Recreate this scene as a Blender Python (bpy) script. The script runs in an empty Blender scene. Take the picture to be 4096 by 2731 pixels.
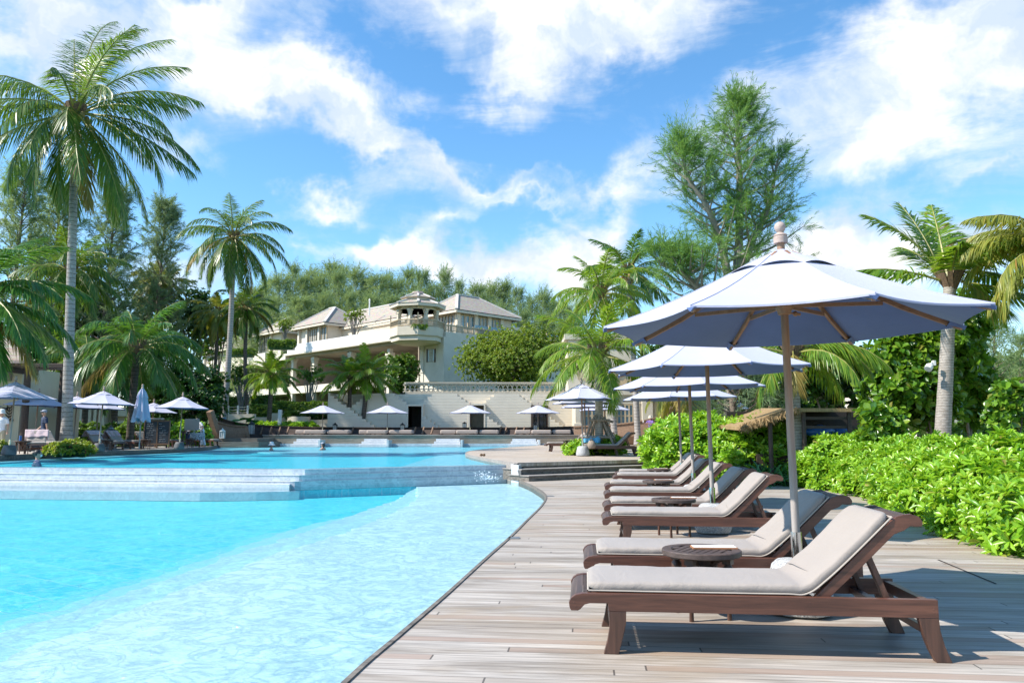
import bpy, math, random
import numpy as np
from mathutils import Vector, Matrix, noise as mnoise

scene = bpy.context.scene
C = scene.collection
PI = math.pi
R = math.radians

# ---------------------------------------------------------------- camera
CAM_H, FPX, PITCH = 1.25, 3072.0, R(6.868)
cam_d = bpy.data.cameras.new("camera")
cam_d.sensor_width = 36.0
cam_d.lens = 27.0
cam_d.clip_start = 0.05
cam_d.clip_end = 3000
cam = bpy.data.objects.new("camera", cam_d)
cam.location = (0, 0, CAM_H)
cam.rotation_euler = (PI / 2 + PITCH, 0, 0)
C.objects.link(cam)
scene.camera = cam

# ---------------------------------------------------------------- light
SUN_EL = R(46)
SUN_TO = Vector((-0.967, -0.255, 0)).normalized()          # horizontal direction towards the sun
SUN_DIR = (SUN_TO * math.cos(SUN_EL) + Vector((0, 0, math.sin(SUN_EL)))).normalized()
sun_d = bpy.data.lights.new("sun", 'SUN')
sun_d.energy = 3.75
sun_d.angle = R(0.5)
sun_d.color = (1.0, 0.94, 0.85)
sun = bpy.data.objects.new("sun", sun_d)
sun.rotation_euler = (-SUN_DIR).to_track_quat('-Z', 'Y').to_euler()
sun.location = (-30, -10, 40)
C.objects.link(sun)

scene.view_settings.view_transform = 'Standard'
scene.view_settings.look = 'None'
scene.view_settings.exposure = 1.12
scene.view_settings.gamma = 1.0
scene.render.engine = 'CYCLES'
scene.cycles.max_bounces = 8
scene.cycles.transparent_max_bounces = 12
scene.cycles.sample_clamp_indirect = 6.0
scene.cycles.caustics_reflective = False
scene.cycles.caustics_refractive = False


def cam_ray(px, py):
    u = (px - 2048.0) / FPX
    v = (1365.5 - py) / FPX
    return u, math.cos(PITCH) - v * math.sin(PITCH), math.sin(PITCH) + v * math.cos(PITCH)


def gnd(px, py, z=0.0):
    """the point of the horizontal plane at height z that the photograph shows at px, py"""
    a, b, d = cam_ray(px, py)
    t = (z - CAM_H) / d
    return (a * t, b * t)


def at(px, py, Y):
    """the point at distance Y that the photograph shows at px, py"""
    a, b, d = cam_ray(px, py)
    t = Y / b
    return Vector((a * t, Y, CAM_H + d * t))


def onplane(px, py, p0, dr):
    """the point of the upright plane through p0 along dr shown at px, py"""
    a, b, d = cam_ray(px, py)
    nx, ny = -dr[1], dr[0]
    t = (p0[0] * nx + p0[1] * ny) / (a * nx + b * ny)
    return Vector((a * t, b * t, CAM_H + d * t))


# ---------------------------------------------------------------- sky with clouds
world = bpy.data.worlds.new("World")
scene.world = world
world.use_nodes = True
wt = world.node_tree
for n in list(wt.nodes):
    wt.nodes.remove(n)


def wn(kind, **kw):
    n = wt.nodes.new(kind)
    for k, v in kw.items():
        setattr(n, k, v)
    return n


def wmath(op, a, b=None, c=None):
    n = wn("ShaderNodeMath", operation=op)
    for i, v in enumerate((a, b, c)):
        if v is None:
            continue
        if isinstance(v, (int, float)):
            n.inputs[i].default_value = v
        else:
            wt.links.new(v, n.inputs[i])
    return n.outputs[0]


sky = wn("ShaderNodeTexSky", sky_type='NISHITA')
sky.sun_disc = False
sky.sun_elevation = SUN_EL
sky.sun_rotation = math.atan2(SUN_TO.x, SUN_TO.y)
sky.air_density = 1.0
sky.dust_density = 0.15
sky.ozone_density = 3.0
tc = wn("ShaderNodeTexCoord")
sep = wn("ShaderNodeSeparateXYZ")
wt.links.new(tc.outputs["Generated"], sep.inputs[0])
az = wmath('ARCTAN2', sep.outputs[0], sep.outputs[1])
el = wmath('ARCSINE', sep.outputs[2])
cmb = wn("ShaderNodeCombineXYZ")
wt.links.new(az, cmb.inputs[0])
wt.links.new(el, cmb.inputs[1])
# warp the sky angles a little so that cloud edges are ragged
wrp = wn("ShaderNodeTexNoise", noise_dimensions='2D')
wrp.inputs["Scale"].default_value = 7.0
wrp.inputs["Detail"].default_value = 5.0
wrp.inputs["Roughness"].default_value = 0.6
wt.links.new(cmb.outputs[0], wrp.inputs["Vector"])
sub = wn("ShaderNodeVectorMath", operation='SUBTRACT')
sub.inputs[1].default_value = (0.5, 0.5, 0.5)
wt.links.new(wrp.outputs["Color"], sub.inputs[0])
scl = wn("ShaderNodeVectorMath", operation='SCALE')
scl.inputs["Scale"].default_value = 0.16
wt.links.new(sub.outputs[0], scl.inputs[0])
add = wn("ShaderNodeVectorMath", operation='ADD')
wt.links.new(cmb.outputs[0], add.inputs[0])
wt.links.new(scl.outputs[0], add.inputs[1])
skyvec = add.outputs[0]


def ang(px, py):
    a, b, d = cam_ray(px, py)
    return math.atan2(a, b), math.asin(d / math.sqrt(a * a + b * b + d * d))


def blob(px, py, rx, ry, rot, w):
    """one cloud bank: a soft ellipse in (azimuth, elevation)"""
    a0, e0 = ang(px, py)
    m = wn("ShaderNodeMapping", vector_type='TEXTURE')
    m.inputs["Location"].default_value = (a0, e0, 0)
    m.inputs["Rotation"].default_value = (0, 0, R(rot))
    m.inputs["Scale"].default_value = (rx / FPX, ry / FPX, 1)
    wt.links.new(skyvec, m.inputs[0])
    g = wn("ShaderNodeTexGradient", gradient_type='QUADRATIC_SPHERE')
    wt.links.new(m.outputs[0], g.inputs[0])
    return wmath('MULTIPLY', g.outputs["Fac"], w)


banks = [  # centre (as seen in the photograph), half axes, tilt, density
    (150, 100, 1000, 300, 0, 1.35), (900, 20, 700, 190, 0, 1.25), (-300, 300, 700, 300, 0, .9), (-300, 850, 500, 400, 0, .5),
    (1150, 330, 820, 270, -8, 1.3), (1320, 430, 460, 150, -5, .5), (700, 560, 500, 160, -20, .35),
    (2150, 60, 1000, 410, -6, 1.5), (2060, 290, 480, 250, -14, .75), (2700, 100, 600, 200, 0, .5),
    (3650, 230, 1100, 480, 8, 1.1), (3500, 500, 650, 260, 0, .55), (4300, 300, 800, 600, 0, .65), (3050, 330, 350, 300, 30, .35),
    (1480, 590, 800, 150, -18, .8), (1950, 690, 850, 85, -14, .7), (2100, 800, 420, 60, -18, .5), (1750, 640, 300, 120, 20, .3),
    (1320, 800, 430, 170, 12, 1.1), (1750, 850, 420, 140, 18, .7),
    (1600, 1020, 380, 150, 8, 1.5), (1250, 1010, 330, 120, 0, .5), (1900, 1060, 500, 180, 0, .8),
    (2420, 880, 640, 300, 22, 1.15), (2250, 1080, 620, 280, 0, 1.0),
    (3450, 930, 700, 280, -6, .8), (3250, 1060, 700, 280, 0, .9), (3950, 860, 650, 220, -8, .6), (3950, 620, 600, 110, 10, .45),
    (720, 1130, 380, 180, 0, .7), (4200, 1200, 600, 300, 0, .5),
]
tot = None
for b in banks:
    o = blob(*b)
    tot = o if tot is None else wmath('ADD', tot, o)
nz = wn("ShaderNodeTexNoise", noise_dimensions='2D')
nz.inputs["Scale"].default_value = 4.2
nz.inputs["Detail"].default_value = 9.0
nz.inputs["Roughness"].default_value = 0.62
nz.inputs["Distortion"].default_value = 0.35
mp = wn("ShaderNodeMapping")
mp.inputs["Scale"].default_value = (1.0, 2.3, 1.0)
mp.inputs["Rotation"].default_value = (0, 0, R(14))
mp.inputs["Location"].default_value = (3.1, 0.7, 0)
wt.links.new(cmb.outputs[0], mp.inputs[0])
wt.links.new(mp.outputs[0], nz.inputs["Vector"])
dens = wmath('ADD', wmath('MULTIPLY', tot, 0.95), wmath('MULTIPLY', wmath('SUBTRACT', nz.outputs["Fac"], 0.5), 1.75))
mr = wn("ShaderNodeMapRange", interpolation_type='SMOOTHSTEP')
mr.inputs["From Min"].default_value = 0.06
mr.inputs["From Max"].default_value = 1.0
wt.links.new(dens, mr.inputs["Value"])
cover = mr.outputs[0]
# thick parts of a cloud are white where sunlit, pale blue grey where they shade themselves
nz2 = wn("ShaderNodeTexNoise", noise_dimensions='2D')
nz2.inputs["Scale"].default_value = 7.5
nz2.inputs["Detail"].default_value = 6.0
mp2 = wn("ShaderNodeMapping")
mp2.inputs["Location"].default_value = (1.7, 4.2, 0)
mp2.inputs["Scale"].default_value = (1.0, 1.5, 1.0)
wt.links.new(skyvec, mp2.inputs[0])
wt.links.new(mp2.outputs[0], nz2.inputs["Vector"])
cr = wn("ShaderNodeValToRGB")
cr.color_ramp.elements[0].position = 0.36
cr.color_ramp.elements[0].color = (0.56, 0.66, 0.80, 1)
cr.color_ramp.elements[1].position = 0.60
cr.color_ramp.elements[1].color = (0.93, 0.93, 0.93, 1)
wt.links.new(nz2.outputs["Fac"], cr.inputs[0])
SKY_STRENGTH = 0.13
hs = wn("ShaderNodeHueSaturation")
hs.inputs["Hue"].default_value = 0.494
hs.inputs["Saturation"].default_value = 1.2
hs.inputs["Value"].default_value = 0.92
wt.links.new(sky.outputs[0], hs.inputs["Color"])
cs = wn("ShaderNodeVectorMath", operation='SCALE')
cs.inputs["Scale"].default_value = 0.60 / SKY_STRENGTH
wt.links.new(cr.outputs[0], cs.inputs[0])
mixc = wn("ShaderNodeMix", data_type='RGBA')
wt.links.new(cover, mixc.inputs["Factor"])
wt.links.new(hs.outputs[0], mixc.inputs[6])
wt.links.new(cs.outputs[0], mixc.inputs[7])
bg = wn("ShaderNodeBackground")
bg.inputs["Strength"].default_value = SKY_STRENGTH
wt.links.new(mixc.outputs[2], bg.inputs["Color"])
wo = wn("ShaderNodeOutputWorld")
wt.links.new(bg.outputs[0], wo.inputs["Surface"])
world.cycles.sampling_method = 'MANUAL'
world.cycles.sample_map_resolution = 1024


# ---------------------------------------------------------------- mesh helpers
class MB:
    """collects shapes and links them as ONE mesh object"""

    def __init__(self):
        self.v, self.f, self.mi = [], [], []
        self.M = Matrix.Identity(4)
        self.m = 0

    def add(self, vs, fs):
        n = len(self.v)
        M = self.M
        self.v.extend([tuple(M @ Vector(p)) for p in vs])
        self.f.extend([tuple(i + n for i in f) for f in fs])
        self.mi.extend([self.m] * len(fs))
        return self

    def box(self, x0, x1, y0, y1, z0, z1):
        vs = [(x, y, z) for z in (z0, z1) for y in (y0, y1) for x in (x0, x1)]
        return self.add(vs, [(0, 2, 3, 1), (4, 5, 7, 6), (0, 1, 5, 4), (2, 6, 7, 3), (0, 4, 6, 2), (1, 3, 7, 5)])

    def beam(self, a, b, w, h, up=(0, 0, 1)):
        """a square bar from a to b"""
        a, b = Vector(a), Vector(b)
        d = (b - a).normalized()
        s = d.cross(Vector(up))
        if s.length < 1e-4:
            s = d.cross(Vector((0, 1, 0)))
        s.normalize()
        u = s.cross(d)
        s, u = s * w / 2, u * h / 2
        vs = [a - s - u, a + s - u, a + s + u, a - s + u, b - s - u, b + s - u, b + s + u, b - s + u]
        return self.add(vs, [(0, 1, 2, 3), (7, 6, 5, 4), (0, 4, 5, 1), (1, 5, 6, 2), (2, 6, 7, 3), (3, 7, 4, 0)])

    def tube(self, pts, rad, n=8, cap=True):
        pts = [Vector(p) for p in pts]
        if isinstance(rad, (int, float)):
            rad = [rad] * len(pts)
        vs, fs = [], []
        u = None
        for i, p in enumerate(pts):
            d = (pts[min(i + 1, len(pts) - 1)] - pts[max(i - 1, 0)])
            if d.length < 1e-9:
                d = Vector((0, 0, 1))
            d.normalize()
            if u is None:
                u = d.orthogonal().normalized()
            else:
                u = (u - d * u.dot(d))
                u = u.normalized() if u.length > 1e-6 else d.orthogonal().normalized()
            w = d.cross(u)
            for k in range(n):
                a = 2 * PI * k / n
                vs.append(p + (u * math.cos(a) + w * math.sin(a)) * rad[i])
        for i in range(len(pts) - 1):
            for k in range(n):
                k2 = (k + 1) % n
                fs.append((i * n + k, i * n + k2, (i + 1) * n + k2, (i + 1) * n + k))
        if cap:
            fs.append(tuple(range(n - 1, -1, -1)))
            fs.append(tuple((len(pts) - 1) * n + k for k in range(n)))
        return self.add(vs, fs)

    def lathe(self, prof, n=20, c=(0, 0, 0), axis=None):
        vs, fs = [], []
        for r, z in prof:
            for k in range(n):
                a = 2 * PI * k / n
                vs.append((c[0] + r * math.cos(a), c[1] + r * math.sin(a), c[2] + z))
        m = len(prof)
        for i in range(m - 1):
            for k in range(n):
                k2 = (k + 1) % n
                fs.append((i * n + k, i * n + k2, (i + 1) * n + k2, (i + 1) * n + k))
        if prof[0][0] > 1e-5:
            fs.append(tuple(range(n - 1, -1, -1)))
        if prof[-1][0] > 1e-5:
            fs.append(tuple((m - 1) * n + k for k in range(n)))
        return self.add(vs, fs)

    def ball(self, c, r, n=12, m=8):
        if isinstance(r, (int, float)):
            r = (r, r, r)
        vs, fs = [(c[0], c[1], c[2] - r[2])], []
        for i in range(1, m):
            t = PI * i / m - PI / 2
            for k in range(n):
                a = 2 * PI * k / n
                vs.append((c[0] + r[0] * math.cos(t) * math.cos(a), c[1] + r[1] * math.cos(t) * math.sin(a), c[2] + r[2] * math.sin(t)))
        vs.append((c[0], c[1], c[2] + r[2]))
        for k in range(n):
            fs.append((0, 1 + (k + 1) % n, 1 + k))
            for i in range(m - 2):
                a, b = 1 + i * n + k, 1 + i * n + (k + 1) % n
                fs.append((a, b, b + n, a + n))
            fs.append((1 + (m - 2) * n + k, 1 + (m - 2) * n + (k + 1) % n, len(vs) - 1))
        return self.add(vs, fs)

    def prism(self, poly, z0, z1):
        """outline in x, y pushed up from z0 to z1"""
        n = len(poly)
        vs = [(p[0], p[1], z0) for p in poly] + [(p[0], p[1], z1) for p in poly]
        fs = [tuple(range(n - 1, -1, -1)), tuple(range(n, 2 * n))]
        fs += [(i, (i + 1) % n, n + (i + 1) % n, n + i) for i in range(n)]
        return self.add(vs, fs)

    def prism_y(self, poly, y0, y1):
        """outline in x, z pushed from y0 to y1"""
        n = len(poly)
        vs = [(p[0], y0, p[1]) for p in poly] + [(p[0], y1, p[1]) for p in poly]
        fs = [tuple(range(n)), tuple(range(2 * n - 1, n - 1, -1))]
        fs += [(i, n + i, n + (i + 1) % n, (i + 1) % n) for i in range(n)]
        return self.add(vs, fs)

    def quad(self, *p):
        return self.add(p, [tuple(range(len(p)))])

    def grid(self, rows):
        n = len(rows[0])
        vs = [p for r in rows for p in r]
        fs = [(i * n + k, i * n + k + 1, (i + 1) * n + k + 1, (i + 1) * n + k) for i in range(len(rows) - 1) for k in range(n - 1)]
        return self.add(vs, fs)

    def build(self, name, mat, parent=None, smooth=False, bevel=0):
        me = bpy.data.meshes.new(name)
        me.from_pydata(self.v, [], self.f)
        for m in (mat if isinstance(mat, (list, tuple)) else [mat]):
            me.materials.append(m)
        if any(self.mi):
            me.polygons.foreach_set("material_index", self.mi)
        if smooth:
            me.polygons.foreach_set("use_smooth", [True] * len(me.polygons))
            if smooth != 2:
                try:
                    me.set_sharp_from_angle(angle=R(40))
                except Exception:
                    pass
        me.update()
        o = bpy.data.objects.new(name, me)
        C.objects.link(o)
        if parent:
            o.parent = parent
        if bevel:
            b = o.modifiers.new("bevel", 'BEVEL')
            b.width = bevel
            b.segments = 2
            b.limit_method = 'ANGLE'
            b.angle_limit = R(35)
        return o


def np_mesh(name, V, F, mat, parent=None, smooth=False):
    """a mesh from a vertex array and one array of quads or triangles (or a list of such arrays)"""
    V = np.asarray(V, dtype=np.float32)
    F = F if isinstance(F, list) else [F]
    me = bpy.data.meshes.new(name)
    me.vertices.add(len(V))
    me.vertices.foreach_set("co", V.ravel())
    nl = sum(f.size for f in F)
    npoly = sum(len(f) for f in F)
    me.loops.add(nl)
    me.polygons.add(npoly)
    me.loops.foreach_set("vertex_index", np.concatenate([f.ravel() for f in F]).astype(np.int32))
    st, o = [], 0
    for f in F:
        st.append(np.arange(len(f)) * f.shape[1] + o)
        o += f.size
    me.polygons.foreach_set("loop_start", np.concatenate(st).astype(np.int32))
    if smooth:
        me.polygons.foreach_set("use_smooth", np.ones(npoly, dtype=bool))
    for m in (mat if isinstance(mat, (list, tuple)) else [mat]):
        me.materials.append(m)
    me.update(calc_edges=True)
    me.validate()
    ob = bpy.data.objects.new(name, me)
    C.objects.link(ob)
    if parent:
        ob.parent = parent
    return ob


def tag(o, label=None, cat=None, group=None, kind=None):
    for k, v in (("label", label), ("category", cat), ("group", group), ("kind", kind)):
        if v:
            o[k] = v
    return o


def empty(name, loc=(0, 0, 0), rz=0.0, label=None, cat=None, group=None):
    o = bpy.data.objects.new(name, None)
    o.empty_display_size = 0.2
    o.location = loc
    o.rotation_euler = (0, 0, rz)
    C.objects.link(o)
    return tag(o, label, cat, group)


KIDS = {}


def copy_tree(o, parent=None):
    """a copy of a thing with copies of its parts and their sub-parts"""
    c = o.copy()
    C.objects.link(c)
    c.parent = parent
    for ch in list(o.children):
        copy_tree(ch, c)
    return c


def solid(name, mb_, mat, **kw):
    """a setting object"""
    o = mb_.build(name, mat, smooth=kw.get("smooth", False))
    o["kind"] = "structure"
    return o
# ---------------------------------------------------------------- materials
class NT:
    def __init__(self, name):
        self.m = bpy.data.materials.new(name)
        self.m.use_nodes = True
        self.t = self.m.node_tree
        self.t.nodes.clear()
        self.out = self.n("ShaderNodeOutputMaterial")

    def n(self, kind, **kw):
        x = self.t.nodes.new(kind)
        for k, v in kw.items():
            setattr(x, k, v)
        return x

    def l(self, a, b):
        self.t.links.new(a, b)

    def set(self, sock, v):
        if hasattr(v, "is_output"):
            self.l(v, sock)
        elif isinstance(v, (tuple, list)) and len(v) == 3 and sock.type == 'RGBA':
            sock.default_value = (*v, 1)
        else:
            sock.default_value = v

    def math(self, op, a, b=None, c=None, clamp=False):
        x = self.n("ShaderNodeMath", operation=op)
        x.use_clamp = clamp
        for i, v in enumerate((a, b, c)):
            if v is not None:
                self.set(x.inputs[i], v)
        return x.outputs[0]

    def coord(self, kind="Object", scale=(1, 1, 1), rot=(0, 0, 0), loc=(0, 0, 0)):
        t = self.n("ShaderNodeTexCoord")
        m = self.n("ShaderNodeMapping")
        m.inputs["Scale"].default_value = scale
        m.inputs["Rotation"].default_value = rot
        m.inputs["Location"].default_value = loc
        if kind == "World":
            g = self.n("ShaderNodeNewGeometry")
            self.l(g.outputs["Position"], m.inputs[0])
        else:
            self.l(t.outputs[kind], m.inputs[0])
        return m.outputs[0]

    def noise(self, vec, scale, detail=4, rough=.55, dist=0.0, out="Fac"):
        x = self.n("ShaderNodeTexNoise")
        self.l(vec, x.inputs["Vector"])
        x.inputs["Scale"].default_value = scale
        x.inputs["Detail"].default_value = detail
        x.inputs["Roughness"].default_value = rough
        x.inputs["Distortion"].default_value = dist
        return x.outputs[out]

    def ramp(self, fac, stops):
        x = self.n("ShaderNodeValToRGB")
        e = x.color_ramp.elements
        while len(e) < len(stops):
            e.new(0.5)
        for i, (p, c) in enumerate(stops):
            e[i].position = p
            e[i].color = (*c, 1) if len(c) == 3 else c
        self.l(fac, x.inputs[0])
        return x.outputs[0]

    def mix(self, fac, a, b, mode='MIX'):
        x = self.n("ShaderNodeMix", data_type='RGBA', blend_type=mode)
        self.set(x.inputs[0], fac)
        self.set(x.inputs[6], a)
        self.set(x.inputs[7], b)
        return x.outputs[2]

    def bump(self, h, strength=.3, dist=.01):
        x = self.n("ShaderNodeBump")
        x.inputs["Strength"].default_value = strength
        x.inputs["Distance"].default_value = dist
        self.l(h, x.inputs["Height"])
        return x.outputs[0]

    def bsdf(self, color, rough=.6, metal=0, normal=None, spec=.5, **kw):
        x = self.n("ShaderNodeBsdfPrincipled")
        self.set(x.inputs["Base Color"], color)
        self.set(x.inputs["Roughness"], rough)
        self.set(x.inputs["Metallic"], metal)
        x.inputs["Specular IOR Level"].default_value = spec
        if normal is not None:
            self.l(normal, x.inputs["Normal"])
        for k, v in kw.items():
            self.set(x.inputs[k], v)
        self.l(x.outputs[0], self.out.inputs[0])
        return x


def simple(name, col, rough=.6, metal=0, var=.15, scale=6.0, bump=0.0, spec=.5, kind="Object"):
    n = NT(name)
    v = n.coord(kind)
    f = n.noise(v, scale, 5)
    lo = tuple(c * (1 - var) for c in col)
    hi = tuple(min(1, c * (1 + var)) for c in col)
    c = n.ramp(f, [(.3, lo), (.7, hi)])
    nm = n.bump(n.noise(v, scale * 6, 3), bump, .01) if bump else None
    n.bsdf(c, rough, metal, nm, spec)
    return n.m


def wood(name, dark, light, axis=0, scale=1.0, rough=.5, bump=.15, coat=0.0):
    """grain running along one axis of the object"""
    n = NT(name)
    s = [14.0, 14.0, 14.0]
    s[axis] = 0.9
    v = n.coord("Object", tuple(x * scale for x in s))
    f = n.noise(v, 2.2, 6, .65, .6)
    v2 = n.coord("Object", (2.2 * scale,) * 3)
    g = n.noise(v2, 1.4, 4)
    c = n.mix(n.math('MULTIPLY', g, .6), n.ramp(f, [(.30, dark), (.68, light)]), tuple(x * .55 for x in dark))
    b = n.bsdf(c, n.math('ADD', n.math('MULTIPLY', f, .25), rough - .12), 0, n.bump(f, bump, .004))
    b.inputs["Coat Weight"].default_value = coat
    b.inputs["Coat Roughness"].default_value = .3
    return n.m


def deck(name, rot, tone=(.50, .46, .42), pw=.096, stain=1.0):
    """weathered planks: each plank its own tone, dark gaps, butt joints, grain and stains"""
    n = NT(name)
    v = n.coord("World", (1, 1, 1), (0, 0, rot))
    sp = n.n("ShaderNodeSeparateXYZ")
    n.l(v, sp.inputs[0])
    x, y = sp.outputs[0], sp.outputs[1]
    yy = n.math('DIVIDE', y, pw)
    row = n.math('FLOOR', yy)
    fr = n.math('FRACT', yy)
    wn_ = n.n("ShaderNodeTexWhiteNoise", noise_dimensions='1D')
    n.l(row, wn_.inputs["W"])
    r = wn_.outputs["Value"]
    xs = n.math('ADD', n.math('DIVIDE', x, 4.6), n.math('MULTIPLY', r, 7.3))
    col = n.math('FLOOR', xs)
    fx = n.math('FRACT', xs)
    w2 = n.n("ShaderNodeTexWhiteNoise", noise_dimensions='2D')
    cb = n.n("ShaderNodeCombineXYZ")
    n.l(row, cb.inputs[0])
    n.l(col, cb.inputs[1])
    n.l(cb.outputs[0], w2.inputs["Vector"])
    pr = w2.outputs["Value"]
    # grain: long streaks, shifted for every plank
    cv = n.n("ShaderNodeCombineXYZ")
    n.l(n.math('ADD', n.math('MULTIPLY', x, 1.3), n.math('MULTIPLY', pr, 40)), cv.inputs[0])
    n.l(n.math('MULTIPLY', y, 42), cv.inputs[1])
    n.l(n.math('MULTIPLY', row, 3.7), cv.inputs[2])
    gr = n.noise(cv.outputs[0], 1.0, 7, .68, .3)
    cv2 = n.n("ShaderNodeCombineXYZ")
    n.l(n.math('MULTIPLY', x, .55), cv2.inputs[0])
    n.l(n.math('MULTIPLY', y, 4.0), cv2.inputs[1])
    st = n.noise(cv2.outputs[0], 1.0, 6, .62, .8)
    big = n.noise(v, .35, 3)
    c0 = n.ramp(gr, [(.24, tuple(t * .22 for t in tone)), (.40, tuple(t * .66 for t in tone)), (.54, tone), (.76, tuple(min(1, t * 1.22) for t in tone))])
    c1 = n.mix(n.math('MULTIPLY', n.math('POWER', pr, 1.6), .52), c0, (tone[0] * .56, tone[1] * .50, tone[2] * .45))
    c1 = n.mix(n.math('MULTIPLY', n.math('GREATER_THAN', pr, .88), .40), c1, (tone[0] * .66, tone[1] * .46, tone[2] * .38))
    c2 = n.mix(n.math('MULTIPLY', n.ramp(st, [(.46, (0, 0, 0)), (.66, (1, 1, 1))]), .70 * stain), c1, (tone[0] * .34, tone[1] * .30, tone[2] * .25))
    blot = n.noise(n.coord("World", (.9, 1.6, 1), (0, 0, rot)), 1.1, 5, .65, 1.0)
    c2 = n.mix(n.math('MULTIPLY', n.ramp(blot, [(.52, (0, 0, 0)), (.70, (1, 1, 1))]), .42 * stain), c2, (tone[0] * .72, tone[1] * .60, tone[2] * .44))
    c3 = n.mix(n.math('MULTIPLY', n.ramp(big, [(.50, (0, 0, 0)), (.72, (1, 1, 1))]), .45 * stain), c2, (tone[0] * .74, tone[1] * .60, tone[2] * .44))
    edge = n.math('MINIMUM', fr, n.math('SUBTRACT', 1.0, fr))
    gap = n.math('LESS_THAN', edge, n.math('ADD', .006, n.math('MULTIPLY', r, .026)))
    ej = n.math('LESS_THAN', n.math('MINIMUM', fx, n.math('SUBTRACT', 1.0, fx)), .0011)
    g2 = n.math('MAXIMUM', gap, ej)
    c4 = n.mix(n.math('MULTIPLY', g2, .8), c3, (.05, .042, .036))
    h = n.math('SUBTRACT', n.math('ADD', n.math('MULTIPLY', gr, .28), n.math('MULTIPLY', pr, .25)), n.math('MULTIPLY', g2, 1.0))
    n.bsdf(c4, n.math('SUBTRACT', .74, n.math('MULTIPLY', st, .32)), 0, n.bump(h, .55, .006), .4)
    return n.m


def marble(name, base, vein, tile=(.6, .3), rough=.28, kind="World", rot=0.0, vs=1.0, grout=(.62, .66, .68), amount=.75, up=True):
    """veined stone tiles; up: tiles stand on a wall (second axis is height)"""
    n = NT(name)
    v = n.coord(kind, (1, 1, 1), (0, 0, rot))
    sp = n.n("ShaderNodeSeparateXYZ")
    n.l(v, sp.inputs[0])
    cb = n.n("ShaderNodeCombineXYZ")
    n.l(sp.outputs[0], cb.inputs[0])
    n.l(sp.outputs[2] if up else sp.outputs[1], cb.inputs[1])
    tx = n.math('FLOOR', n.math('DIVIDE', sp.outputs[0], tile[0]))
    ty = n.math('FLOOR', n.math('DIVIDE', sp.outputs[2] if up else sp.outputs[1], tile[1]))
    cc = n.n("ShaderNodeCombineXYZ")
    n.l(tx, cc.inputs[0])
    n.l(ty, cc.inputs[1])
    wv = n.n("ShaderNodeTexWhiteNoise", noise_dimensions='2D')
    n.l(cc.outputs[0], wv.inputs["Vector"])
    off = n.n("ShaderNodeVectorMath", operation='SCALE')
    off.inputs["Scale"].default_value = 9.0
    n.l(wv.outputs["Color"], off.inputs[0])
    ad = n.n("ShaderNodeVectorMath", operation='ADD')
    n.l(v, ad.inputs[0])
    n.l(off.outputs[0], ad.inputs[1])
    nf = n.noise(ad.outputs[0], 2.6 * vs, 6, .6, 1.6)
    ve = n.math('ABSOLUTE', n.math('SUBTRACT', nf, .5))
    v1 = n.ramp(ve, [(0.0, (1, 1, 1)), (.025, (.45, .45, .45)), (.09, (0, 0, 0))])
    cl = n.noise(ad.outputs[0], 1.3 * vs, 5, .6, .8)
    c = n.mix(n.math('MULTIPLY', v1, amount), n.mix(n.ramp(cl, [(.42, (0, 0, 0)), (.66, (.75, .75, .75))]), base, tuple(a * .55 + b * .45 for a, b in zip(base, vein))), vein)
    c = n.mix(n.math('MULTIPLY', wv.outputs["Value"], .22), c, tuple(a * .72 for a in base))
    br = n.n("ShaderNodeTexBrick")
    br.offset = .0
    br.inputs["Scale"].default_value = 1.0
    br.inputs["Mortar Size"].default_value = .006
    br.inputs["Mortar Smooth"].default_value = .2
    br.inputs["Brick Width"].default_value = tile[0]
    br.inputs["Row Height"].default_value = tile[1]
    br.inputs["Color1"].default_value = (0, 0, 0, 1)
    br.inputs["Color2"].default_value = (0, 0, 0, 1)
    br.inputs["Mortar"].default_value = (1, 1, 1, 1)
    n.l(cb.outputs[0], br.inputs["Vector"])
    c = n.mix(n.math('MULTIPLY', br.outputs["Color"], .6), c, grout)
    n.bsdf(c, rough, 0, n.bump(nf, .05, .01))
    return n.m


def water(name, tint, wave=1.0):
    n = NT(name)
    v = n.coord("World", (1.0, 1.9, 1), (0, 0, R(8)))
    a = n.noise(v, 2.2, 5, .62, .9)
    b = n.noise(n.coord("World", (1.0, 2.6, 1), (0, 0, R(-12))), 7.5, 5, .65, .9)
    h = n.math('ADD', n.math('MULTIPLY', a, 1.0), n.math('MULTIPLY', b, .42))
    nm = n.bump(h, .95 * wave, .10)
    fr = n.n("ShaderNodeFresnel")
    fr.inputs["IOR"].default_value = 1.333
    n.l(nm, fr.inputs["Normal"])
    gl = n.n("ShaderNodeBsdfGlossy")
    gl.inputs["Roughness"].default_value = .035
    n.l(nm, gl.inputs["Normal"])
    tr = n.n("ShaderNodeBsdfTransparent")
    tr.inputs["Color"].default_value = (*tint, 1)
    ms = n.n("ShaderNodeMixShader")
    n.l(n.math('MINIMUM', fr.outputs[0], .38), ms.inputs[0])   # ripples keep a grazing surface from mirroring fully
    n.l(tr.outputs[0], ms.inputs[1])
    n.l(gl.outputs[0], ms.inputs[2])
    n.l(ms.outputs[0], n.out.inputs[0])
    return n.m


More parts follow.
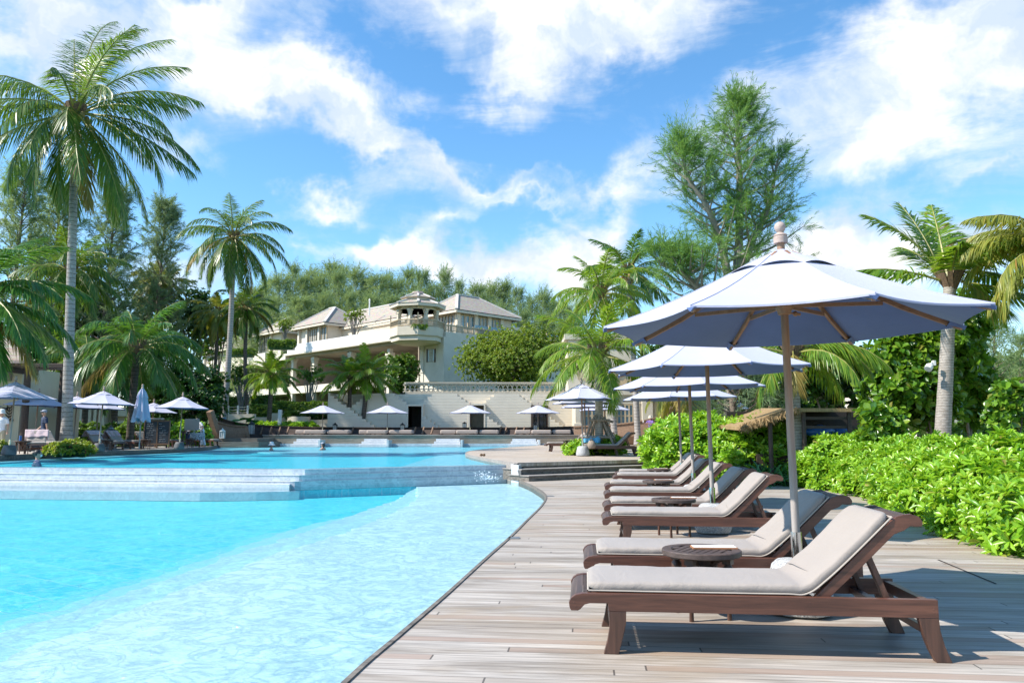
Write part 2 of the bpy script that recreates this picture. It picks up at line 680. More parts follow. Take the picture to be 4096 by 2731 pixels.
def leaf(name, dark, light, rough=.42, trans=.35, spec=.5, yellow=None):
    """leaf: every leaf its own tone, light passes through"""
    n = NT(name)
    dark, light = tuple(x * 1.3 for x in dark), tuple(x * 1.3 for x in light)
    g = n.n("ShaderNodeNewGeometry")
    r = g.outputs["Random Per Island"]
    stops = [(0.0, dark), (.75, light)]
    if yellow:
        stops += [(.92, tuple(a * .6 + b * .4 for a, b in zip(light, yellow))), (.975, yellow), (1.0, (yellow[0] * .8, yellow[1] * .45, yellow[2]))]
    c = n.ramp(r, stops)
    v = n.coord("World")
    c = n.mix(n.math('MULTIPLY', n.noise(v, .9, 2), .35), c, tuple(x * .62 for x in dark))
    p = n.n("ShaderNodeBsdfPrincipled")
    n.l(c, p.inputs["Base Color"])
    p.inputs["Roughness"].default_value = rough
    p.inputs["Specular IOR Level"].default_value = spec
    t = n.n("ShaderNodeBsdfTranslucent")
    n.l(n.mix(.55, c, (light[0] * 1.5, light[1] * 1.35, light[2] * .6)), t.inputs["Color"])
    ms = n.n("ShaderNodeMixShader")
    ms.inputs[0].default_value = trans
    n.l(p.outputs[0], ms.inputs[1])
    n.l(t.outputs[0], ms.inputs[2])
    n.l(ms.outputs[0], n.out.inputs[0])
    return n.m


def trunk_mat(name, dark, light, ring=9.0):
    """palm trunk: ring scars round a pale stem"""
    n = NT(name)
    v = n.coord("Object")
    sp = n.n("ShaderNodeSeparateXYZ")
    n.l(v, sp.inputs[0])
    wob = n.noise(v, 3.0, 3)
    z = n.math('ADD', n.math('MULTIPLY', sp.outputs[2], ring), n.math('MULTIPLY', wob, .55))
    f = n.math('FRACT', z)
    rowr = n.n("ShaderNodeTexWhiteNoise", noise_dimensions='1D')
    n.l(n.math('FLOOR', z), rowr.inputs["W"])
    f2 = n.noise(n.coord("Object", (7, 7, 26)), 1.2, 5, .7)
    c = n.ramp(f2, [(.3, dark), (.62, light)])
    c = n.mix(n.math('MULTIPLY', rowr.outputs["Value"], .35), c, tuple(x * .7 for x in light))
    c = n.mix(n.math('MULTIPLY', n.math('LESS_THAN', f, .16), .7), c, tuple(x * .45 for x in dark))
    n.bsdf(c, .85, 0, n.bump(n.math('ADD', n.math('MULTIPLY', f, .6), f2), .6, .03), .2)
    return n.m


def stucco(name, col, line=0.0, var=.07, rough=.8, stainc=.25):
    """painted render with faint stains; line: height of the courses scored into it"""
    n = NT(name)
    v = n.coord("World")
    f = n.noise(v, 1.1, 6, .6)
    st = n.noise(n.coord("World", (3.0, 3.0, .35)), 1.0, 5, .6)
    c = n.ramp(f, [(.3, tuple(x * (1 - var) for x in col)), (.7, tuple(min(1, x * (1 + var)) for x in col))])
    c = n.mix(n.math('MULTIPLY', n.ramp(st, [(.55, (0, 0, 0)), (.8, (1, 1, 1))]), stainc), c, tuple(x * .62 for x in col))
    h = n.noise(v, 30, 3)
    if line:
        sp = n.n("ShaderNodeSeparateXYZ")
        n.l(v, sp.inputs[0])
        fr = n.math('FRACT', n.math('DIVIDE', sp.outputs[2], line))
        ln = n.math('LESS_THAN', fr, .05)
        c = n.mix(n.math('MULTIPLY', ln, .55), c, tuple(x * .45 for x in col))
    n.bsdf(c, rough, 0, n.bump(h, .15, .01), .3)
    return n.m


def shingle(name, dark, light):
    n = NT(name)
    v = n.coord("World", (1, 1, 1))
    f = n.noise(n.coord("World", (3, 3, 9)), 1.6, 5, .7)
    g = n.n("ShaderNodeTexVoronoi")
    g.inputs["Scale"].default_value = 1.0
    n.l(n.coord("World", (3.5, 3.5, 7)), g.inputs["Vector"])
    sp = n.n("ShaderNodeSeparateXYZ")
    n.l(v, sp.inputs[0])
    ln = n.math('LESS_THAN', n.math('FRACT', n.math('MULTIPLY', sp.outputs[2], 4.2)), .14)
    c = n.mix(.5, n.ramp(f, [(.3, dark), (.7, light)]), n.mix(.45, light, g.outputs["Color"], 'MULTIPLY'))
    c = n.mix(n.math('MULTIPLY', ln, .45), c, tuple(x * .5 for x in dark))
    n.bsdf(c, .85, 0, n.bump(f, .4, .05), .2)
    return n.m


M = {}
TILT = R(5.4)
M['deck'] = deck('weathered_deck', TILT, (.47, .425, .375))
M['deck_upper'] = deck('weathered_deck_upper', R(3), (.56, .48, .395), .12, .7)
M['deck_pale'] = deck('pale_deck', R(70), (.60, .56, .50), .12, .4)
M['old_plank'] = wood('old_plank', (.07, .06, .05), (.30, .265, .225), 0, .5, .8, .5)
M['plank_edge'] = wood('plank_edge', (.22, .19, .17), (.46, .42, .38), 0, .5, .8, .4)
M['platform_wood'] = wood('platform_wood', (.19, .155, .115), (.42, .36, .29), 0, .35, .8, .4)
M['teak'] = wood('dark_teak', (.052, .019, .012), (.190, .074, .044), 0, 1.0, .42, .12, .25)
M['teak_leg'] = wood('dark_teak_upright', (.045, .021, .014), (.155, .070, .044), 2, 1.0, .5, .15, .1)
M['teak_grey'] = wood('worn_teak', (.055, .036, .030), (.135, .092, .078), 1, 1.2, .5, .15)
pw_ = NT('pole_wood')
_f = pw_.noise(pw_.coord("Object", (16, 16, 1.2)), 2.0, 5, .65)
_z = pw_.n("ShaderNodeSeparateXYZ")
pw_.l(pw_.coord("Object"), _z.inputs[0])
_h = pw_.n("ShaderNodeMapRange")
_h.inputs["From Min"].default_value = .7
_h.inputs["From Max"].default_value = 1.75
pw_.l(pw_.math('ADD', _z.outputs[2], pw_.math('MULTIPLY', _f, .25)), _h.inputs["Value"])
pw_.bsdf(pw_.mix(_h.outputs[0], pw_.ramp(_f, [(.3, (.22, .195, .175)), (.7, (.44, .40, .37))]), pw_.ramp(_f, [(.3, (.20, .105, .06)), (.7, (.36, .21, .13))])), .65, 0, pw_.bump(_f, .2, .003))
M['pole_wood'] = pw_.m
M['rib_wood'] = wood('rib_wood', (.24, .12, .06), (.42, .235, .12), 0, 1.0, .6, .1)
M['finial_wood'] = wood('finial_wood', (.38, .27, .22), (.62, .49, .43), 0, 2.0, .7, .2)
M['driftwood'] = wood('driftwood', (.17, .125, .09), (.46, .38, .31), 2, .7, .8, .4)
M['boat_wood'] = wood('boat_wood', (.15, .085, .05), (.34, .22, .145), 0, .5, .75, .3)
M['boat_dark'] = wood('boat_dark', (.035, .022, .017), (.105, .064, .048), 0, .5, .7, .3)
M['dark_wood'] = wood('dark_wood', (.035, .022, .016), (.10, .062, .042), 2, .6, .7, .3)
M['clip_wood'] = simple('clipboard_wood', (.36, .17, .085), .5)
M['paper'] = simple('paper', (.80, .79, .77), .7, var=.03)
M['ink'] = simple('ink', (.32, .30, .30), .7)


def fabric(name, col, bump=.12, var=.06, crease=0.0, sheen=.2, sc=420.0):
    n = NT(name)
    v = n.coord("Object")
    f = n.noise(v, 2.2, 4)
    wv = n.noise(n.coord("Object", (sc, sc * .35, sc)), 1.0, 2)
    c = n.ramp(f, [(.3, tuple(x * (1 - var) for x in col)), (.7, tuple(min(1, x * (1 + var)) for x in col))])
    c = n.mix(n.math('MULTIPLY', wv, .18), c, tuple(x * .8 for x in col))
    h = n.math('ADD', n.math('MULTIPLY', wv, .05), n.math('MULTIPLY', n.noise(n.coord("Object", (5, 1.6, 5)), 1.6, 4, .6, 1.2), crease))
    b = n.bsdf(c, .85, 0, n.bump(h, bump, .03), .2)
    b.inputs["Sheen Weight"].default_value = sheen
    return n.m


M['canopy_top'] = fabric('canopy_fabric', (.43, .435, .565), .25, .05, .5)
M['canopy_under'] = fabric('canopy_underside', (.095, .145, .30), .2, .10, .4)  # underside cloth, darker and bluer than the top
M['cushion'] = fabric('cushion_fabric', (.315, .275, .245), .30, .05, .9)
M['piping'] = fabric('piping_fabric', (.40, .35, .30), .2)
M['daybed'] = fabric('daybed_fabric', (.40, .335, .295), .2, .05, .3)
M['towel_pink'] = fabric('towel_pink', (.52, .40, .42), .5, .1, 1.0)
M['towel_blue'] = fabric('towel_blue', (.13, .40, .62), .5, .15, 1.0)
M['towel_grey'] = fabric('towel_grey', (.30, .27, .27), .5, .1, 1.0)
M['towel_white'] = fabric('towel_white', (.60, .58, .57), .5, .1, 1.0)
M['steel'] = simple('polished_steel', (.62, .62, .60), .12, 1.0, .05)
M['granite'] = NT('granite').m
_n = NT('speckled_granite')
_v = _n.coord("Object")
_f = _n.noise(_v, 95, 3, .7)
_g = _n.noise(_v, 4, 3)
_n.bsdf(_n.mix(_n.math('MULTIPLY', _g, .3), _n.ramp(_f, [(.36, (.09, .095, .10)), (.47, (.32, .33, .335)), (.60, (.60, .60, .60))]), (.35, .36, .37)), .8, 0, _n.bump(_f, .5, .006))
M['granite'] = _n.m
M['shaded_stone'] = simple('shaded_stone', (.10, .10, .105), .8, var=.4)  # darker base stone, shade on the left deck put into its colour
M['white_paint'] = simple('white_paint', (.74, .73, .70), .5, var=.04)
M['grey_metal'] = simple('grey_metal', (.30, .31, .33), .35, .7)
M['black_metal'] = simple('black_metal', (.035, .033, .035), .45, .4)
M['lamp_glass'] = simple('lamp_glass', (.42, .44, .45), .1, var=.1)
M['wall_cream'] = stucco('cream_wall', (.62, .55, .435))
M['wall_step'] = stucco('stepped_stone', (.67, .60, .49), 0, .05, .8, .18)
M['wall_white'] = stucco('white_wall', (.64, .585, .495))
M['wall_shade'] = stucco('pale_wall', (.72, .68, .62), 0, .05, .85, .1)
M['wall_recess_shade'] = stucco('shaded_beige_recess', (.35, .30, .24))  # shade of the recessed bays put into the wall colour
M['wall_beige'] = stucco('beige_wall', (.55, .475, .35))
M['stone_band'] = marble('pale_stone_band', (.74, .72, .71), (.60, .57, .60), (.7, .35), .6, vs=2.0, amount=.4)
M['roof'] = shingle('grey_shingle', (.24, .205, .165), (.45, .40, .335))
M['roof_ridge'] = simple('ridge_tile', (.55, .52, .49), .7)
M['roof_brown'] = shingle('brown_shingle', (.22, .16, .12), (.42, .34, .28))
M['glass_dark'] = simple('dark_glass', (.045, .060, .065), .06, var=.3, scale=.8)
M['glass_blue'] = simple('blue_glass', (.16, .27, .32), .06, var=.3, scale=.8)
M['curtain'] = simple('curtain', (.40, .40, .38), .8, var=.3, scale=5)
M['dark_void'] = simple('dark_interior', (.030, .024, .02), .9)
M['door_brown'] = simple('dim_doorway', (.30, .255, .19), .8)  # weak interior light put into the doorway's brown; the speaker shares it
M['door_frame'] = simple('oak_frame', (.46, .36, .23), .5)
M['marble_wall'] = marble('overflow_marble', (.54, .58, .62), (.24, .28, .34), (.75, .145), .25, vs=.8, amount=.6)
M['marble_step'] = marble('white_marble', (.66, .67, .68), (.38, .41, .46), (1.6, .6), .3, vs=1.2, amount=.55)
M['water_low'] = water('pool_water', (.86, .97, 1.0), 1.0)
M['water_up'] = water('upper_pool_water', (.80, .96, 1.0), .8)


def pool_floor(name, base, vein, tile=.6, caus=0.0):
    return marble(name, base, vein, (tile, tile), .5, "World", R(33), 1.1, (.50, .62, .66), .8, up=False)


M['floor_shelf'] = pool_floor('pool_shelf_tile', (.70, .86, .86), (.28, .45, .50), .9)
M['floor_mid'] = pool_floor('pool_step_tile', (.48, .74, .84), (.28, .50, .60), .9)
M['floor_mid1'] = pool_floor('pool_step_tile_pale', (.50, .79, .82), (.26, .50, .57), .9)
M['floor_mid2'] = pool_floor('pool_step_tile_blue', (.27, .68, .78), (.30, .60, .70), .7)
M['floor_mid3'] = pool_floor('pool_step_tile_deep', (.10, .60, .71), (.22, .70, .78), .6)
M['floor_deep'] = pool_floor('pool_deep_glints', (.003, .54, .63), (.20, .78, .82), .5)  # pale veins put water glints and caustics into the floor colour
M['floor_up'] = pool_floor('upper_pool_tile', (.006, .50, .62), (.12, .68, .76), .5)
M['floor_up_shelf'] = pool_floor('upper_shelf_tile', (.26, .63, .71), (.22, .52, .60), .9)

n_ = NT('grass')
v_ = n_.coord("World")
f_ = n_.noise(v_, 5, 6, .7)
n_.bsdf(n_.ramp(f_, [(.3, (.035, .075, .012)), (.7, (.12, .20, .03))]), .9, 0, n_.bump(f_, .8, .1), .2)
M['grass'] = n_.m
n_ = NT('garden_soil')
v_ = n_.coord("World")
f_ = n_.noise(v_, .8, 6, .7)
n_.bsdf(n_.ramp(f_, [(.35, (.03, .055, .014)), (.6, (.065, .10, .025)), (.75, (.12, .10, .06))]), .95, 0, n_.bump(f_, .8, .1), .2)
M['soil'] = n_.m

M['palm_leaf'] = leaf('palm_leaf', (.028, .085, .012), (.115, .205, .022), .36, .42, .6, (.30, .27, .05))
M['palm_leaf_deep'] = leaf('palm_leaf_deep', (.020, .085, .012), (.085, .195, .022), .33, .40, .7, (.16, .20, .04))
M['palm_leaf_young'] = leaf('palm_leaf_young', (.055, .14, .010), (.185, .30, .026), .38, .44, .6, (.36, .30, .04))
M['palm_leaf_dry'] = leaf('palm_leaf_dry', (.16, .12, .03), (.30, .23, .06), .5, .3, .3)
M['palm_leaf_yellow'] = leaf('palm_leaf_yellow', (.11, .15, .02), (.27, .28, .045), .4, .36, .5, (.42, .32, .05))
M['palm_stalk'] = simple('palm_stalk', (.26, .25, .06), .5, var=.3)
M['coconut'] = simple('coconut_husk', (.34, .23, .08), .5, var=.4)
M['husk'] = simple('palm_husk', (.16, .10, .06), .9, var=.4, scale=20)
M['trunk_grey'] = trunk_mat('grey_palm_trunk', (.19, .165, .145), (.44, .405, .375), 5.0)
M['trunk_dark'] = trunk_mat('dark_palm_trunk', (.055, .045, .038), (.15, .125, .105), 5.0)
M['trunk_near'] = trunk_mat('ringed_palm_trunk', (.20, .165, .135), (.48, .435, .385), 13.0)
M['bark'] = wood('casuarina_bark', (.10, .075, .055), (.30, .24, .19), 2, .6, .9, .7)
M['bark_pale'] = wood('pale_bark', (.22, .19, .16), (.42, .38, .33), 2, .7, .9, .4)
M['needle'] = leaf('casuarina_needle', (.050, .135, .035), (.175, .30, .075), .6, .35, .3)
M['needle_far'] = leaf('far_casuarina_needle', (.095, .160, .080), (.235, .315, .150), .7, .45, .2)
M['needle_blue'] = leaf('bluish_casuarina_needle', (.085, .145, .085), (.21, .285, .145), .7, .3, .2)  # blue green needle tone
M['hedge_leaf'] = leaf('hedge_leaf', (.090, .230, .014), (.270, .46, .034), .30, .34, .55, (.42, .50, .07))
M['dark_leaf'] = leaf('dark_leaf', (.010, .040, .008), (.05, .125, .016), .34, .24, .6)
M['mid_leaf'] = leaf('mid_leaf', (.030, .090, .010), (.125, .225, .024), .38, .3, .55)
M['round_leaf'] = leaf('round_leaf', (.050, .115, .010), (.205, .290, .030), .38, .3, .5, (.33, .34, .06))
M['almond_leaf'] = leaf('almond_leaf', (.030, .100, .008), (.145, .275, .024), .28, .34, .65, (.32, .36, .05))
M['clipped_leaf'] = leaf('clipped_leaf', (.045, .115, .014), (.150, .240, .034), .5, .3, .4)
M['lily_leaf'] = leaf('strap_leaf', (.02, .10, .03), (.07, .20, .06), .4, .3, .5)
M['ixora_leaf'] = leaf('ixora_leaf', (.06, .13, .01), (.25, .33, .03), .4, .3, .5, (.50, .16, .08))
M['lotus'] = leaf('lotus_leaf', (.02, .11, .02), (.05, .20, .05), .45, .2, .5)
M['skin'] = simple('skin', (.48, .27, .19), .5, var=.06)
M['hair'] = simple('dark_hair', (.018, .014, .013), .5)
M['navy'] = simple('navy_cotton', (.022, .038, .085), .8)
M['khaki'] = simple('khaki_cotton', (.40, .35, .25), .8)
M['white_cotton'] = simple('white_cotton', (.66, .68, .74), .8, var=.06)
M['cap_grey'] = simple('grey_cap', (.30, .33, .40), .8)
M['hat_white'] = simple('white_hat', (.74, .74, .73), .8)
M['mask_white'] = simple('white_mask', (.76, .76, .76), .8)
M['thatch'] = wood('thatch', (.20, .12, .05), (.44, .31, .15), 2, .8, .9, .6)
M['kayak_blue'] = simple('blue_plastic', (.02, .13, .42), .35)
M['kayak_yellow'] = simple('yellow_plastic', (.55, .36, .03), .35)
M['blue_cloth'] = fabric('blue_cloth', (.10, .36, .66))
M['sail_cloth'] = fabric('sail_cloth', (.40, .44, .66))
M['slate'] = simple('chalkboard', (.035, .045, .058), .7, var=.3)
M['chalk'] = simple('chalk', (.62, .64, .66), .9)
M['sign_blue'] = simple('sign_blue', (.02, .12, .24), .5)
M['sign_white'] = simple('sign_white', (.55, .66, .74), .5)
M['rope'] = simple('rope', (.66, .60, .47), .9)
M['red'] = simple('red_drink', (.50, .07, .04), .3)
M['foam'] = simple('white_foam', (.80, .83, .86), .8)
# ---------------------------------------------------------------- ground, pools, decks
def smooth_path(pts, k=6):
    """Catmull-Rom through the points"""
    P = [Vector((*p, 0)) if len(p) == 2 else Vector(p) for p in pts]
    out = []
    for i in range(len(P) - 1):
        a, b, c, d = P[max(i - 1, 0)], P[i], P[i + 1], P[min(i + 2, len(P) - 1)]
        for s in range(k):
            t = s / k
            out.append(.5 * ((2 * b) + (c - a) * t + (2 * a - 5 * b + 4 * c - d) * t * t + (3 * b - 3 * c + d - a) * t ** 3))
    out.append(P[-1])
    return out


def offset_path(P, d):
    """shift an x, y path sideways (to its left for positive d)"""
    out = []
    for i, p in enumerate(P):
        t = (P[min(i + 1, len(P) - 1)] - P[max(i - 1, 0)])
        t.normalize()
        out.append(Vector((p.x - t.y * d, p.y + t.x * d, p.z)))
    return out


WL, WU, ZU, ZL, ZP = -0.06, 0.38, 0.46, 0.50, 1.20       # lower and upper water, upper deck, left deck, boat platform

g = MB()
Z0 = -0.13
g.quad((3, -200, Z0), (900, -200, Z0), (900, 1500, Z0), (3, 1500, Z0))
g.quad((-900, 60, Z0), (3, 60, Z0), (3, 1500, Z0), (-900, 1500, Z0))
g.quad((-900, -200, Z0), (-60, -200, Z0), (-60, 60, Z0), (-900, 60, Z0))
g.quad((-60, -200, Z0), (3, -200, Z0), (3, -12, Z0), (-60, -12, Z0))
solid("ground", g, M['grass'])

# lower pool: deep floor, one middle step, the wide shallow shelf along the deck
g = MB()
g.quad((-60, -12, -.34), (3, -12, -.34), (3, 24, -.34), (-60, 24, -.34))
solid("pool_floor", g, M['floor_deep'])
e1 = [gnd(x, y, -.15) for x, y in ((0, 2575), (360, 2451), (719, 2322), (1067, 2198), (1330, 2114), (1555, 2024), (1640, 1960))]
e2 = [gnd(x, y, -.22) for x, y in ((0, 2468), (410, 2350), (595, 2294), (843, 2210), (1050, 2142), (1235, 2086), (1516, 2030), (1612, 1965))]


def shelf(e, top, name, mat):
    d = (Vector(e[0]) - Vector(e[1])).normalized() * 9
    pts = [tuple(Vector(e[0]) + d)] + list(e)
    P = smooth_path(pts, 40)
    P = [p + Vector((mnoise.noise((p.x * 3.1, p.y * 3.1, 5)) * .10 + mnoise.noise((p.x * 9, p.y * 9, 1)) * .04, 0, 0)) for p in P]
    poly = [(p.x, p.y) for p in P] + [(P[-1].x + .1, 24), (2.5, 24), (2.5, -11.5), (P[0].x, -11.5)]
    b = MB()
    b.prism(poly[::-1], -.36, top)
    return solid(name, b, mat)


for k_, (nm_, m_) in enumerate((("pool_step", 'floor_mid3'), ("pool_step", 'floor_mid2'), ("pool_step", 'floor_mid'), ("pool_step", 'floor_mid1'), ("pool_shelf", 'floor_shelf'))):
    w_ = (-.40, .02, .45, .90, 1.35)[k_]
    shelf([tuple(Vector(b_).lerp(Vector(a_), w_)) for a_, b_ in zip(e1, e2 + [e2[-1]] * (len(e1) - len(e2)))], (-.31, -.27, -.23, -.19, -.15)[k_], nm_, M[m_])
g = MB()
g.quad((-60, -12, WL), (3, -12, WL), (3, 24, WL), (-60, 24, WL))
solid("pool_water", g, M['water_low'])

# lower wooden deck with its edge board
edge = [(-1.75, -6), (-1.02, 2.2)] + [gnd(x, y) for x, y in ((1387, 2731), (1603, 2541), (1794, 2375), (1943, 2238), (2044, 2148), (2117, 2075), (2166, 2026), (2186, 1992), (2178, 1972), (2152, 1954), (2118, 1936), (2078, 1921))] + [(.05, 21.7)]
EP = smooth_path(edge, 5)
g = MB()
g.prism([(p.x, p.y) for p in EP][::-1] + [(14, -6), (14, 30), (4, 25)][0:1] + [(14, 30), (3, 25.5)], -.12, 0.0)
solid("lower_deck", g, M['deck'])
g = MB()
rng = random.Random(5)
IN, OUT = offset_path(EP, -.008), offset_path(EP, .024)
rows = [[Vector((o.x, o.y, -.30)), Vector((o.x, o.y, .010)), Vector((i.x, i.y, .010)), Vector((i.x, i.y, -.1))] for o, i in zip(OUT, IN)]
g.grid(rows)
solid("deck_edge_board", g, M['old_plank'])
# a straight joint across the boards and two small floor lights let into the deck
g = MB()
p, q = Vector((*gnd(3752, 2238), .003)), Vector((*gnd(3985, 2335), .003))
s = Vector((.012, .004, 0))
g.quad(p - s, p + s, q + s, q - s)
solid("deck_joint", g, M['dark_void'])
for (x, y) in ((2056, 2152), (2202, 1984)):
    c = gnd(x, y)
    b = MB()
    b.box(c[0] - .07, c[0] + .07, c[1] - .07, c[1] + .07, .002, .010)
    tag(b.build("floor_light", M['grey_metal']), "small square metal floor light near the %s end of the pool edge" % ("near" if y > 2100 else "far"), "floor light", "floor lights in the deck")

# ---- overflow wall between the two pools: three courses, each standing out below the one above
A_ = Vector(gnd(0, 1868, WU))
B_ = Vector(gnd(1220, 1875, WU))
C_ = Vector(gnd(2046, 1857, WU))
L_ = A_ + (A_ - B_).normalized() * 34
line = [Vector((*p, 0)) for p in (L_, A_, B_, C_)]


def out_line(d, d2=None, pts=line):
    """the overflow line moved towards the lower pool; d2: how far on the right of the corner"""
    n1 = Vector((0, 0, -1)).cross(pts[1] - pts[0]).normalized()
    n2 = Vector((0, 0, -1)).cross(pts[-1] - pts[-2]).normalized()
    if n1.y > 0:
        n1 = -n1
    if n2.y > 0:
        n2 = -n2
    d2 = d if d2 is None else d2
    a, u = pts[0] + n1 * d, (pts[2] - pts[1]).normalized()
    b_, v = pts[3] + n2 * d2, (pts[3] - pts[2]).normalized()
    den = u.x * v.y - u.y * v.x
    t_ = ((b_.x - a.x) * v.y - (b_.y - a.y) * v.x) / den
    return [a, pts[1] + n1 * d, a + u * t_, b_]


w = empty("overflow_wall", (B_.x, B_.y, -.7), 0, "grey veined marble overflow wall between the upper and lower pool", "pool wall")
bk = out_line(-.45)
for k, (top, d, d2) in enumerate(((WU - .012, 0, 0), (WU - .158, .12, .04), (WU - .305, .22, .08))):
    fl = out_line(d, d2)
    b = MB()
    b.M = Matrix.Translation((-B_.x, -B_.y, .7))
    poly = [(p.x, p.y) for p in fl] + [(p.x, p.y) for p in bk[::-1]]
    b.prism(poly, -.14 + .002 * k, top)
    b.build("course", M['marble_wall'], w)
    if k:
        b = MB()
        b.M = Matrix.Translation((-B_.x, -B_.y, .7))
        f2, r2 = out_line(d + .012, d2 + .008), out_line(d - .14, d2 - .06)
        b.prism([(p.x, p.y) for p in f2] + [(p.x, p.y) for p in r2[::-1]], top + .001, top + .012)
        b.build("tread", M['marble_step'], w)
b = MB()
b.M = Matrix.Translation((-B_.x, -B_.y, .7))
fl, f0 = out_line(.55), out_line(.21)
en = gnd(1085, 1948, .06)
t = (en[0] - fl[0].x) / (fl[2].x - fl[0].x)
p1, p0 = fl[0].lerp(fl[2], t), f0[0].lerp(f0[2], t)
b.prism([(fl[0].x, fl[0].y), (p1.x, p1.y), (p0.x, p0.y), (f0[0].x, f0[0].y)], -.15, .03)
fl2 = out_line(1.25)
p2, q2 = fl2[0].lerp(fl2[2], t - .05), fl2[0].lerp(fl2[2], t - .02)
b.prism([(fl2[0].x, fl2[0].y), (p2.x, p2.y), (q2.x, q2.y + .35), (p1.x + .25, p1.y), (fl[0].x, fl[0].y)], -.33, -.13)
b.build("bench", M['marble_step'], w)
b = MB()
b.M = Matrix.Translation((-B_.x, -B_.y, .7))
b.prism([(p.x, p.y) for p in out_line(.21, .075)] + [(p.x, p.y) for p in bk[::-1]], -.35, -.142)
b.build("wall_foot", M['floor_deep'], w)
# white pier at the right end of the wall
b = MB()
q = Vector(gnd(2046, 1928, WL))
b.prism([(q.x, q.y), (q.x + .19, q.y - .22), (q.x + .42, q.y + .9), (q.x - .05, q.y + 1.3)], -1.2, WU + .03)
tag(b.build("pool_pier", M['marble_step']), "low white marble pier between overflow wall and wooden steps", "pier")

# ---- upper pool
g = MB()
up = [(L_.x, L_.y), (A_.x, A_.y), (B_.x, B_.y), (C_.x, C_.y), (C_.x + .3, C_.y + .4), (2.6, 26), (3.2, 57.4), (-24, 57.4), (-24, 26.5), (L_.x, 26.5)]
g.add([(x, y, WU) for x, y in up], [tuple(range(len(up)))])
solid("upper_pool_water", g, M['water_up'])
g = MB()
g.add([(x, y + .25, WU - .13) for x, y in up], [tuple(range(len(up)))])
solid("upper_pool_floor", g, M['floor_up'])
g = MB()
sh = [gnd(x, y, WU - .08) for x, y in ((1080, 1811), (1300, 1813), (1700, 1812), (1770, 1818), (1700, 1836), (1600, 1868))]
g.prism([(-24, 57.3), (-24, 23), (-17.2, 23.2), (-16.9, 30), (-16.5, 38), (-16.8, 44), (-16.4, 45.5)] + sh + [(-.6, 22.4), (1.5, 25), (1.5, 57.3)], WU - .14, WU - .075)
solid("upper_pool_shelf", g, M['floor_up_shelf'])

# ---- upper wooden deck and the steps down to the lower deck
up_edge = [(.19, 21.5), (-.15, 22.4), (-.55, 24.0), (-1.0, 26.15), (-1.75, 30.5), (-1.98, 34.5), (-1.85, 38), (-1.2, 42.5), (.2, 48), (1.6, 53.5), (2.2, 57.2)]
UP = smooth_path(up_edge, 5)
g = MB()
g.prism([(p.x, p.y) for p in UP][::-1] + [(9.4, 28.0), (16, 32.7), (16, 57.2)], WU - .02, ZU)
solid("upper_deck", g, M['deck_upper'])
g = MB()
IN, OUT = offset_path(UP, -.02), offset_path(UP, .04)
g.grid([[Vector((o.x, o.y, -.2)), Vector((o.x, o.y, ZU + .006)), Vector((i.x, i.y, ZU + .006)), Vector((i.x, i.y, .1))] for o, i in zip(OUT, IN)])
solid("upper_deck_edge_board", g, M['plank_edge'])
d = Vector((4.54, 3.24, 0)).normalized()
nn = Vector((-d.y, d.x, 0))
s0 = Vector((.45, 20.71, 0))
st = empty("wooden_steps", s0, 0, "weathered grey wooden steps from the lower deck up to the upper deck", "steps")
for k, (z0, z1, off, ls) in enumerate(((0, .153, 0, 0), (0, .307, .40, .07), (0, ZU + .004, .82, .24))):
    a = d * ls + nn * off
    e = d * 13 + nn * off
    b = MB()
    back = nn * (.9 if k < 2 else .12)
    b.prism([(p.x, p.y) for p in (a, e, e + back, a + back)], z0 + .001 * k, z1 - .028)
    b.build("riser", M['old_plank'], st)
    b = MB()
    lip = nn * -.03
    b.prism([(p.x, p.y) for p in (a + lip - d * .03, e + lip, e + back, a + back - d * .03)], z1 - .026, z1)
    b.build("tread", M['plank_edge'], st, bevel=.006)
    if k:
        b = MB()
        for j in range(3):
            p = a + nn * .02
            b.box(p.x - .09 - .012 * j, p.x - .015, p.y - .10, p.y + .16, z1 - .15 + .045 * j, z1 - .11 + .045 * j)
        b.build("end_block", M['plank_edge'], st)

# ---- left deck
le = [(-17.6, 23.2), (-17.9, 27.1), (-18.0, 31), (-17.65, 35.2), (-17.15, 39.4), (-17.6, 44.0), (-18.9, 49), (-20.6, 54.2), (-21.5, 57.1)]
LP = smooth_path(le, 5)
g = MB()
g.prism([(p.x, p.y) for p in LP] + [(-60, 57.1), (-60, 23.2)], WU - .6, ZL)
solid("left_deck", g, M['deck_pale'])
g = MB()
OUT, IN = offset_path(LP, -.05), offset_path(LP, .10)
g.grid([[Vector((o.x, o.y, .0)), Vector((o.x, o.y, ZL + .012)), Vector((i.x, i.y, ZL + .012)), Vector((i.x, i.y, .2))] for o, i in zip(OUT, IN)])
solid("left_deck_edge_board", g, M['old_plank'])

# garden ground behind the decks and the slope the hotel stands on
g = MB()
rows = []
for j in range(45):
    y = 57.3 + j * 4.0
    r = []
    for i in range(70):
        x = -130 + i * 3.6
        t = min(1, max(0, (y - 62) / 60))
        z = .55 + 4.2 * t * t * (3 - 2 * t)
        left = min(1, max(0, (-9 - x) / 14))
        z = z * (.35 + .65 * (1 if x < 6 else max(0, 1 - (x - 6) / 25))) + .3 * left * min(1, max(0, (y - 64) / 8))
        z += .25 * mnoise.noise((x * .13, y * .13, 0))
        if x > 20:
            z = min(z, .2)
        r.append((x, y, z if y > 58 else min(z, .52)))
    rows.append(r)
g.grid(rows)
solid("garden_slope", g, M['soil'], smooth=True)
g = MB()
g.quad((-130, 20, ZL - .01), (-24.5, 20, ZL + .012), (-24.5, 58, ZL + .012), (-130, 58, ZL - .01))
solid("garden_bed", g, M['soil'])

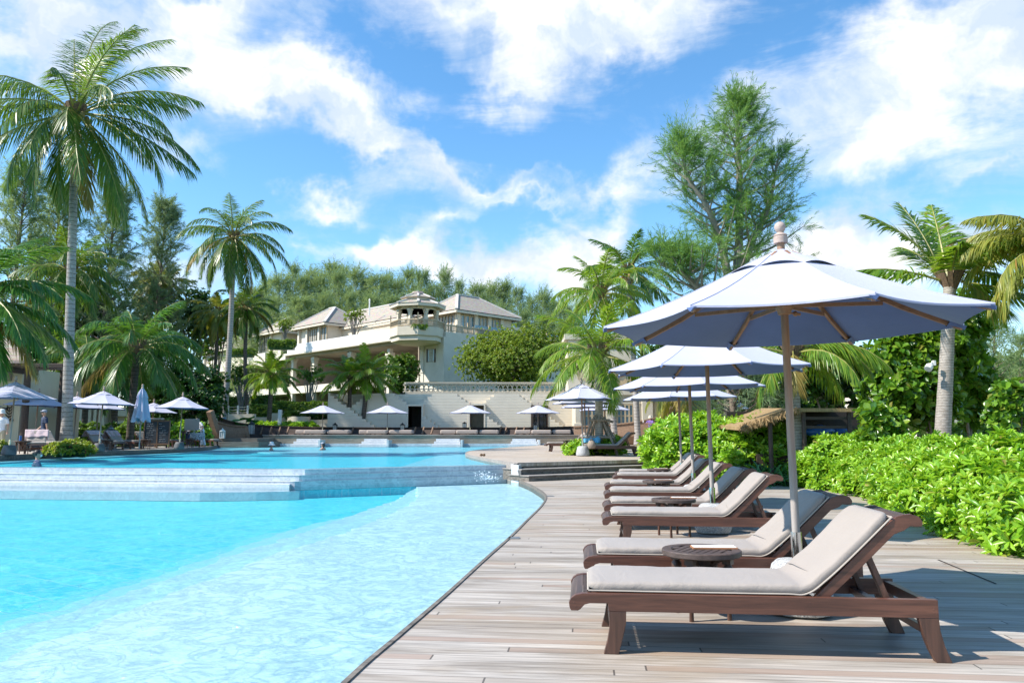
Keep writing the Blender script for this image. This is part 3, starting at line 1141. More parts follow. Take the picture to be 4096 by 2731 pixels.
# ---- timber platform of the boat terrace with white stone steps into the pool
g = empty("boat_platform", (0, 57.2, WU), 0, "long weathered timber platform along the far pool edge", "platform")
X0, X1 = (1060 - 2048) / FPX * 57.2, 11.5
b = MB()
b.box(X0, X1, 0, 6.5, -.3, ZP - WU - .06)
b.build("planking", M['platform_wood'], g)
b = MB()
b.box(X0 - .05, X1, -.06, 6.5, ZP - WU - .058, ZP - WU)
b.build("top_board", M['plank_edge'], g, bevel=.01)
b = MB()
b.box(X0 + .05, X1, -.10, -.002, -.3, .18)
b.build("stone_base", M['marble_wall'], g)
a, c = at(850, 1752, 54.4), at(1058, 1752, 54.4)
b = MB()
zt = a.z
b.prism([(a.x - 2, 54.4), (c.x - .4, 54.4), (c.x + .05, 55.2), (c.x + .3, 57.19), (a.x - 2, 57.19)], WU - .4, zt - .25)
b.prism([(a.x - .3, 54.7), (c.x - .6, 54.7), (c.x - .1, 55.6), (c.x - .1, 57.18), (a.x - .3, 57.18)], zt - .249, zt)
tag(b.build("timber_step", M['old_plank']), "low stepped timber landing below the bow of the boat", "landing")
for k, (xa, xb) in enumerate(((1148, 1270), (1425, 1545), (1720, 1842), (2032, 2155))):
    pa, pb = at(xa, 1780, 55.4), at(xb, 1780, 55.4)
    W = pb.x - pa.x
    t = empty("pool_steps", (pa.x, 57.1, WU), 0, ("white marble pool steps %s" % ("nearest the bow of the boat", "below the umbrella beside the open dark doorway", "below the umbrella in front of the dim doorway", "nearest the tree propped up with poles")[k]), "pool steps", "white steps into the upper pool")
    for j in range(4):
        b = MB()
        b.box(.10 * j, W - .05 * j, -1.65 + .42 * j, 0, -.8, -.10 + .19 * j + .06)
        b.build("stair_tread", M['marble_step'], t, bevel=.012)
    b = MB()
    b.prism([(W - .02, -1.45), (W + .12, -1.45), (W + .16, -.01), (W - .1, -.01)], -.8, .45)
    b.build("cheek", M['marble_step'], t)

# ---- the long wooden boat that frames the terrace
bt = empty("wooden_boat", (0, 58, ZP), 0, "long weathered wooden boat used as the back of the pool terrace", "boat")
bt_i = Matrix.Translation((0, -58, -ZP))
far = [at(*p) for p in ((872, 1668, 56.5), (915, 1684, 58.5), (985, 1696, 60), (1100, 1704, 60.6), (1300, 1709, 60.8), (1700, 1711, 60.8), (2100, 1710, 60.3), (2290, 1706, 59.5), (2450, 1698, 57.6), (2560, 1685, 56.4), (2655, 1662, 55.2))]
FP = smooth_path(far, 4)
b = MB()
b.M = bt_i
b.grid([[Vector((p.x, p.y - .55, ZP - .3)), Vector((p.x, p.y - .25, ZP + .1)), p] for p in FP])
b.grid([[Vector((p.x, p.y + .10, ZP - .3)), p + Vector((0, .10, 0))] for p in FP])
b.build("hull", M['boat_dark'], bt)
b = MB()
b.M = bt_i
for i in range(len(FP) - 1):
    b.beam(FP[i], FP[i + 1], .22, .09)
b.build("gunwale", M['boat_dark'], bt, bevel=.01)
near = [at(*p) for p in ((858, 1686, 54.9), (885, 1694, 55.6), (925, 1702, 56.2), (984, 1706, 56.9))]
NP = smooth_path(near, 4)
b = MB()
b.M = bt_i
n_rows = []
for i, p in enumerate(NP):
    u = i / (len(NP) - 1)
    lo = Vector((at(872, 1748, 55.2).x * (1 - u) + at(990, 1742, 56.9).x * u, p.y + .15, at(900, 1752, 55).z + .02))
    n_rows.append([lo, lo.lerp(p, .35) + Vector((-.05, -.16, 0)), lo.lerp(p, .7) + Vector((-.04, -.14, 0)), p])
b.grid(n_rows)
b.grid([[r + Vector((.06, .16, 0)) for r in q] for q in n_rows])
for i in range(len(NP) - 1):
    b.beam(NP[i] + Vector((0, .05, .02)), NP[i + 1] + Vector((0, .05, .02)), .3, .08)
b.beam(n_rows[-1][0], n_rows[-1][-1], .1, .26)
b.build("bow_side", M['boat_wood'], bt)
b = MB()
b.M = bt_i
b.beam(at(872, 1752, 55), at(840, 1643, 54.2), .42, .36)
b.build("stem_post", M['boat_wood'], bt, bevel=.03)
stern = [at(*p) for p in ((2296, 1706, 58.0), (2450, 1698, 56.4), (2560, 1684, 55.4), (2655, 1662, 54.8))]
SP = smooth_path(stern, 5)
b = MB()
b.M = bt_i
b.grid([[Vector((p.x + .15, p.y + .6, WU)), Vector((p.x, p.y + .02, ZP - .1)), p] for p in SP])
for i in range(len(SP) - 1):
    b.beam(SP[i], SP[i + 1], .2, .09)
b.build("stern_side", M['boat_wood'], bt)
b = MB()
b.M = bt_i
st_ = smooth_path([at(2640, 1700, 54.9), at(2668, 1665, 54.7), at(2684, 1628, 54.3)], 4)
for i in range(len(st_) - 1):
    b.beam(st_[i], st_[i + 1], .34, .3)
b.build("stem_post", M['boat_wood'], bt)
for px in (1042, 1078, 1113, 1147, 1405, 1654, 1688, 1724, 1995, 2018, 2060, 2090, 2290, 2312):
    p0, p1 = at(px, 1737, 59.9), at(px + 9, 1708, 60.3)
    b = MB()
    b.M = bt_i
    b.beam(p0, p1, .09, .14)
    b.build("hull_rib", M['boat_wood'], bt)
# ---------------------------------------------------------------- furniture by the pool
def cushion_mesh(seed, path, half, th, nside=6, wr=.006):
    """a padded mat swept along path (x, z), rounded edges, small creases"""
    rng = random.Random(seed)
    P = smooth_path([(x, 0, z) for x, z in path], 8)
    ring = []
    for k in range(28):
        a = 2 * PI * k / 28
        c, s = math.cos(a), math.sin(a)
        ring.append((math.copysign(abs(c) ** .22, c), math.copysign(abs(s) ** .5, s)))
    vs, fs = [], []
    n = len(P)
    sc = [.86, .97] + [1] * (n - 4) + [.97, .86]
    for i, p in enumerate(P):
        t = (P[min(i + 1, n - 1)] - P[max(i - 1, 0)]).normalized()
        nr = Vector((-t.z, 0, t.x))
        ts = (.45, .85)[i] if i < 2 else ((.85, .45)[i - n + 2] if i >= n - 2 else 1)
        for (yy, zz) in ring:
            q = p + Vector((0, yy * half * sc[i] / sc[2], 0)) + nr * (zz * th / 2 * ts)
            w = mnoise.noise((q.x * 9 + seed * 3, q.y * 2.6, q.z * 9)) * wr
            q += nr * w
            vs.append(q)
    m = len(ring)
    for i in range(n - 1):
        for k in range(m):
            k2 = (k + 1) % m
            fs.append((i * m + k, (i + 1) * m + k, (i + 1) * m + k2, i * m + k2))
    fs.append(tuple(range(m)))
    fs.append(tuple((n - 1) * m + k for k in range(m - 1, -1, -1)))
    b = MB()
    b.add(vs, fs)
    return b, P


RAIL = [(.000, .285), (.012, .308), (.038, .327), (.075, .335), (1.93, .335), (1.93, .237), (.215, .237), (.213, .281), (.115, .281), (.085, .272), (.062, .246), (.048, .238), (.012, .238), (.003, .255)]


def back_pts(ang):
    """hinge, top of the backrest and its direction"""
    h = Vector((1.325, 0, .335))
    u = Vector((math.cos(ang), 0, math.sin(ang)))
    n = Vector((-u.z, 0, u.x))
    return h, u, n


def make_lounger(ang_deg, seed, back_drop=True):
    root = empty("sun_lounger")
    HW = .33
    for y0 in (-HW, HW - .042):
        b = MB()
        b.prism_y(RAIL, y0, y0 + .042)
        for (x, z) in ((.035, .262), (.028, .285), (1.905, .265), (1.905, .285), (1.28, .31), (1.28, .29), (1.5, .252), (1.53, .252)):
            b.tube([(x, y0 - .0015, z), (x, y0 + .0435, z)], .0045, 6)
        b.build("side_rail", M['teak'], root, bevel=.004)
    # legs, sabre shaped; front ones sweep forwards, rear ones backwards
    fl = [(.217, .237), (.310, .237), (.308, .17), (.290, .09), (.266, .0), (.186, .0), (.206, .07), (.218, .14)]
    rl = [(1.828, .237), (1.93, .237), (1.935, .17), (1.952, .09), (1.985, .0), (1.905, .0), (1.873, .07), (1.850, .14)]
    for pts in (fl, rl):
        for y0 in (-HW + .001, HW - .043):
            b = MB()
            b.prism_y(pts, y0, y0 + .042)
            b.build("leg", M['teak_leg'], root, bevel=.003)
    for (xa, xb, za, zb) in ((1.875, 1.915, .262, .325), (1.890, 1.925, .125, .165), (.225, .26, .10, .14), (1.23, 1.27, .25, .30)):
        b = MB()
        b.box(xa, xb, -HW + .044, HW - .044, za, zb)
        b.build("crossbar", M['teak'], root, bevel=.003)
    # rounded foot board and lengthwise slats
    b = MB()
    b.prism_y([(.004, .275), (.014, .303), (.040, .323), (.075, .331), (.075, .318), (.045, .31), (.024, .295), (.016, .27)], -HW + .043, HW - .043)
    b.build("foot_board", M['teak_grey'], root)
    b = MB()
    for k in range(15):
        y = -.265 + k * .0379
        b.box(.077, 1.31, y - .013, y + .013, .315, .331)
    b.build("seat_slats", M['teak_grey'], root)
    # backrest: two side frames with scrolled ends, head board, slats behind
    h, u, n = back_pts(R(ang_deg))
    L = .62

    def loc(s, t):
        q = h + u * s + n * t
        return (q.x, q.z)
    # the scroll bends back to level
    e = h + u * L
    sx = [loc(-.03, .0), loc(.35, .0), loc(L - .06, .0), loc(L + .005, -.004), (e.x + .045, e.z + .012), (e.x + .085, e.z + .016), (e.x + .125, e.z + .002), (e.x + .142, e.z - .026),
          (e.x + .138, e.z - .052), (e.x + .11, e.z - .055), (e.x + .075, e.z - .052), (e.x + .045, e.z - .075), loc(L - .075, -.062), loc(.3, -.062), loc(.0, -.055)]
    hb = [loc(L - .10, -.005), loc(L - .02, -.006), (e.x + .05, e.z + .004), (e.x + .09, e.z + .008), (e.x + .09, e.z - .006), (e.x + .05, e.z - .012), loc(L - .02, -.024), loc(L - .10, -.02)]
    b = MB()
    b.prism_y(hb[::-1], -HW + .087, HW - .087)
    bo = b.build("backrest", M['teak_grey'], root)
    for y0 in (-HW + .048, HW - .086):
        b = MB()
        b.prism_y(sx[::-1], y0, y0 + .038)
        b.build("back_frame", M['teak'], bo, bevel=.003)
    b = MB()
    for k in range(6):
        s = .05 + k * .085
        q = [loc(s, -.012), loc(s + .055, -.012), loc(s + .055, -.028), loc(s, -.028)]
        b.prism_y(q, -HW + .087, HW - .087)
    b.build("back_slats", M['teak'], bo)
    # props that hold the backrest
    for y in (-HW + .11, HW - .11):
        a = h + u * .36 - n * .05
        b = MB()
        b.beam((a.x, y, a.z + .02), (a.x + .12, y, .25), .028, .05, (0, 1, 0))
        b.build("prop", M['teak_leg'], root)
    b = MB()
    a = h + u * .36
    b.box(a.x + .10, a.x + .14, -HW + .045, HW - .045, .245, .28)
    b.build("prop_bar", M['teak'], root)
    # mat
    tpt = h + u * (L - .015) + n * .036
    k1 = h + u * .10 + n * .039
    k2 = h + u * .30 + n * .037
    path = [(.105, .367), (.5, .366), (.80, .366), (1.16, .367), (1.27, .370), (k1.x, k1.z + .008), (k2.x, k2.z), (tpt.x, tpt.z)]
    b, P = cushion_mesh(seed, path, .285, .062)
    cu = b.build("cushion", M['cushion'], root, smooth=2)
    b = MB()
    lo = []
    for i, p in enumerate(P):
        t = (P[min(i + 1, len(P) - 1)] - P[max(i - 1, 0)]).normalized()
        nr = Vector((-t.z, 0, t.x))
        lo.append(p - nr * .022)
    loop = [q + Vector((0, -.288, 0)) for q in lo] + [q + Vector((0, .288, 0)) for q in lo[::-1]]
    b.tube(loop + [loop[0]], .0055, 5, False)
    b.build("piping", M['piping'], cu, smooth=True)
    # sewn folds where the mat bends
    b = MB()
    rng = random.Random(seed)
    for j in range(2):
        s = .02 + .07 * j + rng.uniform(-.01, .01)
        c = h + u * s + n * (.070 - .004 * j) if j else Vector((1.27, 0, .399))
        pts = [Vector((c.x + .035 * math.sin(3 * y + j + seed), y, c.z - .002 + (.004 if abs(y) < .2 else -.008))) for y in np.linspace(-.27, .27, 9)]
        b.tube(pts, [.001, .002, .0025, .002, .0025, .003, .003, .003, .001], 6)
    b.build("fold", M['cushion'], cu, smooth=True)
    return root


def make_table():
    t = empty("side_table")
    R0, Z = .272, .455
    b = MB()
    b.lathe([(R0 - .065, Z - .004), (R0 - .062, Z), (R0 - .006, Z), (R0, Z - .006), (R0, Z - .034), (R0 - .008, Z - .04), (R0 - .065, Z - .04), (R0 - .065, Z - .004)], 40)
    top = b.build("tabletop", M['teak_grey'], t, smooth=True)
    b = MB()
    r = R0 - .062
    for k in range(9):
        y0 = -r + .004 + k * (2 * r / 9)
        y1 = y0 + 2 * r / 9 - .009
        xa = math.sqrt(max(0, r * r - max(abs(y0), abs(y1)) ** 2)) + .012
        b.box(-xa, xa, y0, y1, Z - .03, Z - .003)
    b.M = Matrix.Identity(4)
    sl = b.build("slats", M['teak_grey'], top)
    sl.rotation_euler = (0, 0, R(58))
    prof = [(.001, 0), (.016, 0), (.014, .10), (.022, .22), (.024, .26), (.020, .285), (.030, .30), (.037, .325), (.036, .345), (.024, .362), (.022, .37)]
    for k in range(4):
        a = PI / 4 + k * PI / 2 + R(8)
        b = MB()
        b.lathe(prof, 12, (.19 * math.cos(a), .19 * math.sin(a), 0))
        x, y = .19 * math.cos(a), .19 * math.sin(a)
        b.M = Matrix.Translation((x, y, 0)) @ Matrix.Rotation(a, 4, 'Z')
        b.box(-.03, .03, -.03, .03, .369, .416)
        b.build("leg", M['teak_leg'], t, smooth=True)
    b = MB()
    for k in range(4):
        a = PI / 4 + k * PI / 2 + R(8)
        pts = [(.165 * math.cos(a), .165 * math.sin(a), .40), (.12 * math.cos(a), .12 * math.sin(a), .385), (.07 * math.cos(a), .07 * math.sin(a), .34), (.035 * math.cos(a), .035 * math.sin(a), .26)]
        b.tube(smooth_path(pts, 4), .016, 6)
    b.lathe([(.02, .16), (.045, .18), (.035, .23), (.05, .25), (.05, .27), (.035, .28)], 12)
    b.box(-.045, .045, -.045, .045, .28, .412)
    b.build("brace", M['teak_leg'], t, smooth=True)
    return t


def make_clipboard():
    c = empty("menu_board")
    b = MB()
    b.box(-.155, .155, -.062, .062, 0, .012)
    b.build("board", M['clip_wood'], c, bevel=.002)
    b = MB()
    b.box(-.147, .147, -.056, .056, .0125, .0145)
    pa = b.build("paper", M['paper'], c)
    b = MB()
    rng = random.Random(3)
    for r in range(4):
        x = -.11
        while x < .09:
            w_ = rng.uniform(.006, .022)
            b.box(x, x + w_, -.035 + r * .021, -.026 + r * .021 - rng.uniform(0, .004), .0147, .0152)
            x += w_ + .008
    b.build("lettering", M['ink'], pa)
    return c


def canopy_panel(R0, H, r_in, inset, sag, nr=7, nt=9, n=8, dz=0.0, curve=.05):
    rows = []
    for k in range(n):
        a0, a1 = 2 * PI * (k + .5) / n, 2 * PI * (k + 1.5) / n
        g = []
        for i in range(nr + 1):
            s = i / nr
            r = r_in + (R0 - r_in) * s
            row = []
            for j in range(nt + 1):
                t = j / nt
                p0 = Vector((math.cos(a0), math.sin(a0), 0)) * r
                p1 = Vector((math.cos(a1), math.sin(a1), 0)) * r
                bow = 4 * t * (1 - t)
                q = p0.lerp(p1, t) * (1 - inset * bow * s * s)
                q.z = H * (1 - (r / R0)) + curve * 4 * (r / R0) * (1 - r / R0) * -1 + dz - sag * bow * s + (H / R0) * R0 * inset * bow * s * s * .35
                row.append(q)
            g.append(row)
        rows.append(g)
    return rows


def make_umbrella(R0=1.34, rim=2.04, H=.61, pole_bot=.0, lean=0.0, stone=True, detail=True, seed=0, base_kind=0):
    u = empty("parasol")
    b = MB()
    b.tube([(0, 0, .30), (0, 0, rim + H + .02)], .028, 14)
    b.build("pole", M['pole_wood'], u, smooth=True)
    b = MB()
    b.tube([(0, 0, .28), (0, 0, .56)], .038, 16)
    b.tube([(.036, 0, .42), (.05, 0, .42)], .007, 6)
    sl = None
    if stone:
        s_ = MB()
        pr = [(.001, 0), (.17, 0), (.225, .02), (.245, .07), (.235, .14), (.205, .26), (.185, .33), (.15, .36), (.06, .365), (.001, .365)]
        s_.lathe(pr, 14)
        for i, v in enumerate(s_.v):
            w = mnoise.noise((v[0] * 4 + seed, v[1] * 4, v[2] * 4)) * .02
            q = 1.0 + .10 * (abs(math.cos(math.atan2(v[1], v[0]) * 2)) - .5)
            s_.v[i] = (v[0] * q * (1 + w), v[1] * q * (1 + w), v[2])
        so = s_.build("stone_base", M['shaded_stone' if base_kind == 2 else 'granite'], u, smooth=True, bevel=0)
        sl = so
    b.build("sleeve", M['steel'], sl or u, smooth=True)
    # collar the ribs hinge on, with its winding knob
    b = MB()
    zc = rim + .13
    b.lathe([(.034, zc - .05), (.046, zc - .045), (.05, zc - .02), (.066, zc), (.066, zc + .025), (.05, zc + .04), (.05, zc + .07), (.034, zc + .08)], 18)
    co = b.build("collar", M['rib_wood'], u, smooth=True)
    if detail:
        b = MB()
        b.tube([(.04, 0, zc - .03), (.10, 0, zc - .035)], .007, 8)
        b.ball((.105, 0, zc - .035), .02, 10, 6)
        b.tube([(.12, 0, zc - .035), (.15, 0, zc - .037)], .011, 8)
        b.build("knob", M['rib_wood'], co, smooth=True)
    # ribs and short struts
    for k in range(8):
        a = 2 * PI * (k + .5) / 8
        ca, sa = math.cos(a), math.sin(a)
        b = MB()
        up = []
        for s in (.06, .35, .65, .985):
            r = R0 * s
            up.append(Vector((ca * r, sa * r, rim + H * (1 - s) - .05 * 4 * s * (1 - s) - .030)))
        for i in range(3):
            b.beam(up[i], up[i + 1], .022, .036)
        rb_ = b.build("rib", M['rib_wood'], u)
        b = MB()
        b.M = Matrix.Translation((0, 0, rim)) @ Matrix.Rotation(a, 4, 'Z')
        r0, r1 = R0 * .90, R0 * 1.002
        za, zb = H * .10 - .05 * 4 * .9 * .1 - .055, -.058
        b.add([(r0, -.055, za + .035), (r0, .055, za + .035), (r0, 0, za), (r1, -.025, zb + .045), (r1, .025, zb + .045), (r1, 0, zb + .018)], [(0, 2, 5, 3), (2, 1, 4, 5), (3, 5, 4)])
        b.build("rib_pocket", M['canopy_under'], rb_)
        if detail:
            b = MB()
            b.beam((ca * .05, sa * .05, zc + .02), (ca * R0 * .55, sa * R0 * .55, rim + H * .45 - .11), .018, .028)
            b.build("strut", M['rib_wood'], u)
    # canopy: cloth outside, darker blue cloth below, one sewn pocket over each rib end
    b = MB()
    pan = canopy_panel(R0, H, .20, .055, .026)
    for g in pan:
        b.m = 0
        b.grid([[p + Vector((0, 0, rim)) for p in r] for r in g])
        b.m = 1
        b.grid([[p + Vector((0, 0, rim - .010)) for p in r][::-1] for r in g])
        b.m = 0
        e = g[-1]
        b.grid([[p + Vector((0, 0, rim - .012)) for p in e], [p + Vector((0, 0, rim + .001)) for p in e]])
    ca_ = b.build("canopy", [M['canopy_top'], M['canopy_under']], u, smooth=2)
    if detail:
        b = MB()
        for k in range(8):
            a = 2 * PI * (k + .5) / 8
            pts = []
            for i in range(8):
                s = .14 + .86 * i / 7
                pts.append((math.cos(a) * R0 * s, math.sin(a) * R0 * s, rim + H * (1 - s) - .05 * 4 * s * (1 - s) + .002))
            b.tube(pts, .0035, 5)
        b.build("seam", M['canopy_top'], ca_, smooth=True)
    # vent cap on top, scalloped, lifted clear of the canopy
    b = MB()
    vent = canopy_panel(.40, .20, .03, .04, -.028, 4, 8, curve=.0)
    zt = rim + H * .69 - .035
    for g in vent:
        b.m = 0
        b.grid([[p + Vector((0, 0, zt)) for p in r] for r in g])
        b.m = 1
        b.grid([[p + Vector((0, 0, zt - .008)) for p in r][::-1] for r in g])
    b.build("vent_cap", [M['canopy_top'], M['canopy_under']], ca_, smooth=2)
    b = MB()
    z = rim + H + .01
    b.lathe([(.05, z), (.052, z + .045), (.045, z + .05), (.05, z + .058), (.046, z + .066), (.03, z + .075), (.022, z + .082), (.034, z + .098), (.042, z + .122), (.036, z + .146), (.02, z + .16), (.001, z + .164)], 16)
    b.build("finial", M['finial_wood'], u, smooth=True)
    if base_kind == 1:
        b = MB()
        b.lathe([(.001, 0), (.28, 0), (.27, .05), (.05, .09), (.04, .3)], 16)
        b.build("base_plate", M['dark_wood'], u, smooth=True)
    return u


# ---- the row on the lower deck
lp = {}
row = [  # near rail at its foot end (x, y), backrest angle, label
    (.33, 4.60, 46, "grey cushioned teak lounger nearest the camera, beside the granite umbrella base"),
    (.54, 5.98, 46, "second nearest teak lounger, behind the big table with the paper menu"),
    (1.01, 8.78, 47, "brightly sunlit teak lounger in front of the second granite umbrella base"),
    (1.21, 10.30, 47, "shaded backrest lounger behind the second table in the row"),
    (1.46, 12.35, 46, "teak lounger in the row just in front of the third table"),
    (1.70, 14.30, 46, "shaded lounger right behind the third table of the row"),
    (2.24, 17.20, 46, "second farthest lounger of the right row, in front of the last table"),
    (2.50, 18.80, 46, "farthest lounger of the right row, next to the wooden steps"),
]
protos = {}
for i, (x, y, a, lab) in enumerate(row):
    if a not in protos:
        protos[a] = o = make_lounger(a, 3 + i)
    else:
        o = copy_tree(protos[a])
    rz = -TILT + R((0, .3, -.3, .6, 0, -.5, .4, 0)[i])
    o.rotation_euler = (0, 0, rz)
    o.scale = (1.06, 1.03, 1.0)
    o.location = (x + math.sin(-rz) * .34, y + math.cos(rz) * .34, 0)
    tag(o, lab, "sun lounger", "loungers in a row on the right deck")
tp = None
for i, (px, py, Y, lab) in enumerate(((2805, 2193, 5.50, "nearest round slatted side table with a menu board on top"), (2694, 1993, 9.72, "second round side table of the row, between two cushioned loungers"),
                                      (2633, 1911, 13.5, "third round side table, far along the row of loungers"), (2635, 1867, 18.0, "farthest round side table, by the wooden steps"))):
    p = at(px, py, Y)
    if tp is None:
        tp = o = make_table()
        mp_ = m = make_clipboard()
    else:
        o, m = copy_tree(tp), copy_tree(mp_)
    o.location = (p.x, Y, 0)
    o.rotation_euler = (0, 0, R((0, 14, -9, 22)[i]))
    tag(o, lab, "table", "round side tables between the loungers")
    m.location = (p.x + (.10, .14, .10, .06)[i], Y + (.05, .07, .07, .06)[i], .4525)
    m.rotation_euler = (0, 0, R((-3, -6, 4, -4)[i]))
    tag(m, ("wooden clipboard with a white drinks menu on the nearest table", "clipboard menu lying on the second round table", "clipboard menu lying on the third round table", "clipboard menu lying on the farthest round table")[i], "menu", "menu boards on the side tables")
um = make_umbrella(seed=1)
for i, (x, y, sc, rz, ln, lab) in enumerate(((2.03, 5.60, (1, 1, 1), 24, (-.4, -.7), "largest pale lavender parasol, nearest the camera, over the first loungers"),
                                             (2.57, 10.0, (.98, .98, 1.02), 30, (.3, -1.2), "second parasol of the right row, standing on a pale granite block"),
                                             (3.20, 13.7, (1, 1, 1.02), 20, (.2, -1.5), "third parasol of the right row, half hidden under the second"),
                                             (4.02, 18.4, (1, 1, 1.03), 2, (.2, -1.2), "fourth and lowest looking parasol of the right row"))):
    o = um if i == 0 else copy_tree(um)
    o.location = (x, y, 0)
    o.scale = sc
    o.rotation_euler = (R(ln[0] * .4), R(ln[1] * .8), R(rz))
    tag(o, lab, "parasol", "parasols over the right row of loungers")

# ---- upper deck group
for i, (px, py, rz, a, lab) in enumerate(((2330, 1823, -2, 46, "lounger on the upper deck in front of the tripod propped palm"), (2290, 1806, 10, 46, "towel covered lounger beside the propped palm on the upper deck"), (2190, 1806, 4, 43, "lounger at the left edge of the upper deck, mostly hidden by the stool"))):
    c = gnd(px, py, ZU)
    o = copy_tree(protos[47]) if a == 43 else copy_tree(protos[46])
    protos.setdefault(a, o)
    o.location = (c[0] - .1, c[1] + .33, ZU)
    o.rotation_euler = (0, 0, R(rz))
    o.scale = (1.08, 1.08, 1.08)
    tag(o, lab, "sun lounger", "loungers on the upper deck")
for i, (px, Y, rz, sc, lab) in enumerate(((2330, 27.95, 12, 1.0, "nearest parasol on the upper deck, left of the propped palm"), (2341, 31.5, 18, .98, "second parasol of the upper deck, partly behind the first"), (2357, 36.0, 5, .98, "third parasol of the upper deck, seen left behind the palm trunk"), (2420, 40.5, 9, 1.0, "farthest parasol of the upper deck, right of the palm trunk"))):
    o = copy_tree(um)
    o.location = (at(px, 1700, Y).x, Y, ZU)
    o.scale = (sc, sc, 1.0)
    o.rotation_euler = (0, R(-.5), R(rz))
    tag(o, lab, "parasol", "parasols on the upper deck")
# tall stool table
c = gnd(2280, 1818, ZU)
t = empty("stool", (c[0], c[1] + .15, ZU), R(12), "tall square wooden stool on the upper deck beside the lounger", "stool")
b = MB()
b.box(-.24, .24, -.21, .21, .52, .55)
b.build("seat", M['teak_grey'], t, bevel=.004)
for x in (-.18, .18):
    for y in (-.15, .15):
        b = MB()
        b.box(x - .025, x + .025, y - .025, y + .025, 0, .519)
        b.build("leg", M['teak_leg'], t)
b = MB()
for z in (.12, .40):
    for y in (-.15, .15):
        b.box(-.154, .154, y - .015, y + .015, z, z + .04)
    for x in (-.18, .18):
        b.box(x - .015, x + .015, -.124, .124, z, z + .04)
b.build("stretcher", M['teak_leg'], t)
# fruit left on the deck edge, a clay pot, a drink
for k, px in enumerate((1925, 1936)):
    c = gnd(px, 1824, ZU)
    b = MB()
    b.ball((0, 0, .05), (.055, .055, .05), 10, 7)
    o = b.build("fallen_nut", M['husk'], smooth=True)
    o.location = (c[0], c[1], ZU)
    tag(o, ("left", "right")[k] + " one of two small brown nuts lying on the deck corner", "nut", "nuts lying on the upper deck")
b = MB()
b.lathe([(.001, 0), (.10, 0), (.15, .08), (.15, .16), (.10, .26), (.05, .30), (.03, .36), (.001, .37)], 14)
c = at(2366, 1762, 27.6)
o = b.build("clay_pot", M['driftwood'], smooth=True)
o.location = (c.x, 27.6, ZU + .28)
tag(o, "round brown clay pot with a pointed lid among the ground plants", "pot")
b = MB()
b.tube([(0, 0, 0), (0, 0, .15)], [.04, .05], 12)
o = b.build("drink_glass", M['red'], smooth=True)
c = gnd(2458, 1812, ZU)
o.location = (c[0], c[1], ZU)
tag(o, "red drink in a glass on the upper deck under the lounger", "glass")
b = MB()
b.box(-.10, .10, -.06, .06, 0, .07)
o = b.build("tissue_box", M['sign_white'], bevel=.01)
c = gnd(2293, 1817, ZU)
o.location = (c[0], c[1], ZU)
tag(o, "small pale blue carton under the stool", "carton")

# ---- left deck: loungers with their feet towards the pool
left = [  # foot of the right front leg as seen, heading, backrest angle, label
    (100, 1815, -58, 42, "pink towel lounger at the far left edge of the picture"),
    (215, 1809, -32, 30, "lounger right of the pink towel one, beside the walking man"),
    (440, 1800, -22, 44, "lounger at the flowering bush next to the tall palm trunk"),
    (520, 1797, -20, 44, "pink towel lounger left of the closed parasol"),
    (626, 1791, -20, 46, "bare cushioned lounger in front of the folded parasol"),
    (690, 1789, -18, 42, "lounger in front of the chalkboard menu"),
    (782, 1783, -16, 44, "lounger with a pale towel over its backrest beside the chalkboard"),
    (842, 1780, -15, 44, "lounger nearest the bow of the boat, beside the striped bag"),
]
for i, (px, py, hd, a, lab) in enumerate(left):
    c = gnd(px, py, ZL)
    sc = 1.12
    o = copy_tree(protos[46])
    o.rotation_euler = (0, 0, R(180 + hd))
    # the front leg at local (.25, .31) stands where the photograph shows it
    q = Matrix.Rotation(R(180 + hd), 3, 'Z') @ Vector((.25 * sc, .31 * sc, 0))
    o.location = (c[0] - q.x, min(c[1], 47 + i * .2) - q.y, ZL)
    if c[1] > 47:
        k = (47 + i * .2) / c[1]
        o.location.x = c[0] * k - q.x
    o.scale = (sc, sc, sc)
    tag(o, lab, "sun lounger", "loungers along the left deck")
    lp[i] = o
ul = make_umbrella(seed=3, detail=False, base_kind=2)
for i, (px, Y, sc, rz, lab) in enumerate(((42, 27.6, 1.0, 5, "shaded parasol over the pink towel lounger at the far left"), (140, 35.0, 1.0, 18, "parasol behind the walking man in the navy shirt"), (-12, 37.0, 1.0, 11, "parasol cut by the left edge of the picture"),
                                          (296, 38.0, 1.0, 9, "parasol half hidden behind the tall palm trunk"), (385, 39.5, .98, 25, "parasol just behind the brightest parasol of the left deck"), (400, 33.4, 1.0, 14, "brightest parasol of the left deck, right of the tall palm trunk"),
                                          (606, 46.0, 1.0, 8, "parasol between the folded parasol and the staff"), (720, 38.5, 1.0, 20, "parasol over the loungers nearest the boat, leaf shadows on top"))):
    o = ul if i == 0 else copy_tree(ul)
    o.location = (at(px, 1720, Y).x, Y, ZL)
    o.scale = (sc, sc, 1.0)
    o.rotation_euler = (0, R(1.2), R(rz))
    tag(o, lab, "parasol", "parasols on the left deck")
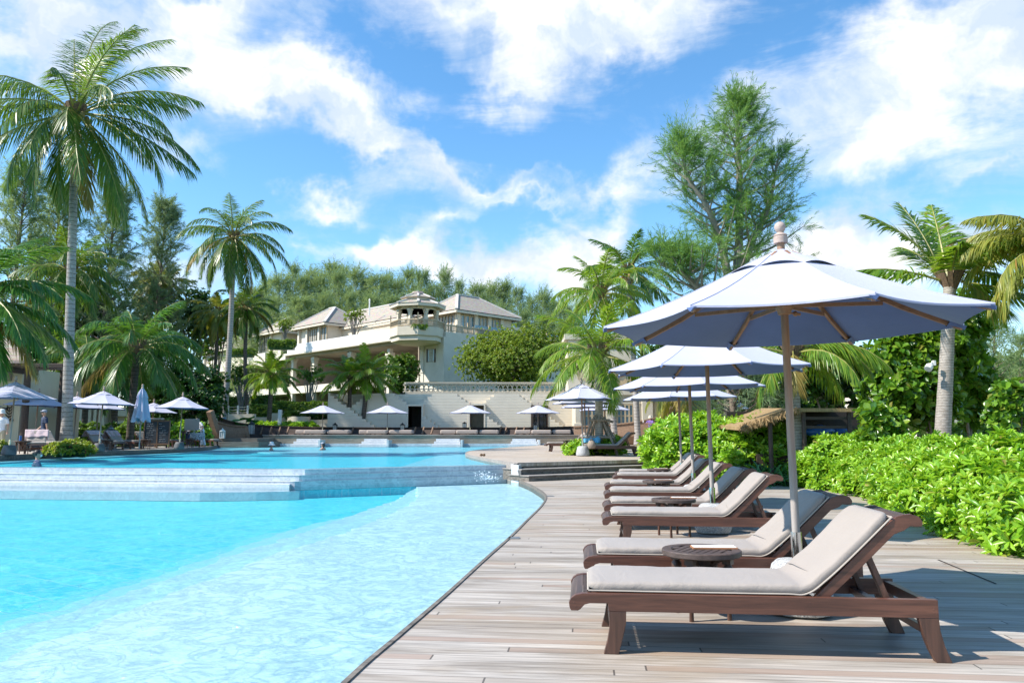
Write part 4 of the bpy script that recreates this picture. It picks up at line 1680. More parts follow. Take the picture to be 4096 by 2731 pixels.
# folded parasol
c = at(559, 1750, 34.5)
u = empty("folded_parasol", (c.x, 34.5, ZL), 0, "closed lavender parasol hanging in folds between open ones", "parasol")
b = MB()
b.tube([(0, 0, .1), (0, 0, 2.8)], .03, 10)
b.build("pole", M['pole_wood'], u, smooth=True)
b = MB()
prof = [(1.36, .40), (1.40, .42), (1.6, .37), (2.0, .29), (2.35, .22), (2.36, .25), (2.6, .17), (2.78, .05)]
vs, fs, n = [], [], 64
for z, r in prof:
    for k in range(n):
        a = 2 * PI * k / n
        rr = r * (.80 + .20 * math.cos(8 * a + z * .6) + .06 * math.cos(3 * a + z * 2))
        zz = z + (.10 * math.cos(4 * a) if z < 1.5 else 0)
        vs.append((rr * math.cos(a), rr * math.sin(a), zz))
for i in range(len(prof) - 1):
    for k in range(n):
        fs.append((i * n + k, i * n + (k + 1) % n, (i + 1) * n + (k + 1) % n, (i + 1) * n + k))
b.add(vs, fs)
b.build("canopy", M['canopy_top'], u, smooth=2)
b = MB()
b.lathe([(.05, 2.78), (.05, 2.83), (.03, 2.86), (.045, 2.9), (.05, 2.93), (.03, 2.97), (.001, 2.98)], 12)
b.build("finial", M['finial_wood'], u, smooth=True)
# little dark tables by the left loungers
for i, (px, py, lab) in enumerate(((90, 1768, "low dark table holding blue drinks beside the pink towel lounger"), (430, 1758, "low dark table under the brightest left parasol"), (585, 1754, "low dark table beside the folded parasol"), (760, 1748, "low dark table beside the striped bag"))):
    Y = (29.5, 35.5, 38.5, 43.0)[i]
    c = at(px, py, Y)
    o = copy_tree(tp)
    o.location = (c.x, Y, ZL)
    o.scale = (1.1, 1.1, 1.1)
    tag(o, lab, "table", "small tables on the left deck")
c = at(82, 1752, 29.5)
b = MB()
b.tube([(0, 0, 0), (0, 0, .19)], .045, 10)
o = b.build("drink_can", M['kayak_blue'], smooth=True)
o.location = (c.x, 29.5, ZL + .503)
tag(o, "blue drink can on the low table at the far left", "can")


def towel(name, mat, pts_lo, wid, lab, drop, seed=0, grp=None):
    """a cloth hung over an edge: pts = ridge line ends; falls on both sides with folds"""
    a, c = Vector(pts_lo[0]), Vector(pts_lo[1])
    d = (c - a).normalized()
    s = Vector((-d.y, d.x, 0))
    rows = []
    for i in range(15):
        t = i / 14 * 2 - 1
        fall = abs(t) * drop * (1.0 if t < 0 else .7)
        row = []
        for j in range(19):
            v = j / 18
            p = a.lerp(c, v) + s * (t * wid) * (1 if abs(t) > .05 else 0)
            f = math.sin(v * 17 + seed) * .035 * abs(t) + mnoise.noise((v * 4 + seed, t * 3, 0)) * .05 * abs(t)
            row.append(p + s * f + Vector((0, 0, .02 - fall - .06 * abs(t) * mnoise.noise((v * 3, seed, 2)))))
        rows.append(row)
    b = MB()
    b.grid(rows)
    o = b.build(name, mat, smooth=2)
    m = o.modifiers.new("thickness", 'SOLIDIFY')
    m.thickness = .012
    return tag(o, lab, "towel", grp)


def back_top(o, y0, y1, ang=46, s=.62, lift=.05):
    h, u, n = back_pts(R(ang))
    e = h + u * s + n * lift
    mw = Matrix.LocRotScale(o.location, o.rotation_euler, o.scale)
    return mw @ Vector((e.x, y0, e.z)), mw @ Vector((e.x, y1, e.z))


bpy.context.view_layer.update()
towel("towel", M['towel_pink'], back_top(lp[0], -.36, .36), .34, "pink towel over the lounger at the far left edge", .42, 1, "towels on the left deck")
towel("towel", M['towel_pink'], back_top(lp[3], -.34, .34), .30, "pink towel over the lounger left of the closed parasol", .40, 4, "towels on the left deck")
towel("towel", M['towel_white'], back_top(lp[6], -.15, .30), .26, "pale towel over the lounger beside the chalkboard", .40, 7, "towels on the left deck")
towel("towel", M['towel_pink'], back_top(lp[2], -.33, .33), .30, "pink towel over the lounger at the flowering bush", .30, 9, "towels on the left deck")

# ---- daybeds, parasols, low tables and lanterns on the boat terrace
dp = None
k = 0
for s, names in zip(((1170, 1210, 1300, 1388), (1427, 1463, 1550, 1645), (1757, 1823, 1916, 1993), (2060, 2126, 2212, 2286)), ("nearest the bow of the boat", "in front of the open dark doorway", "in front of the dim doorway", "in front of the glazed doorway")):
    for j in range(3):
        xa, xb = at(s[j] + 1, 1737, 57.8), at(s[j + 1] - (2, 6, 0)[j], 1737, 57.8)
        Yd = 58.0 + (.5, 0, .35)[j]
        w_ = (xb.x - xa.x)
        if dp is None:
            root = empty("daybed")
            b = MB()
            b.box(-.5, .5, 0, 1.1, .06, .36)
            b.build("mattress", M['daybed'], root, smooth=True, bevel=.07)
            for x in (-.42, .42):
                for y in (.08, 1.0):
                    b = MB()
                    b.box(x - .04, x + .04, y - .04, y + .04, 0, .062)
                    b.build("foot", M['dark_wood'], root)
            dp = o = root
        else:
            o = copy_tree(dp)
        o.location = ((xa.x + xb.x) / 2, Yd, ZP)
        o.scale = (w_ + .02, 1.0, 1.0)
        tag(o, "%s taupe daybed cushion of the three %s" % (("left", "middle", "right")[j], names), "daybed", "daybed cushions on the boat terrace")
ub = make_umbrella(1.72, 1.66, .66, detail=False, stone=False, seed=4, base_kind=1)
for i, (px, lab) in enumerate(((1290, "white parasol over the daybeds nearest the boat's bow"), (1549, "white parasol in front of the dark open doorway"), (1880, "white parasol in front of the dim doorway"), (2152, "white parasol in front of the glazed doorway"))):
    o = ub if i == 0 else copy_tree(ub)
    o.location = (at(px, 1700, 59.6).x, 59.6, ZP)
    o.rotation_euler = (0, 0, R((2, 9, 5, 14)[i]))
    tag(o, lab, "parasol", "white parasols on the boat terrace")
lt = None
for i, (px, lab) in enumerate(((1265, "low dark table behind the daybeds nearest the bow"), (1515, "low dark table behind the daybeds at the dark doorway"), (1852, "low dark table behind the daybeds at the dim doorway"), (2186, "low dark table behind the daybeds at the glazed doorway"))):
    if lt is None:
        t = empty("low_table")
        b = MB()
        b.box(-.36, .36, -.25, .25, .50, .55)
        b.build("tabletop", M['dark_wood'], t, bevel=.01)
        for x in (-.27, .27):
            for y in (-.18, .18):
                b = MB()
                b.box(x - .04, x + .04, y - .04, y + .04, 0, .499)
                b.build("leg", M['dark_wood'], t)
        lt = t
    else:
        t = copy_tree(lt)
    t.location = (at(px, 1711, 59.7).x, 59.7, ZP)
    tag(t, lab, "table", "low tables on the boat terrace")


def make_lantern(h, w, frame, name="lantern"):
    t = empty(name)
    b = MB()
    b.box(-w / 2, w / 2, -w / 2, w / 2, 0, .05 * h)
    b.box(-w / 2, w / 2, -w / 2, w / 2, .66 * h, .70 * h)
    for x in (-1, 1):
        for y in (-1, 1):
            b.box(x * w * .46 - .012, x * w * .46 + .012, y * w * .46 - .012, y * w * .46 + .012, .05 * h, .66 * h)
    for x in (-1, 1):
        b.box(-.006, .006, x * w * .46 - .006, x * w * .46 + .006, .05 * h, .66 * h)
        b.box(x * w * .46 - .006, x * w * .46 + .006, -.006, .006, .05 * h, .66 * h)
    b.build("frame", frame, t)
    b = MB()
    b.lathe([(w * .72, .70 * h), (w * .55, .76 * h), (w * .30, .82 * h), (w * .26, .87 * h), (w * .10, .91 * h), (.02, .95 * h), (.03, .97 * h), (.001, h)], 8)
    b.build("roof", frame, t)
    b = MB()
    b.box(-w * .42, w * .42, -w * .42, w * .42, .05 * h, .66 * h)
    b.build("glass", M['lamp_glass'], t)
    return t


bl = make_lantern(1.1, .42, M['black_metal'])
p = at(1005, 1737, 57.6)
bl.location = (p.x, 57.6, ZP)
tag(bl, "tall dark metal lantern on the terrace beside the boat's bow", "lantern", "lanterns on the boat terrace")
for px, Y, lab in ((1340, 60.1, "small dark lantern behind the daybeds nearest the bow"), (1610, 60.1, "small dark lantern behind the daybeds left of the open doorway"), (1858, 59.7, "small dark lantern on the table at the dim doorway"), (2141, 60.1, "small purple dark lantern at the glazed doorway")):
    o = copy_tree(bl)
    o.location = (at(px, 1712, Y).x, Y, ZP + (.55 if px == 1858 else .28))
    o.scale = (.75, .75, .62 if px != 1858 else .42)
    tag(o, lab, "lantern", "lanterns on the boat terrace")
wl = make_lantern(.72, .30, M['white_paint'])
p = at(889, 1751, 54.6)
wl.location = (p.x, 54.6, at(850, 1752, 54.4).z)
tag(wl, "white framed lantern standing in front of the boat's bow", "lantern")
gl = make_lantern(1.25, .50, M['grey_metal'])
gl.location = (at(440, 1760, 40).x, 40, ZL)
tag(gl, "large grey metal lantern by the hedge behind the left loungers", "lantern")
# ---------------------------------------------------------------- plants
def unit(a):
    return a / np.maximum(np.linalg.norm(a, axis=-1, keepdims=True), 1e-9)


UPV = np.array([0, 0, 1.0])


class Leaves:
    """collects leaf blades (each its own island) and builds one mesh"""

    def __init__(self):
        self.V, self.Q, self.T, self.n = [], [], [], 0

    def _push(self, V, Q, T):
        N, k = V.shape[0], V.shape[1]
        off = (np.arange(N) * k + self.n)[:, None, None]
        if Q is not None:
            self.Q.append((np.array(Q)[None] + off).reshape(-1, 4))
        if T is not None:
            self.T.append((np.array(T)[None] + off).reshape(-1, 3))
        self.V.append(V.reshape(-1, 3))
        self.n += N * k

    def strips(self, P, D, W, L, wid, droop):
        """narrow leaflets: base P, direction D, width direction W, arrays of length and width"""
        L, wid, droop = (np.broadcast_to(np.asarray(x, float), (len(P),))[:, None] for x in (L, wid, droop))
        mid = P + D * L * .5 - UPV * L * droop * .25
        tip = P + D * L * .95 - UPV * L * droop
        V = np.stack([P - W * wid * .3, P + W * wid * .3, mid - W * wid * .5, mid + W * wid * .5, tip], 1)
        self._push(V, [(0, 1, 3, 2)], [(2, 3, 4)])

    def blades(self, P, D, N, L, wid, fold=.12, curl=.2, fine=True):
        """broad leaves: base P, direction D, face normal N"""
        L, wid = (np.broadcast_to(np.asarray(x, float), (len(P),))[:, None] for x in (L, wid))
        S = unit(np.cross(D, N))
        N = unit(np.cross(S, D))

        def q(a, s, n):
            return P + D * L * a + S * wid * s + N * L * n
        if fine:
            st = ((.16, .17), (.40, .36), (.64, .50), (.85, .42), (.965, .20))
            z = [fold * (.3 + .7 * min(1, a_ * 2.2)) - curl * a_ * a_ for a_, _ in st]
            zm = [-curl * a_ * a_ for a_, _ in st]
            V = np.stack([q(0, 0, 0)] + [q(a_, -w_, z_) for (a_, w_), z_ in zip(st, z)] + [q(a_, w_, z_) for (a_, w_), z_ in zip(st, z)] + [q(a_, 0, m_) for (a_, _), m_ in zip(st, zm)] + [q(1, 0, -curl)], 1)
            Q = []
            for i in range(4):
                Q += [(1 + i, 2 + i, 12 + i, 11 + i), (11 + i, 12 + i, 7 + i, 6 + i)]
            self._push(V, Q, [(0, 1, 11), (0, 11, 6), (5, 16, 15), (15, 16, 10)])
        else:
            V = np.stack([q(0, 0, 0), q(.5, -.5, fold), q(1, 0, -curl), q(.5, .5, fold)], 1)
            self._push(V, None, [(0, 1, 2), (0, 2, 3)])

    def rosettes(self, rng, P, A, k, L, wid, spread=(25, 80), fine=True, curl=.22):
        """k leaves round the axis A at each of the points P"""
        n = len(P)
        A = unit(A)
        h = unit(np.cross(A, unit(rng.normal(size=(n, 3)))))
        g = np.cross(A, h)
        for j in range(k):
            a = 2 * np.pi * (j * .382 + rng.uniform(-.06, .06, n))[:, None]
            t = np.radians(spread[0] + (spread[1] - spread[0]) * (j + .5) / k + rng.normal(0, 9, n))[:, None]
            rad = h * np.cos(a) + g * np.sin(a)
            D = unit(A * np.cos(t) + rad * np.sin(t))
            Nn = unit(A * np.sin(t) - rad * np.cos(t))
            self.blades(P, D, Nn, L * rng.uniform(.7, 1.12, n), wid * rng.uniform(.8, 1.15, n), .12, curl + rng.uniform(-.1, .15), fine)

    def build(self, name, mat, parent=None, smooth=True):
        F = []
        if self.Q:
            F.append(np.concatenate(self.Q))
        if self.T:
            F.append(np.concatenate(self.T))
        return np_mesh(name, np.concatenate(self.V), F, mat, parent, smooth)


def frond(Lv, stalk, rng, c, az, el, L, droop, leaf_len, n=46, wid=.045, hang=.45, wind=(0, 0, 0), ragged=.1):
    """one feather leaf: its stalk curve and its two rows of leaflets"""
    K = 24
    s = np.linspace(0, 1, K)
    e = el - droop * s ** 1.25
    d = np.stack([np.cos(e) * math.cos(az), np.cos(e) * math.sin(az), np.sin(e)], 1) + np.array(wind)[None] * (s ** 1.5)[:, None]
    d = unit(d)
    P = np.array(c)[None] + np.cumsum(d, 0) * L / K
    side = np.array([-math.sin(az), math.cos(az), 0.0])
    stalk.tube([Vector(p) for p in P[::4]] + [Vector(P[-1])], list(np.linspace(.045, .008, len(P[::4]) + 1) * min(1.2, L / 3.5)), 5)
    n = int(n * 1.5)
    wid = wid * .74
    hang = hang * 1.35
    t = np.linspace(.13, .995, n)
    p = np.stack([np.interp(t, s, P[:, k]) for k in range(3)], 1)
    tg = unit(np.stack([np.interp(t, s, d[:, k]) for k in range(3)], 1))
    ll = leaf_len * (np.sin(np.pi * (.14 + .80 * t)) ** .6) * np.where(t > .9, .8, 1)
    up = unit(np.cross(tg, side[None]))
    for sg in (-1, 1):
        phi = np.radians(28 + 42 * t + rng.normal(0, 5, n))[:, None]
        D = side[None] * sg * np.cos(phi) + tg * np.sin(phi) * .9 + up * (.28 * (1 - t))[:, None] - UPV * (hang * rng.uniform(.5, 1.3, n))[:, None] + np.array(wind)[None] * .5 + rng.normal(0, .05, (n, 3))
        D = unit(D)
        W = tg - D * np.sum(tg * D, 1, keepdims=True)
        W = unit(W)
        k = rng.uniform(1 - ragged * 2, 1 + ragged, n)
        Lv.strips(p, D, W, ll * k, wid * (.7 + .5 * np.sin(np.pi * t)), rng.uniform(.12, .4, n) * (.6 + hang))


def palm(label, base, crown, Y, L, nf, mat, tmat, r0, r1, seed, droop=1.35, leaf=.75, hang=.45, wind=(.12, 0, 0), bend=0.0, el=(82, -38), n=44, wid=.05, custom=None, nuts=0, group=None, zbase=None, dead=0, name="palm_tree", trunk=True, husk=True, Yc=None):
    """coconut palm: bending trunk and a crown of feather leaves; base, crown as seen in the photograph"""
    rng = np.random.default_rng(seed)
    b0 = at(base[0], base[1], Y)
    if zbase is not None:
        b0.z = zbase
    c0 = at(crown[0], crown[1], Yc or Y)
    root = empty(name, b0, 0, label, "palm", group)
    off = Matrix.Translation(-b0)
    H = c0 - b0
    tb = MB()
    tb.M = off
    pts, rad = [], []
    N = 26
    for i in range(N + 1):
        s = i / N
        p = b0 + H * s
        p.x += bend * math.sin(PI * s)
        p.x += (c0.x - b0.x) * (s * s - s) * .35
        rr = r1 + (r0 - r1) * (1 - s) ** 1.3 + (r0 * .45) * max(0, 1 - s * 9) ** 2
        pts.append(p)
        rad.append(rr * (1 + .02 * math.sin(i * 2.4)))
    if trunk:
        tb.tube(pts, rad, 14)
        tb.build("trunk", tmat, root, smooth=True)
    o = np.array(c0 - b0)
    Lv, stk = Leaves(), MB()
    fr = custom
    if fr is None:
        fr = []
        nf = int(nf * 1.25)
        for i in range(nf):
            u = (i + .5) / nf
            fr.append((math.degrees(i * 2.39996) + rng.uniform(-12, 12), el[0] + (el[1] - el[0]) * u ** .85 + rng.uniform(-7, 7), (.82 + .18 * min(1, u * 3)) * rng.uniform(.86, 1.08)))
    Ld = Leaves()
    for i_, (a, e_, l_) in enumerate(fr):
        frond(Ld if (i_ % 9 == 7 and e_ < -8) else Lv, stk, rng, o + np.array([math.cos(R(a)) * r1, math.sin(R(a)) * r1, rng.uniform(-.1, .2)]), R(a), R(e_), L * l_, droop * rng.uniform(.8, 1.15) * ((.72 if e_ > 62 else 1.0) if e_ > -10 else .65), leaf * L / 4.0, n, wid, hang * (1.0 if e_ < 50 else .55), wind)
    Lv.build("crown", mat, root)
    if Ld.n:
        Ld.build("dry_leaves", M['palm_leaf_dry'], root)
    stk.build("leaf_stalks", M['palm_stalk'], root, smooth=True)
    if husk:
        b = MB()
        cc = c0 - b0
        for i in range(14):
            a = i * 2.4
            b.beam(cc + Vector((math.cos(a) * r1 * .7, math.sin(a) * r1 * .7, -.35 * L / 4)), cc + Vector((math.cos(a) * (r1 + .28), math.sin(a) * (r1 + .28), .35 + .1 * (i % 3))), .16 * L / 4, .05)
        b.build("husk", M['husk'], root)
    if nuts:
        b = MB()
        for i in range(nuts):
            a = rng.uniform(0, 2 * PI)
            q = (o[0] + math.cos(a) * (r1 + .25 + rng.uniform(0, .25)), o[1] + math.sin(a) * (r1 + .25), o[2] - rng.uniform(.05, .55))
            b.ball(q, (.12, .12, .16), 8, 6)
        b.build("coconuts", M['coconut'], root, smooth=True)
    return root


def casuarina(label, leaders, spread, nb, mat, bmat, seed, tuft=9, strand=.75, wid=.035, r0=.3, group=None, wind=(.18, 0, .12), low=.12, k=14, name="casuarina_tree", root_at=None, top_taper=.85, scatter=.03, fan=.55, spray=.9):
    """wispy needle tree: leaders are trunk curves (world points); branches carry sprays of fine strands"""
    rng = np.random.default_rng(seed)
    b0 = Vector(root_at or leaders[0][0])
    root = empty(name, b0, 0, label, "tree", group)
    tb = MB()
    tb.M = Matrix.Translation(-b0)
    Lv = Leaves()
    for li, (pts) in enumerate(leaders):
        P = smooth_path(pts, 6)
        n = len(P)
        tb.tube(P, [r0 * (.75 if li else 1) * (1 - .93 * (i / (n - 1))) + .015 for i in range(n)], 9)
        Lt = sum((P[i + 1] - P[i]).length for i in range(n - 1))
        nbl = nb if isinstance(nb, int) else nb[li]
        for j in range(nbl):
            s = low + (1 - low) * ((j + rng.uniform(0, 1)) / nbl) ** .9
            i = min(n - 2, int(s * (n - 1)))
            p = P[i].lerp(P[i + 1], s * (n - 1) - i)
            az = j * 2.39996 + rng.uniform(-.5, .5)
            el = R(rng.uniform(8, 42) + 30 * s * s)
            ln = spread * ((1 - s) ** top_taper * .95 + .16) * rng.uniform(.6, 1.12)
            K = 7
            cur, q = [], Vector(p)
            for m in range(K):
                e = el + (.16 * m / K if el < .6 else -.05) - .10 * math.sin(m)
                q = q + Vector((math.cos(e) * math.cos(az), math.cos(e) * math.sin(az), math.sin(e))) * ln / K
                q += Vector(wind) * (ln / K) * .35 * m / K
                cur.append(Vector(q))
            tb.tube([p] + cur, [.055 * r0 / .3 * (1 - m / (K + 1)) * (.5 + ln / spread) + .006 for m in range(K + 1)], 5, False)
            cu = np.array([p] + cur)
            # sprays: short side shoots, each a broom of fine drooping needles
            t = rng.uniform(.15, 1.0, tuft) ** .75
            c = np.stack([np.interp(t, np.linspace(0, 1, K + 1), cu[:, x]) for x in range(3)], 1)
            bd = unit((cu[-1] - cu[0])[None])
            sd = unit(bd * .75 + np.array(wind)[None] + np.array([0, 0, .22])[None] + rng.normal(0, fan, (tuft, 3)))
            sl = spray * rng.uniform(.45, 1.1, tuft)
            u = rng.uniform(.08, 1.0, (tuft, k))
            base = (c[:, None, :] + sd[:, None, :] * (sl[:, None] * u)[:, :, None]).reshape(-1, 3)
            N = len(base)
            D = unit(np.repeat(sd, k, 0) * 1.0 + rng.normal(0, .38, (N, 3)) + np.array([0, 0, -.06])[None])
            W = unit(np.cross(D, unit(rng.normal(size=(N, 3)))))
            Lv.strips(base + rng.normal(0, scatter, (N, 3)), D, W, strand * rng.uniform(.5, 1.15, N) * (1.1 - .5 * u.ravel()), wid * rng.uniform(.6, 1.2, N), rng.uniform(.0, .35, N))
    Lv.V = [v - np.array(b0)[None] for v in Lv.V]
    Lv.build("crown", mat, root)
    tb.build("trunk", bmat, root, smooth=True)
    return root


def broad_tree(label, c, rad, nclump, per, L, wid, mat, seed, base=None, fine=False, bmat=None, group=None, cat="tree", name="leafy_tree", shell=.45, clump=.32, trunk_r=.12, spread=(20, 85), limbs=7, lumps=6):
    """tree or bush: limbs from the ground, leaf rosettes in clumps through an uneven crown"""
    rng = np.random.default_rng(seed)
    c = np.array(c, float)
    rad = np.array(rad, float)
    b0 = Vector(base if base is not None else (c[0], c[1], c[2] - rad[2]))
    root = empty(name, b0, 0, label, cat, group)
    # lumpy outline: the crown is a union of a few smaller masses
    lc = unit(rng.normal(size=(lumps, 3))) * np.array([.50, .50, .45])
    lr = rng.uniform(.42, .66, lumps)
    pts = []
    while len(pts) < nclump:
        i = rng.integers(0, lumps)
        u = unit(rng.normal(size=(1, 3)))[0]
        q = lc[i] + u * lr[i] * (shell + (1 - shell) * rng.uniform(0, 1) ** .5)
        if q[2] < -.95:
            continue
        pts.append(np.concatenate([q, u]))
    pts = np.array(pts)
    P = c + pts[:, :3] * rad
    A = unit(pts[:, 3:] * .8 + np.array([-.12, -.1, .55]))
    Lv = Leaves()
    k = max(1, per // 8)
    for j in range(k):
        Q = P + rng.normal(0, clump * rad.mean() * .32, P.shape)
        Lv.rosettes(rng, Q - np.array(b0)[None], A + rng.normal(0, .35, A.shape), 8, L, wid, spread, fine)
    Lv.build("crown", mat, root)
    tb = MB()
    ce = Vector(c) - b0
    for j in range(limbs):
        q = Vector(P[rng.integers(0, len(P))]) - b0
        st = Vector((rng.uniform(-1, 1) * rad[0] * .12, rng.uniform(-1, 1) * rad[1] * .12, 0))
        md = st.lerp(q, .5) + Vector((rng.uniform(-.1, .1) * rad[0], 0, rad[2] * .12))
        tb.tube(smooth_path([st, md, q], 4), list(np.linspace(trunk_r, .02, 9)), 7)
    tb.build("trunk", bmat or M['bark'], root, smooth=True)
    return root


def hedge(label, ells, mat, seed, dens, L, wid, k=8, fine=True, group=None, cat="hedge", name="leafy_hedge", up=.7, floor=-9, layers=((1.0, 1.0), (.82, .7)), spread=(22, 82), core=True, clip=None):
    """shrub mass: ellipsoids (x, y, z, rx, ry, rz) covered with leaf rosettes"""
    rng = np.random.default_rng(seed)
    E = np.array(ells, float)
    b0 = np.array([E[0, 0], E[0, 1], max(floor, -1)])
    root = empty(name, tuple(b0), 0, label, cat, group)
    Lv = Leaves()
    for (sc, dn) in layers:
        for i, e in enumerate(E):
            area = 4 * PI * ((e[3] * e[4]) ** 1.6 / 3 + (e[3] * e[5]) ** 1.6 / 3 + (e[4] * e[5]) ** 1.6 / 3) ** (1 / 1.6)
            n = int(area * dens * dn)
            u = unit(rng.normal(size=(n, 3)))
            bump = 1 + .10 * np.sin(u[:, 0] * 9 + i) * np.sin(u[:, 1] * 8 + 2 * i) + rng.normal(0, .045, n)
            P = e[:3] + u * e[3:] * (sc * bump)[:, None]
            keep = P[:, 2] > floor
            for j, f in enumerate(E):
                if j != i:
                    keep &= (((P - f[:3]) / (f[3:] * sc * .93)) ** 2).sum(1) > 1
            if clip is not None:
                keep &= clip(P)
            P, u = P[keep], u[keep]
            A = unit(u / e[3:] * e[3:].mean() * .6 + np.array([-.1, -.1, up])[None] + rng.normal(0, .3, u.shape))
            if len(P):
                Lv.rosettes(rng, P - b0, A, k, L, wid, spread, fine)
    Lv.build("foliage", mat, root)
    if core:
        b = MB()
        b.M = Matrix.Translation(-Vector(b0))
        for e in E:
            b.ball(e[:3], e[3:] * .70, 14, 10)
        b.build("dark_core", M['dark_leaf'], root, smooth=True)  # added solid core in dark leaf colour, closes gaps between leaves
    return root


def clipped(label, x0, x1, Y, dep, z0, z1, seed, dens=60, L=.13, wid=.07, group=None, slope=0.0, mat='clipped_leaf'):
    """trimmed box hedge"""
    rng = np.random.default_rng(seed)
    root = empty("clipped_hedge", ((x0 + x1) / 2, Y, z0), 0, label, "hedge", group)
    o = np.array([(x0 + x1) / 2, Y, z0])
    W, Hh = x1 - x0, z1 - z0
    pts, nrm = [], []
    for (n_, gen) in ((int(W * Hh * dens), lambda r: (r[:, 0] * W + x0, np.full(len(r), Y), r[:, 1] * Hh + z0, (0, -1, .25))),
                      (int(W * dep * dens), lambda r: (r[:, 0] * W + x0, r[:, 1] * dep + Y, np.full(len(r), z1), (0, -.1, 1))),
                      (int(dep * Hh * dens), lambda r: (np.full(len(r), x0), r[:, 0] * dep + Y, r[:, 1] * Hh + z0, (-1, 0, .2))),
                      (int(dep * Hh * dens), lambda r: (np.full(len(r), x1), r[:, 0] * dep + Y, r[:, 1] * Hh + z0, (1, 0, .2)))):
        r = rng.uniform(0, 1, (max(4, n_), 2))
        x, y, z, nn_ = gen(r)
        pts.append(np.stack([x, y, z], 1))
        nrm.append(np.repeat(np.array([nn_], float), len(r), 0))
    P = np.concatenate(pts) + rng.normal(0, .05, (sum(len(p) for p in pts), 3))
    P[:, 2] += slope * (P[:, 0] - x0) + .06 * np.sin(P[:, 0] * 2.1 + seed)
    A = unit(np.concatenate(nrm) + rng.normal(0, .4, P.shape))
    Lv = Leaves()
    Lv.rosettes(rng, P - o, A, 6, L, wid, (25, 80), False)
    Lv.build("foliage", M[mat], root)
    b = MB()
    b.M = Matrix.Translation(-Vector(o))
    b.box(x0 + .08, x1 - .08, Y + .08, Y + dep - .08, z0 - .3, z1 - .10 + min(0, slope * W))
    b.build("dark_core", M['dark_leaf'], root)  # added solid dark box filling the inside of the clipped leaves
    return root


# ---- the tall palm on the left, its leaves as they hang in the photograph
tall = [(108, 82, 1.5), (130, 72, 1.35), (75, 86, 1.25), (50, 78, 1.2), (95, 76, 1.25), (20, 62, 1.0), (330, 66, .9), (35, 45, .9), (8, 34, 1.0), (350, 22, .95),
        (172, 48, .95), (196, 40, 1.0), (165, 24, 1.0), (186, 14, 1.02), (214, 8, .95), (5, 4, 1.12), (352, -6, 1.08), (20, -10, 1.0), (340, -18, .95),
        (205, -18, .95), (160, -14, 1.0), (300, -32, 1.0), (330, -40, 1.05), (265, -25, .75), (290, -5, .6), (250, 10, .65), (225, -38, .95), (245, -50, .95), (40, -34, 1.0), (80, -42, .95), (120, -44, .9), (280, 40, .7), (315, 30, .8),
        (345, -48, 1.15), (318, -58, .9), (262, -62, .85)]
palm("tallest coconut palm, grey ringed trunk on the left deck, fronds blown to the right", (265, 1790), (303, 455), 34.0, 5.7, 0, M['palm_leaf'], M['trunk_grey'], .235, .155, 11,
     leaf=.86, n=58, wid=.055, custom=tall, nuts=22, wind=(.20, 0, .02), bend=-.05, hang=.5, zbase=ZL - .05)
palm("tall coconut palm with a white notice on its trunk behind the boat's bow", (893, 1712), (935, 950), 62, 5.3, 30, M['palm_leaf'], M['trunk_grey'], .26, .18, 12, leaf=.85, n=46, wid=.06, nuts=14, wind=(.14, 0, 0), bend=.15, zbase=1.0, el=(84, -60), droop=1.5)
palm("large dark trunked palm with broad bright fronds behind the folded parasol", (519, 1750), (548, 1395), 42, 4.1, 24, M['palm_leaf_deep'], M['trunk_dark'], .20, .19, 13, leaf=1.0, n=52, wid=.06, wind=(.10, 0, .05), el=(80, -35), zbase=ZL, droop=1.5, hang=.55)
palm("palm leaning in at the left edge with big sweeping deep green fronds", (-230, 1790), (-150, 1200), 27, 4.2, 0, M['palm_leaf_deep'], M['trunk_dark'], .22, .2, 14, leaf=.95, n=60, wid=.06, wind=(.05, 0, 0), zbase=ZL, hang=.32, droop=1.25,
     custom=[(60, 70, .9), (10, 62, .95), (330, 55, .9), (20, 40, 1.0), (350, 36, 1.0), (345, 18, 1.05), (10, 8, 1.05), (330, 2, 1.05), (352, -8, 1.0), (320, -16, 1.0), (300, 20, .9), (35, -12, .9), (180, 30, .8), (120, 40, .9), (240, 30, .8), (70, 10, .9), (5, -28, .9), (338, -32, .9)])
palm("palm with brown husked crown behind the tallest palm's trunk", (300, 1700), (284, 1085), 56, 4.6, 26, M['palm_leaf'], M['trunk_dark'], .22, .18, 15, leaf=.9, n=44, wid=.07, nuts=10, zbase=ZL, el=(85, -45))
palm("slender palm with drooping yellowish fronds left of the noticed trunk", (838, 1560), (868, 1250), 74, 3.3, 20, M['palm_leaf_yellow'], M['trunk_dark'], .18, .14, 16, leaf=.9, n=36, wid=.08, nuts=8, bend=.3, el=(80, -60), zbase=3)
palm("slim palm with an orange coconut cluster right of the noticed trunk", (997, 1705), (985, 1228), 66, 3.1, 22, M['palm_leaf'], M['trunk_dark'], .17, .15, 17, leaf=.95, n=38, wid=.07, nuts=26, bend=-.25, el=(85, -60), zbase=1.2)
palm("short bright palm with pale yellow lower fronds in front of the left wing", (1074, 1712), (1088, 1500), 63, 2.7, 20, M['palm_leaf_young'], M['trunk_dark'], .20, .17, 18, leaf=1.0, n=40, wid=.07, el=(90, -30), zbase=1.0, wind=(.1, 0, .05), droop=1.2, hang=.3)
palm("left palm of the pair in front of the stepped wall", (1397, 1720), (1400, 1510), 64.6, 2.9, 18, M['palm_leaf_young'], M['trunk_dark'], .17, .16, 19, leaf=1.0, n=40, wid=.07, el=(90, -25), zbase=1.0, wind=(.06, 0, .05), droop=1.2, hang=.3)
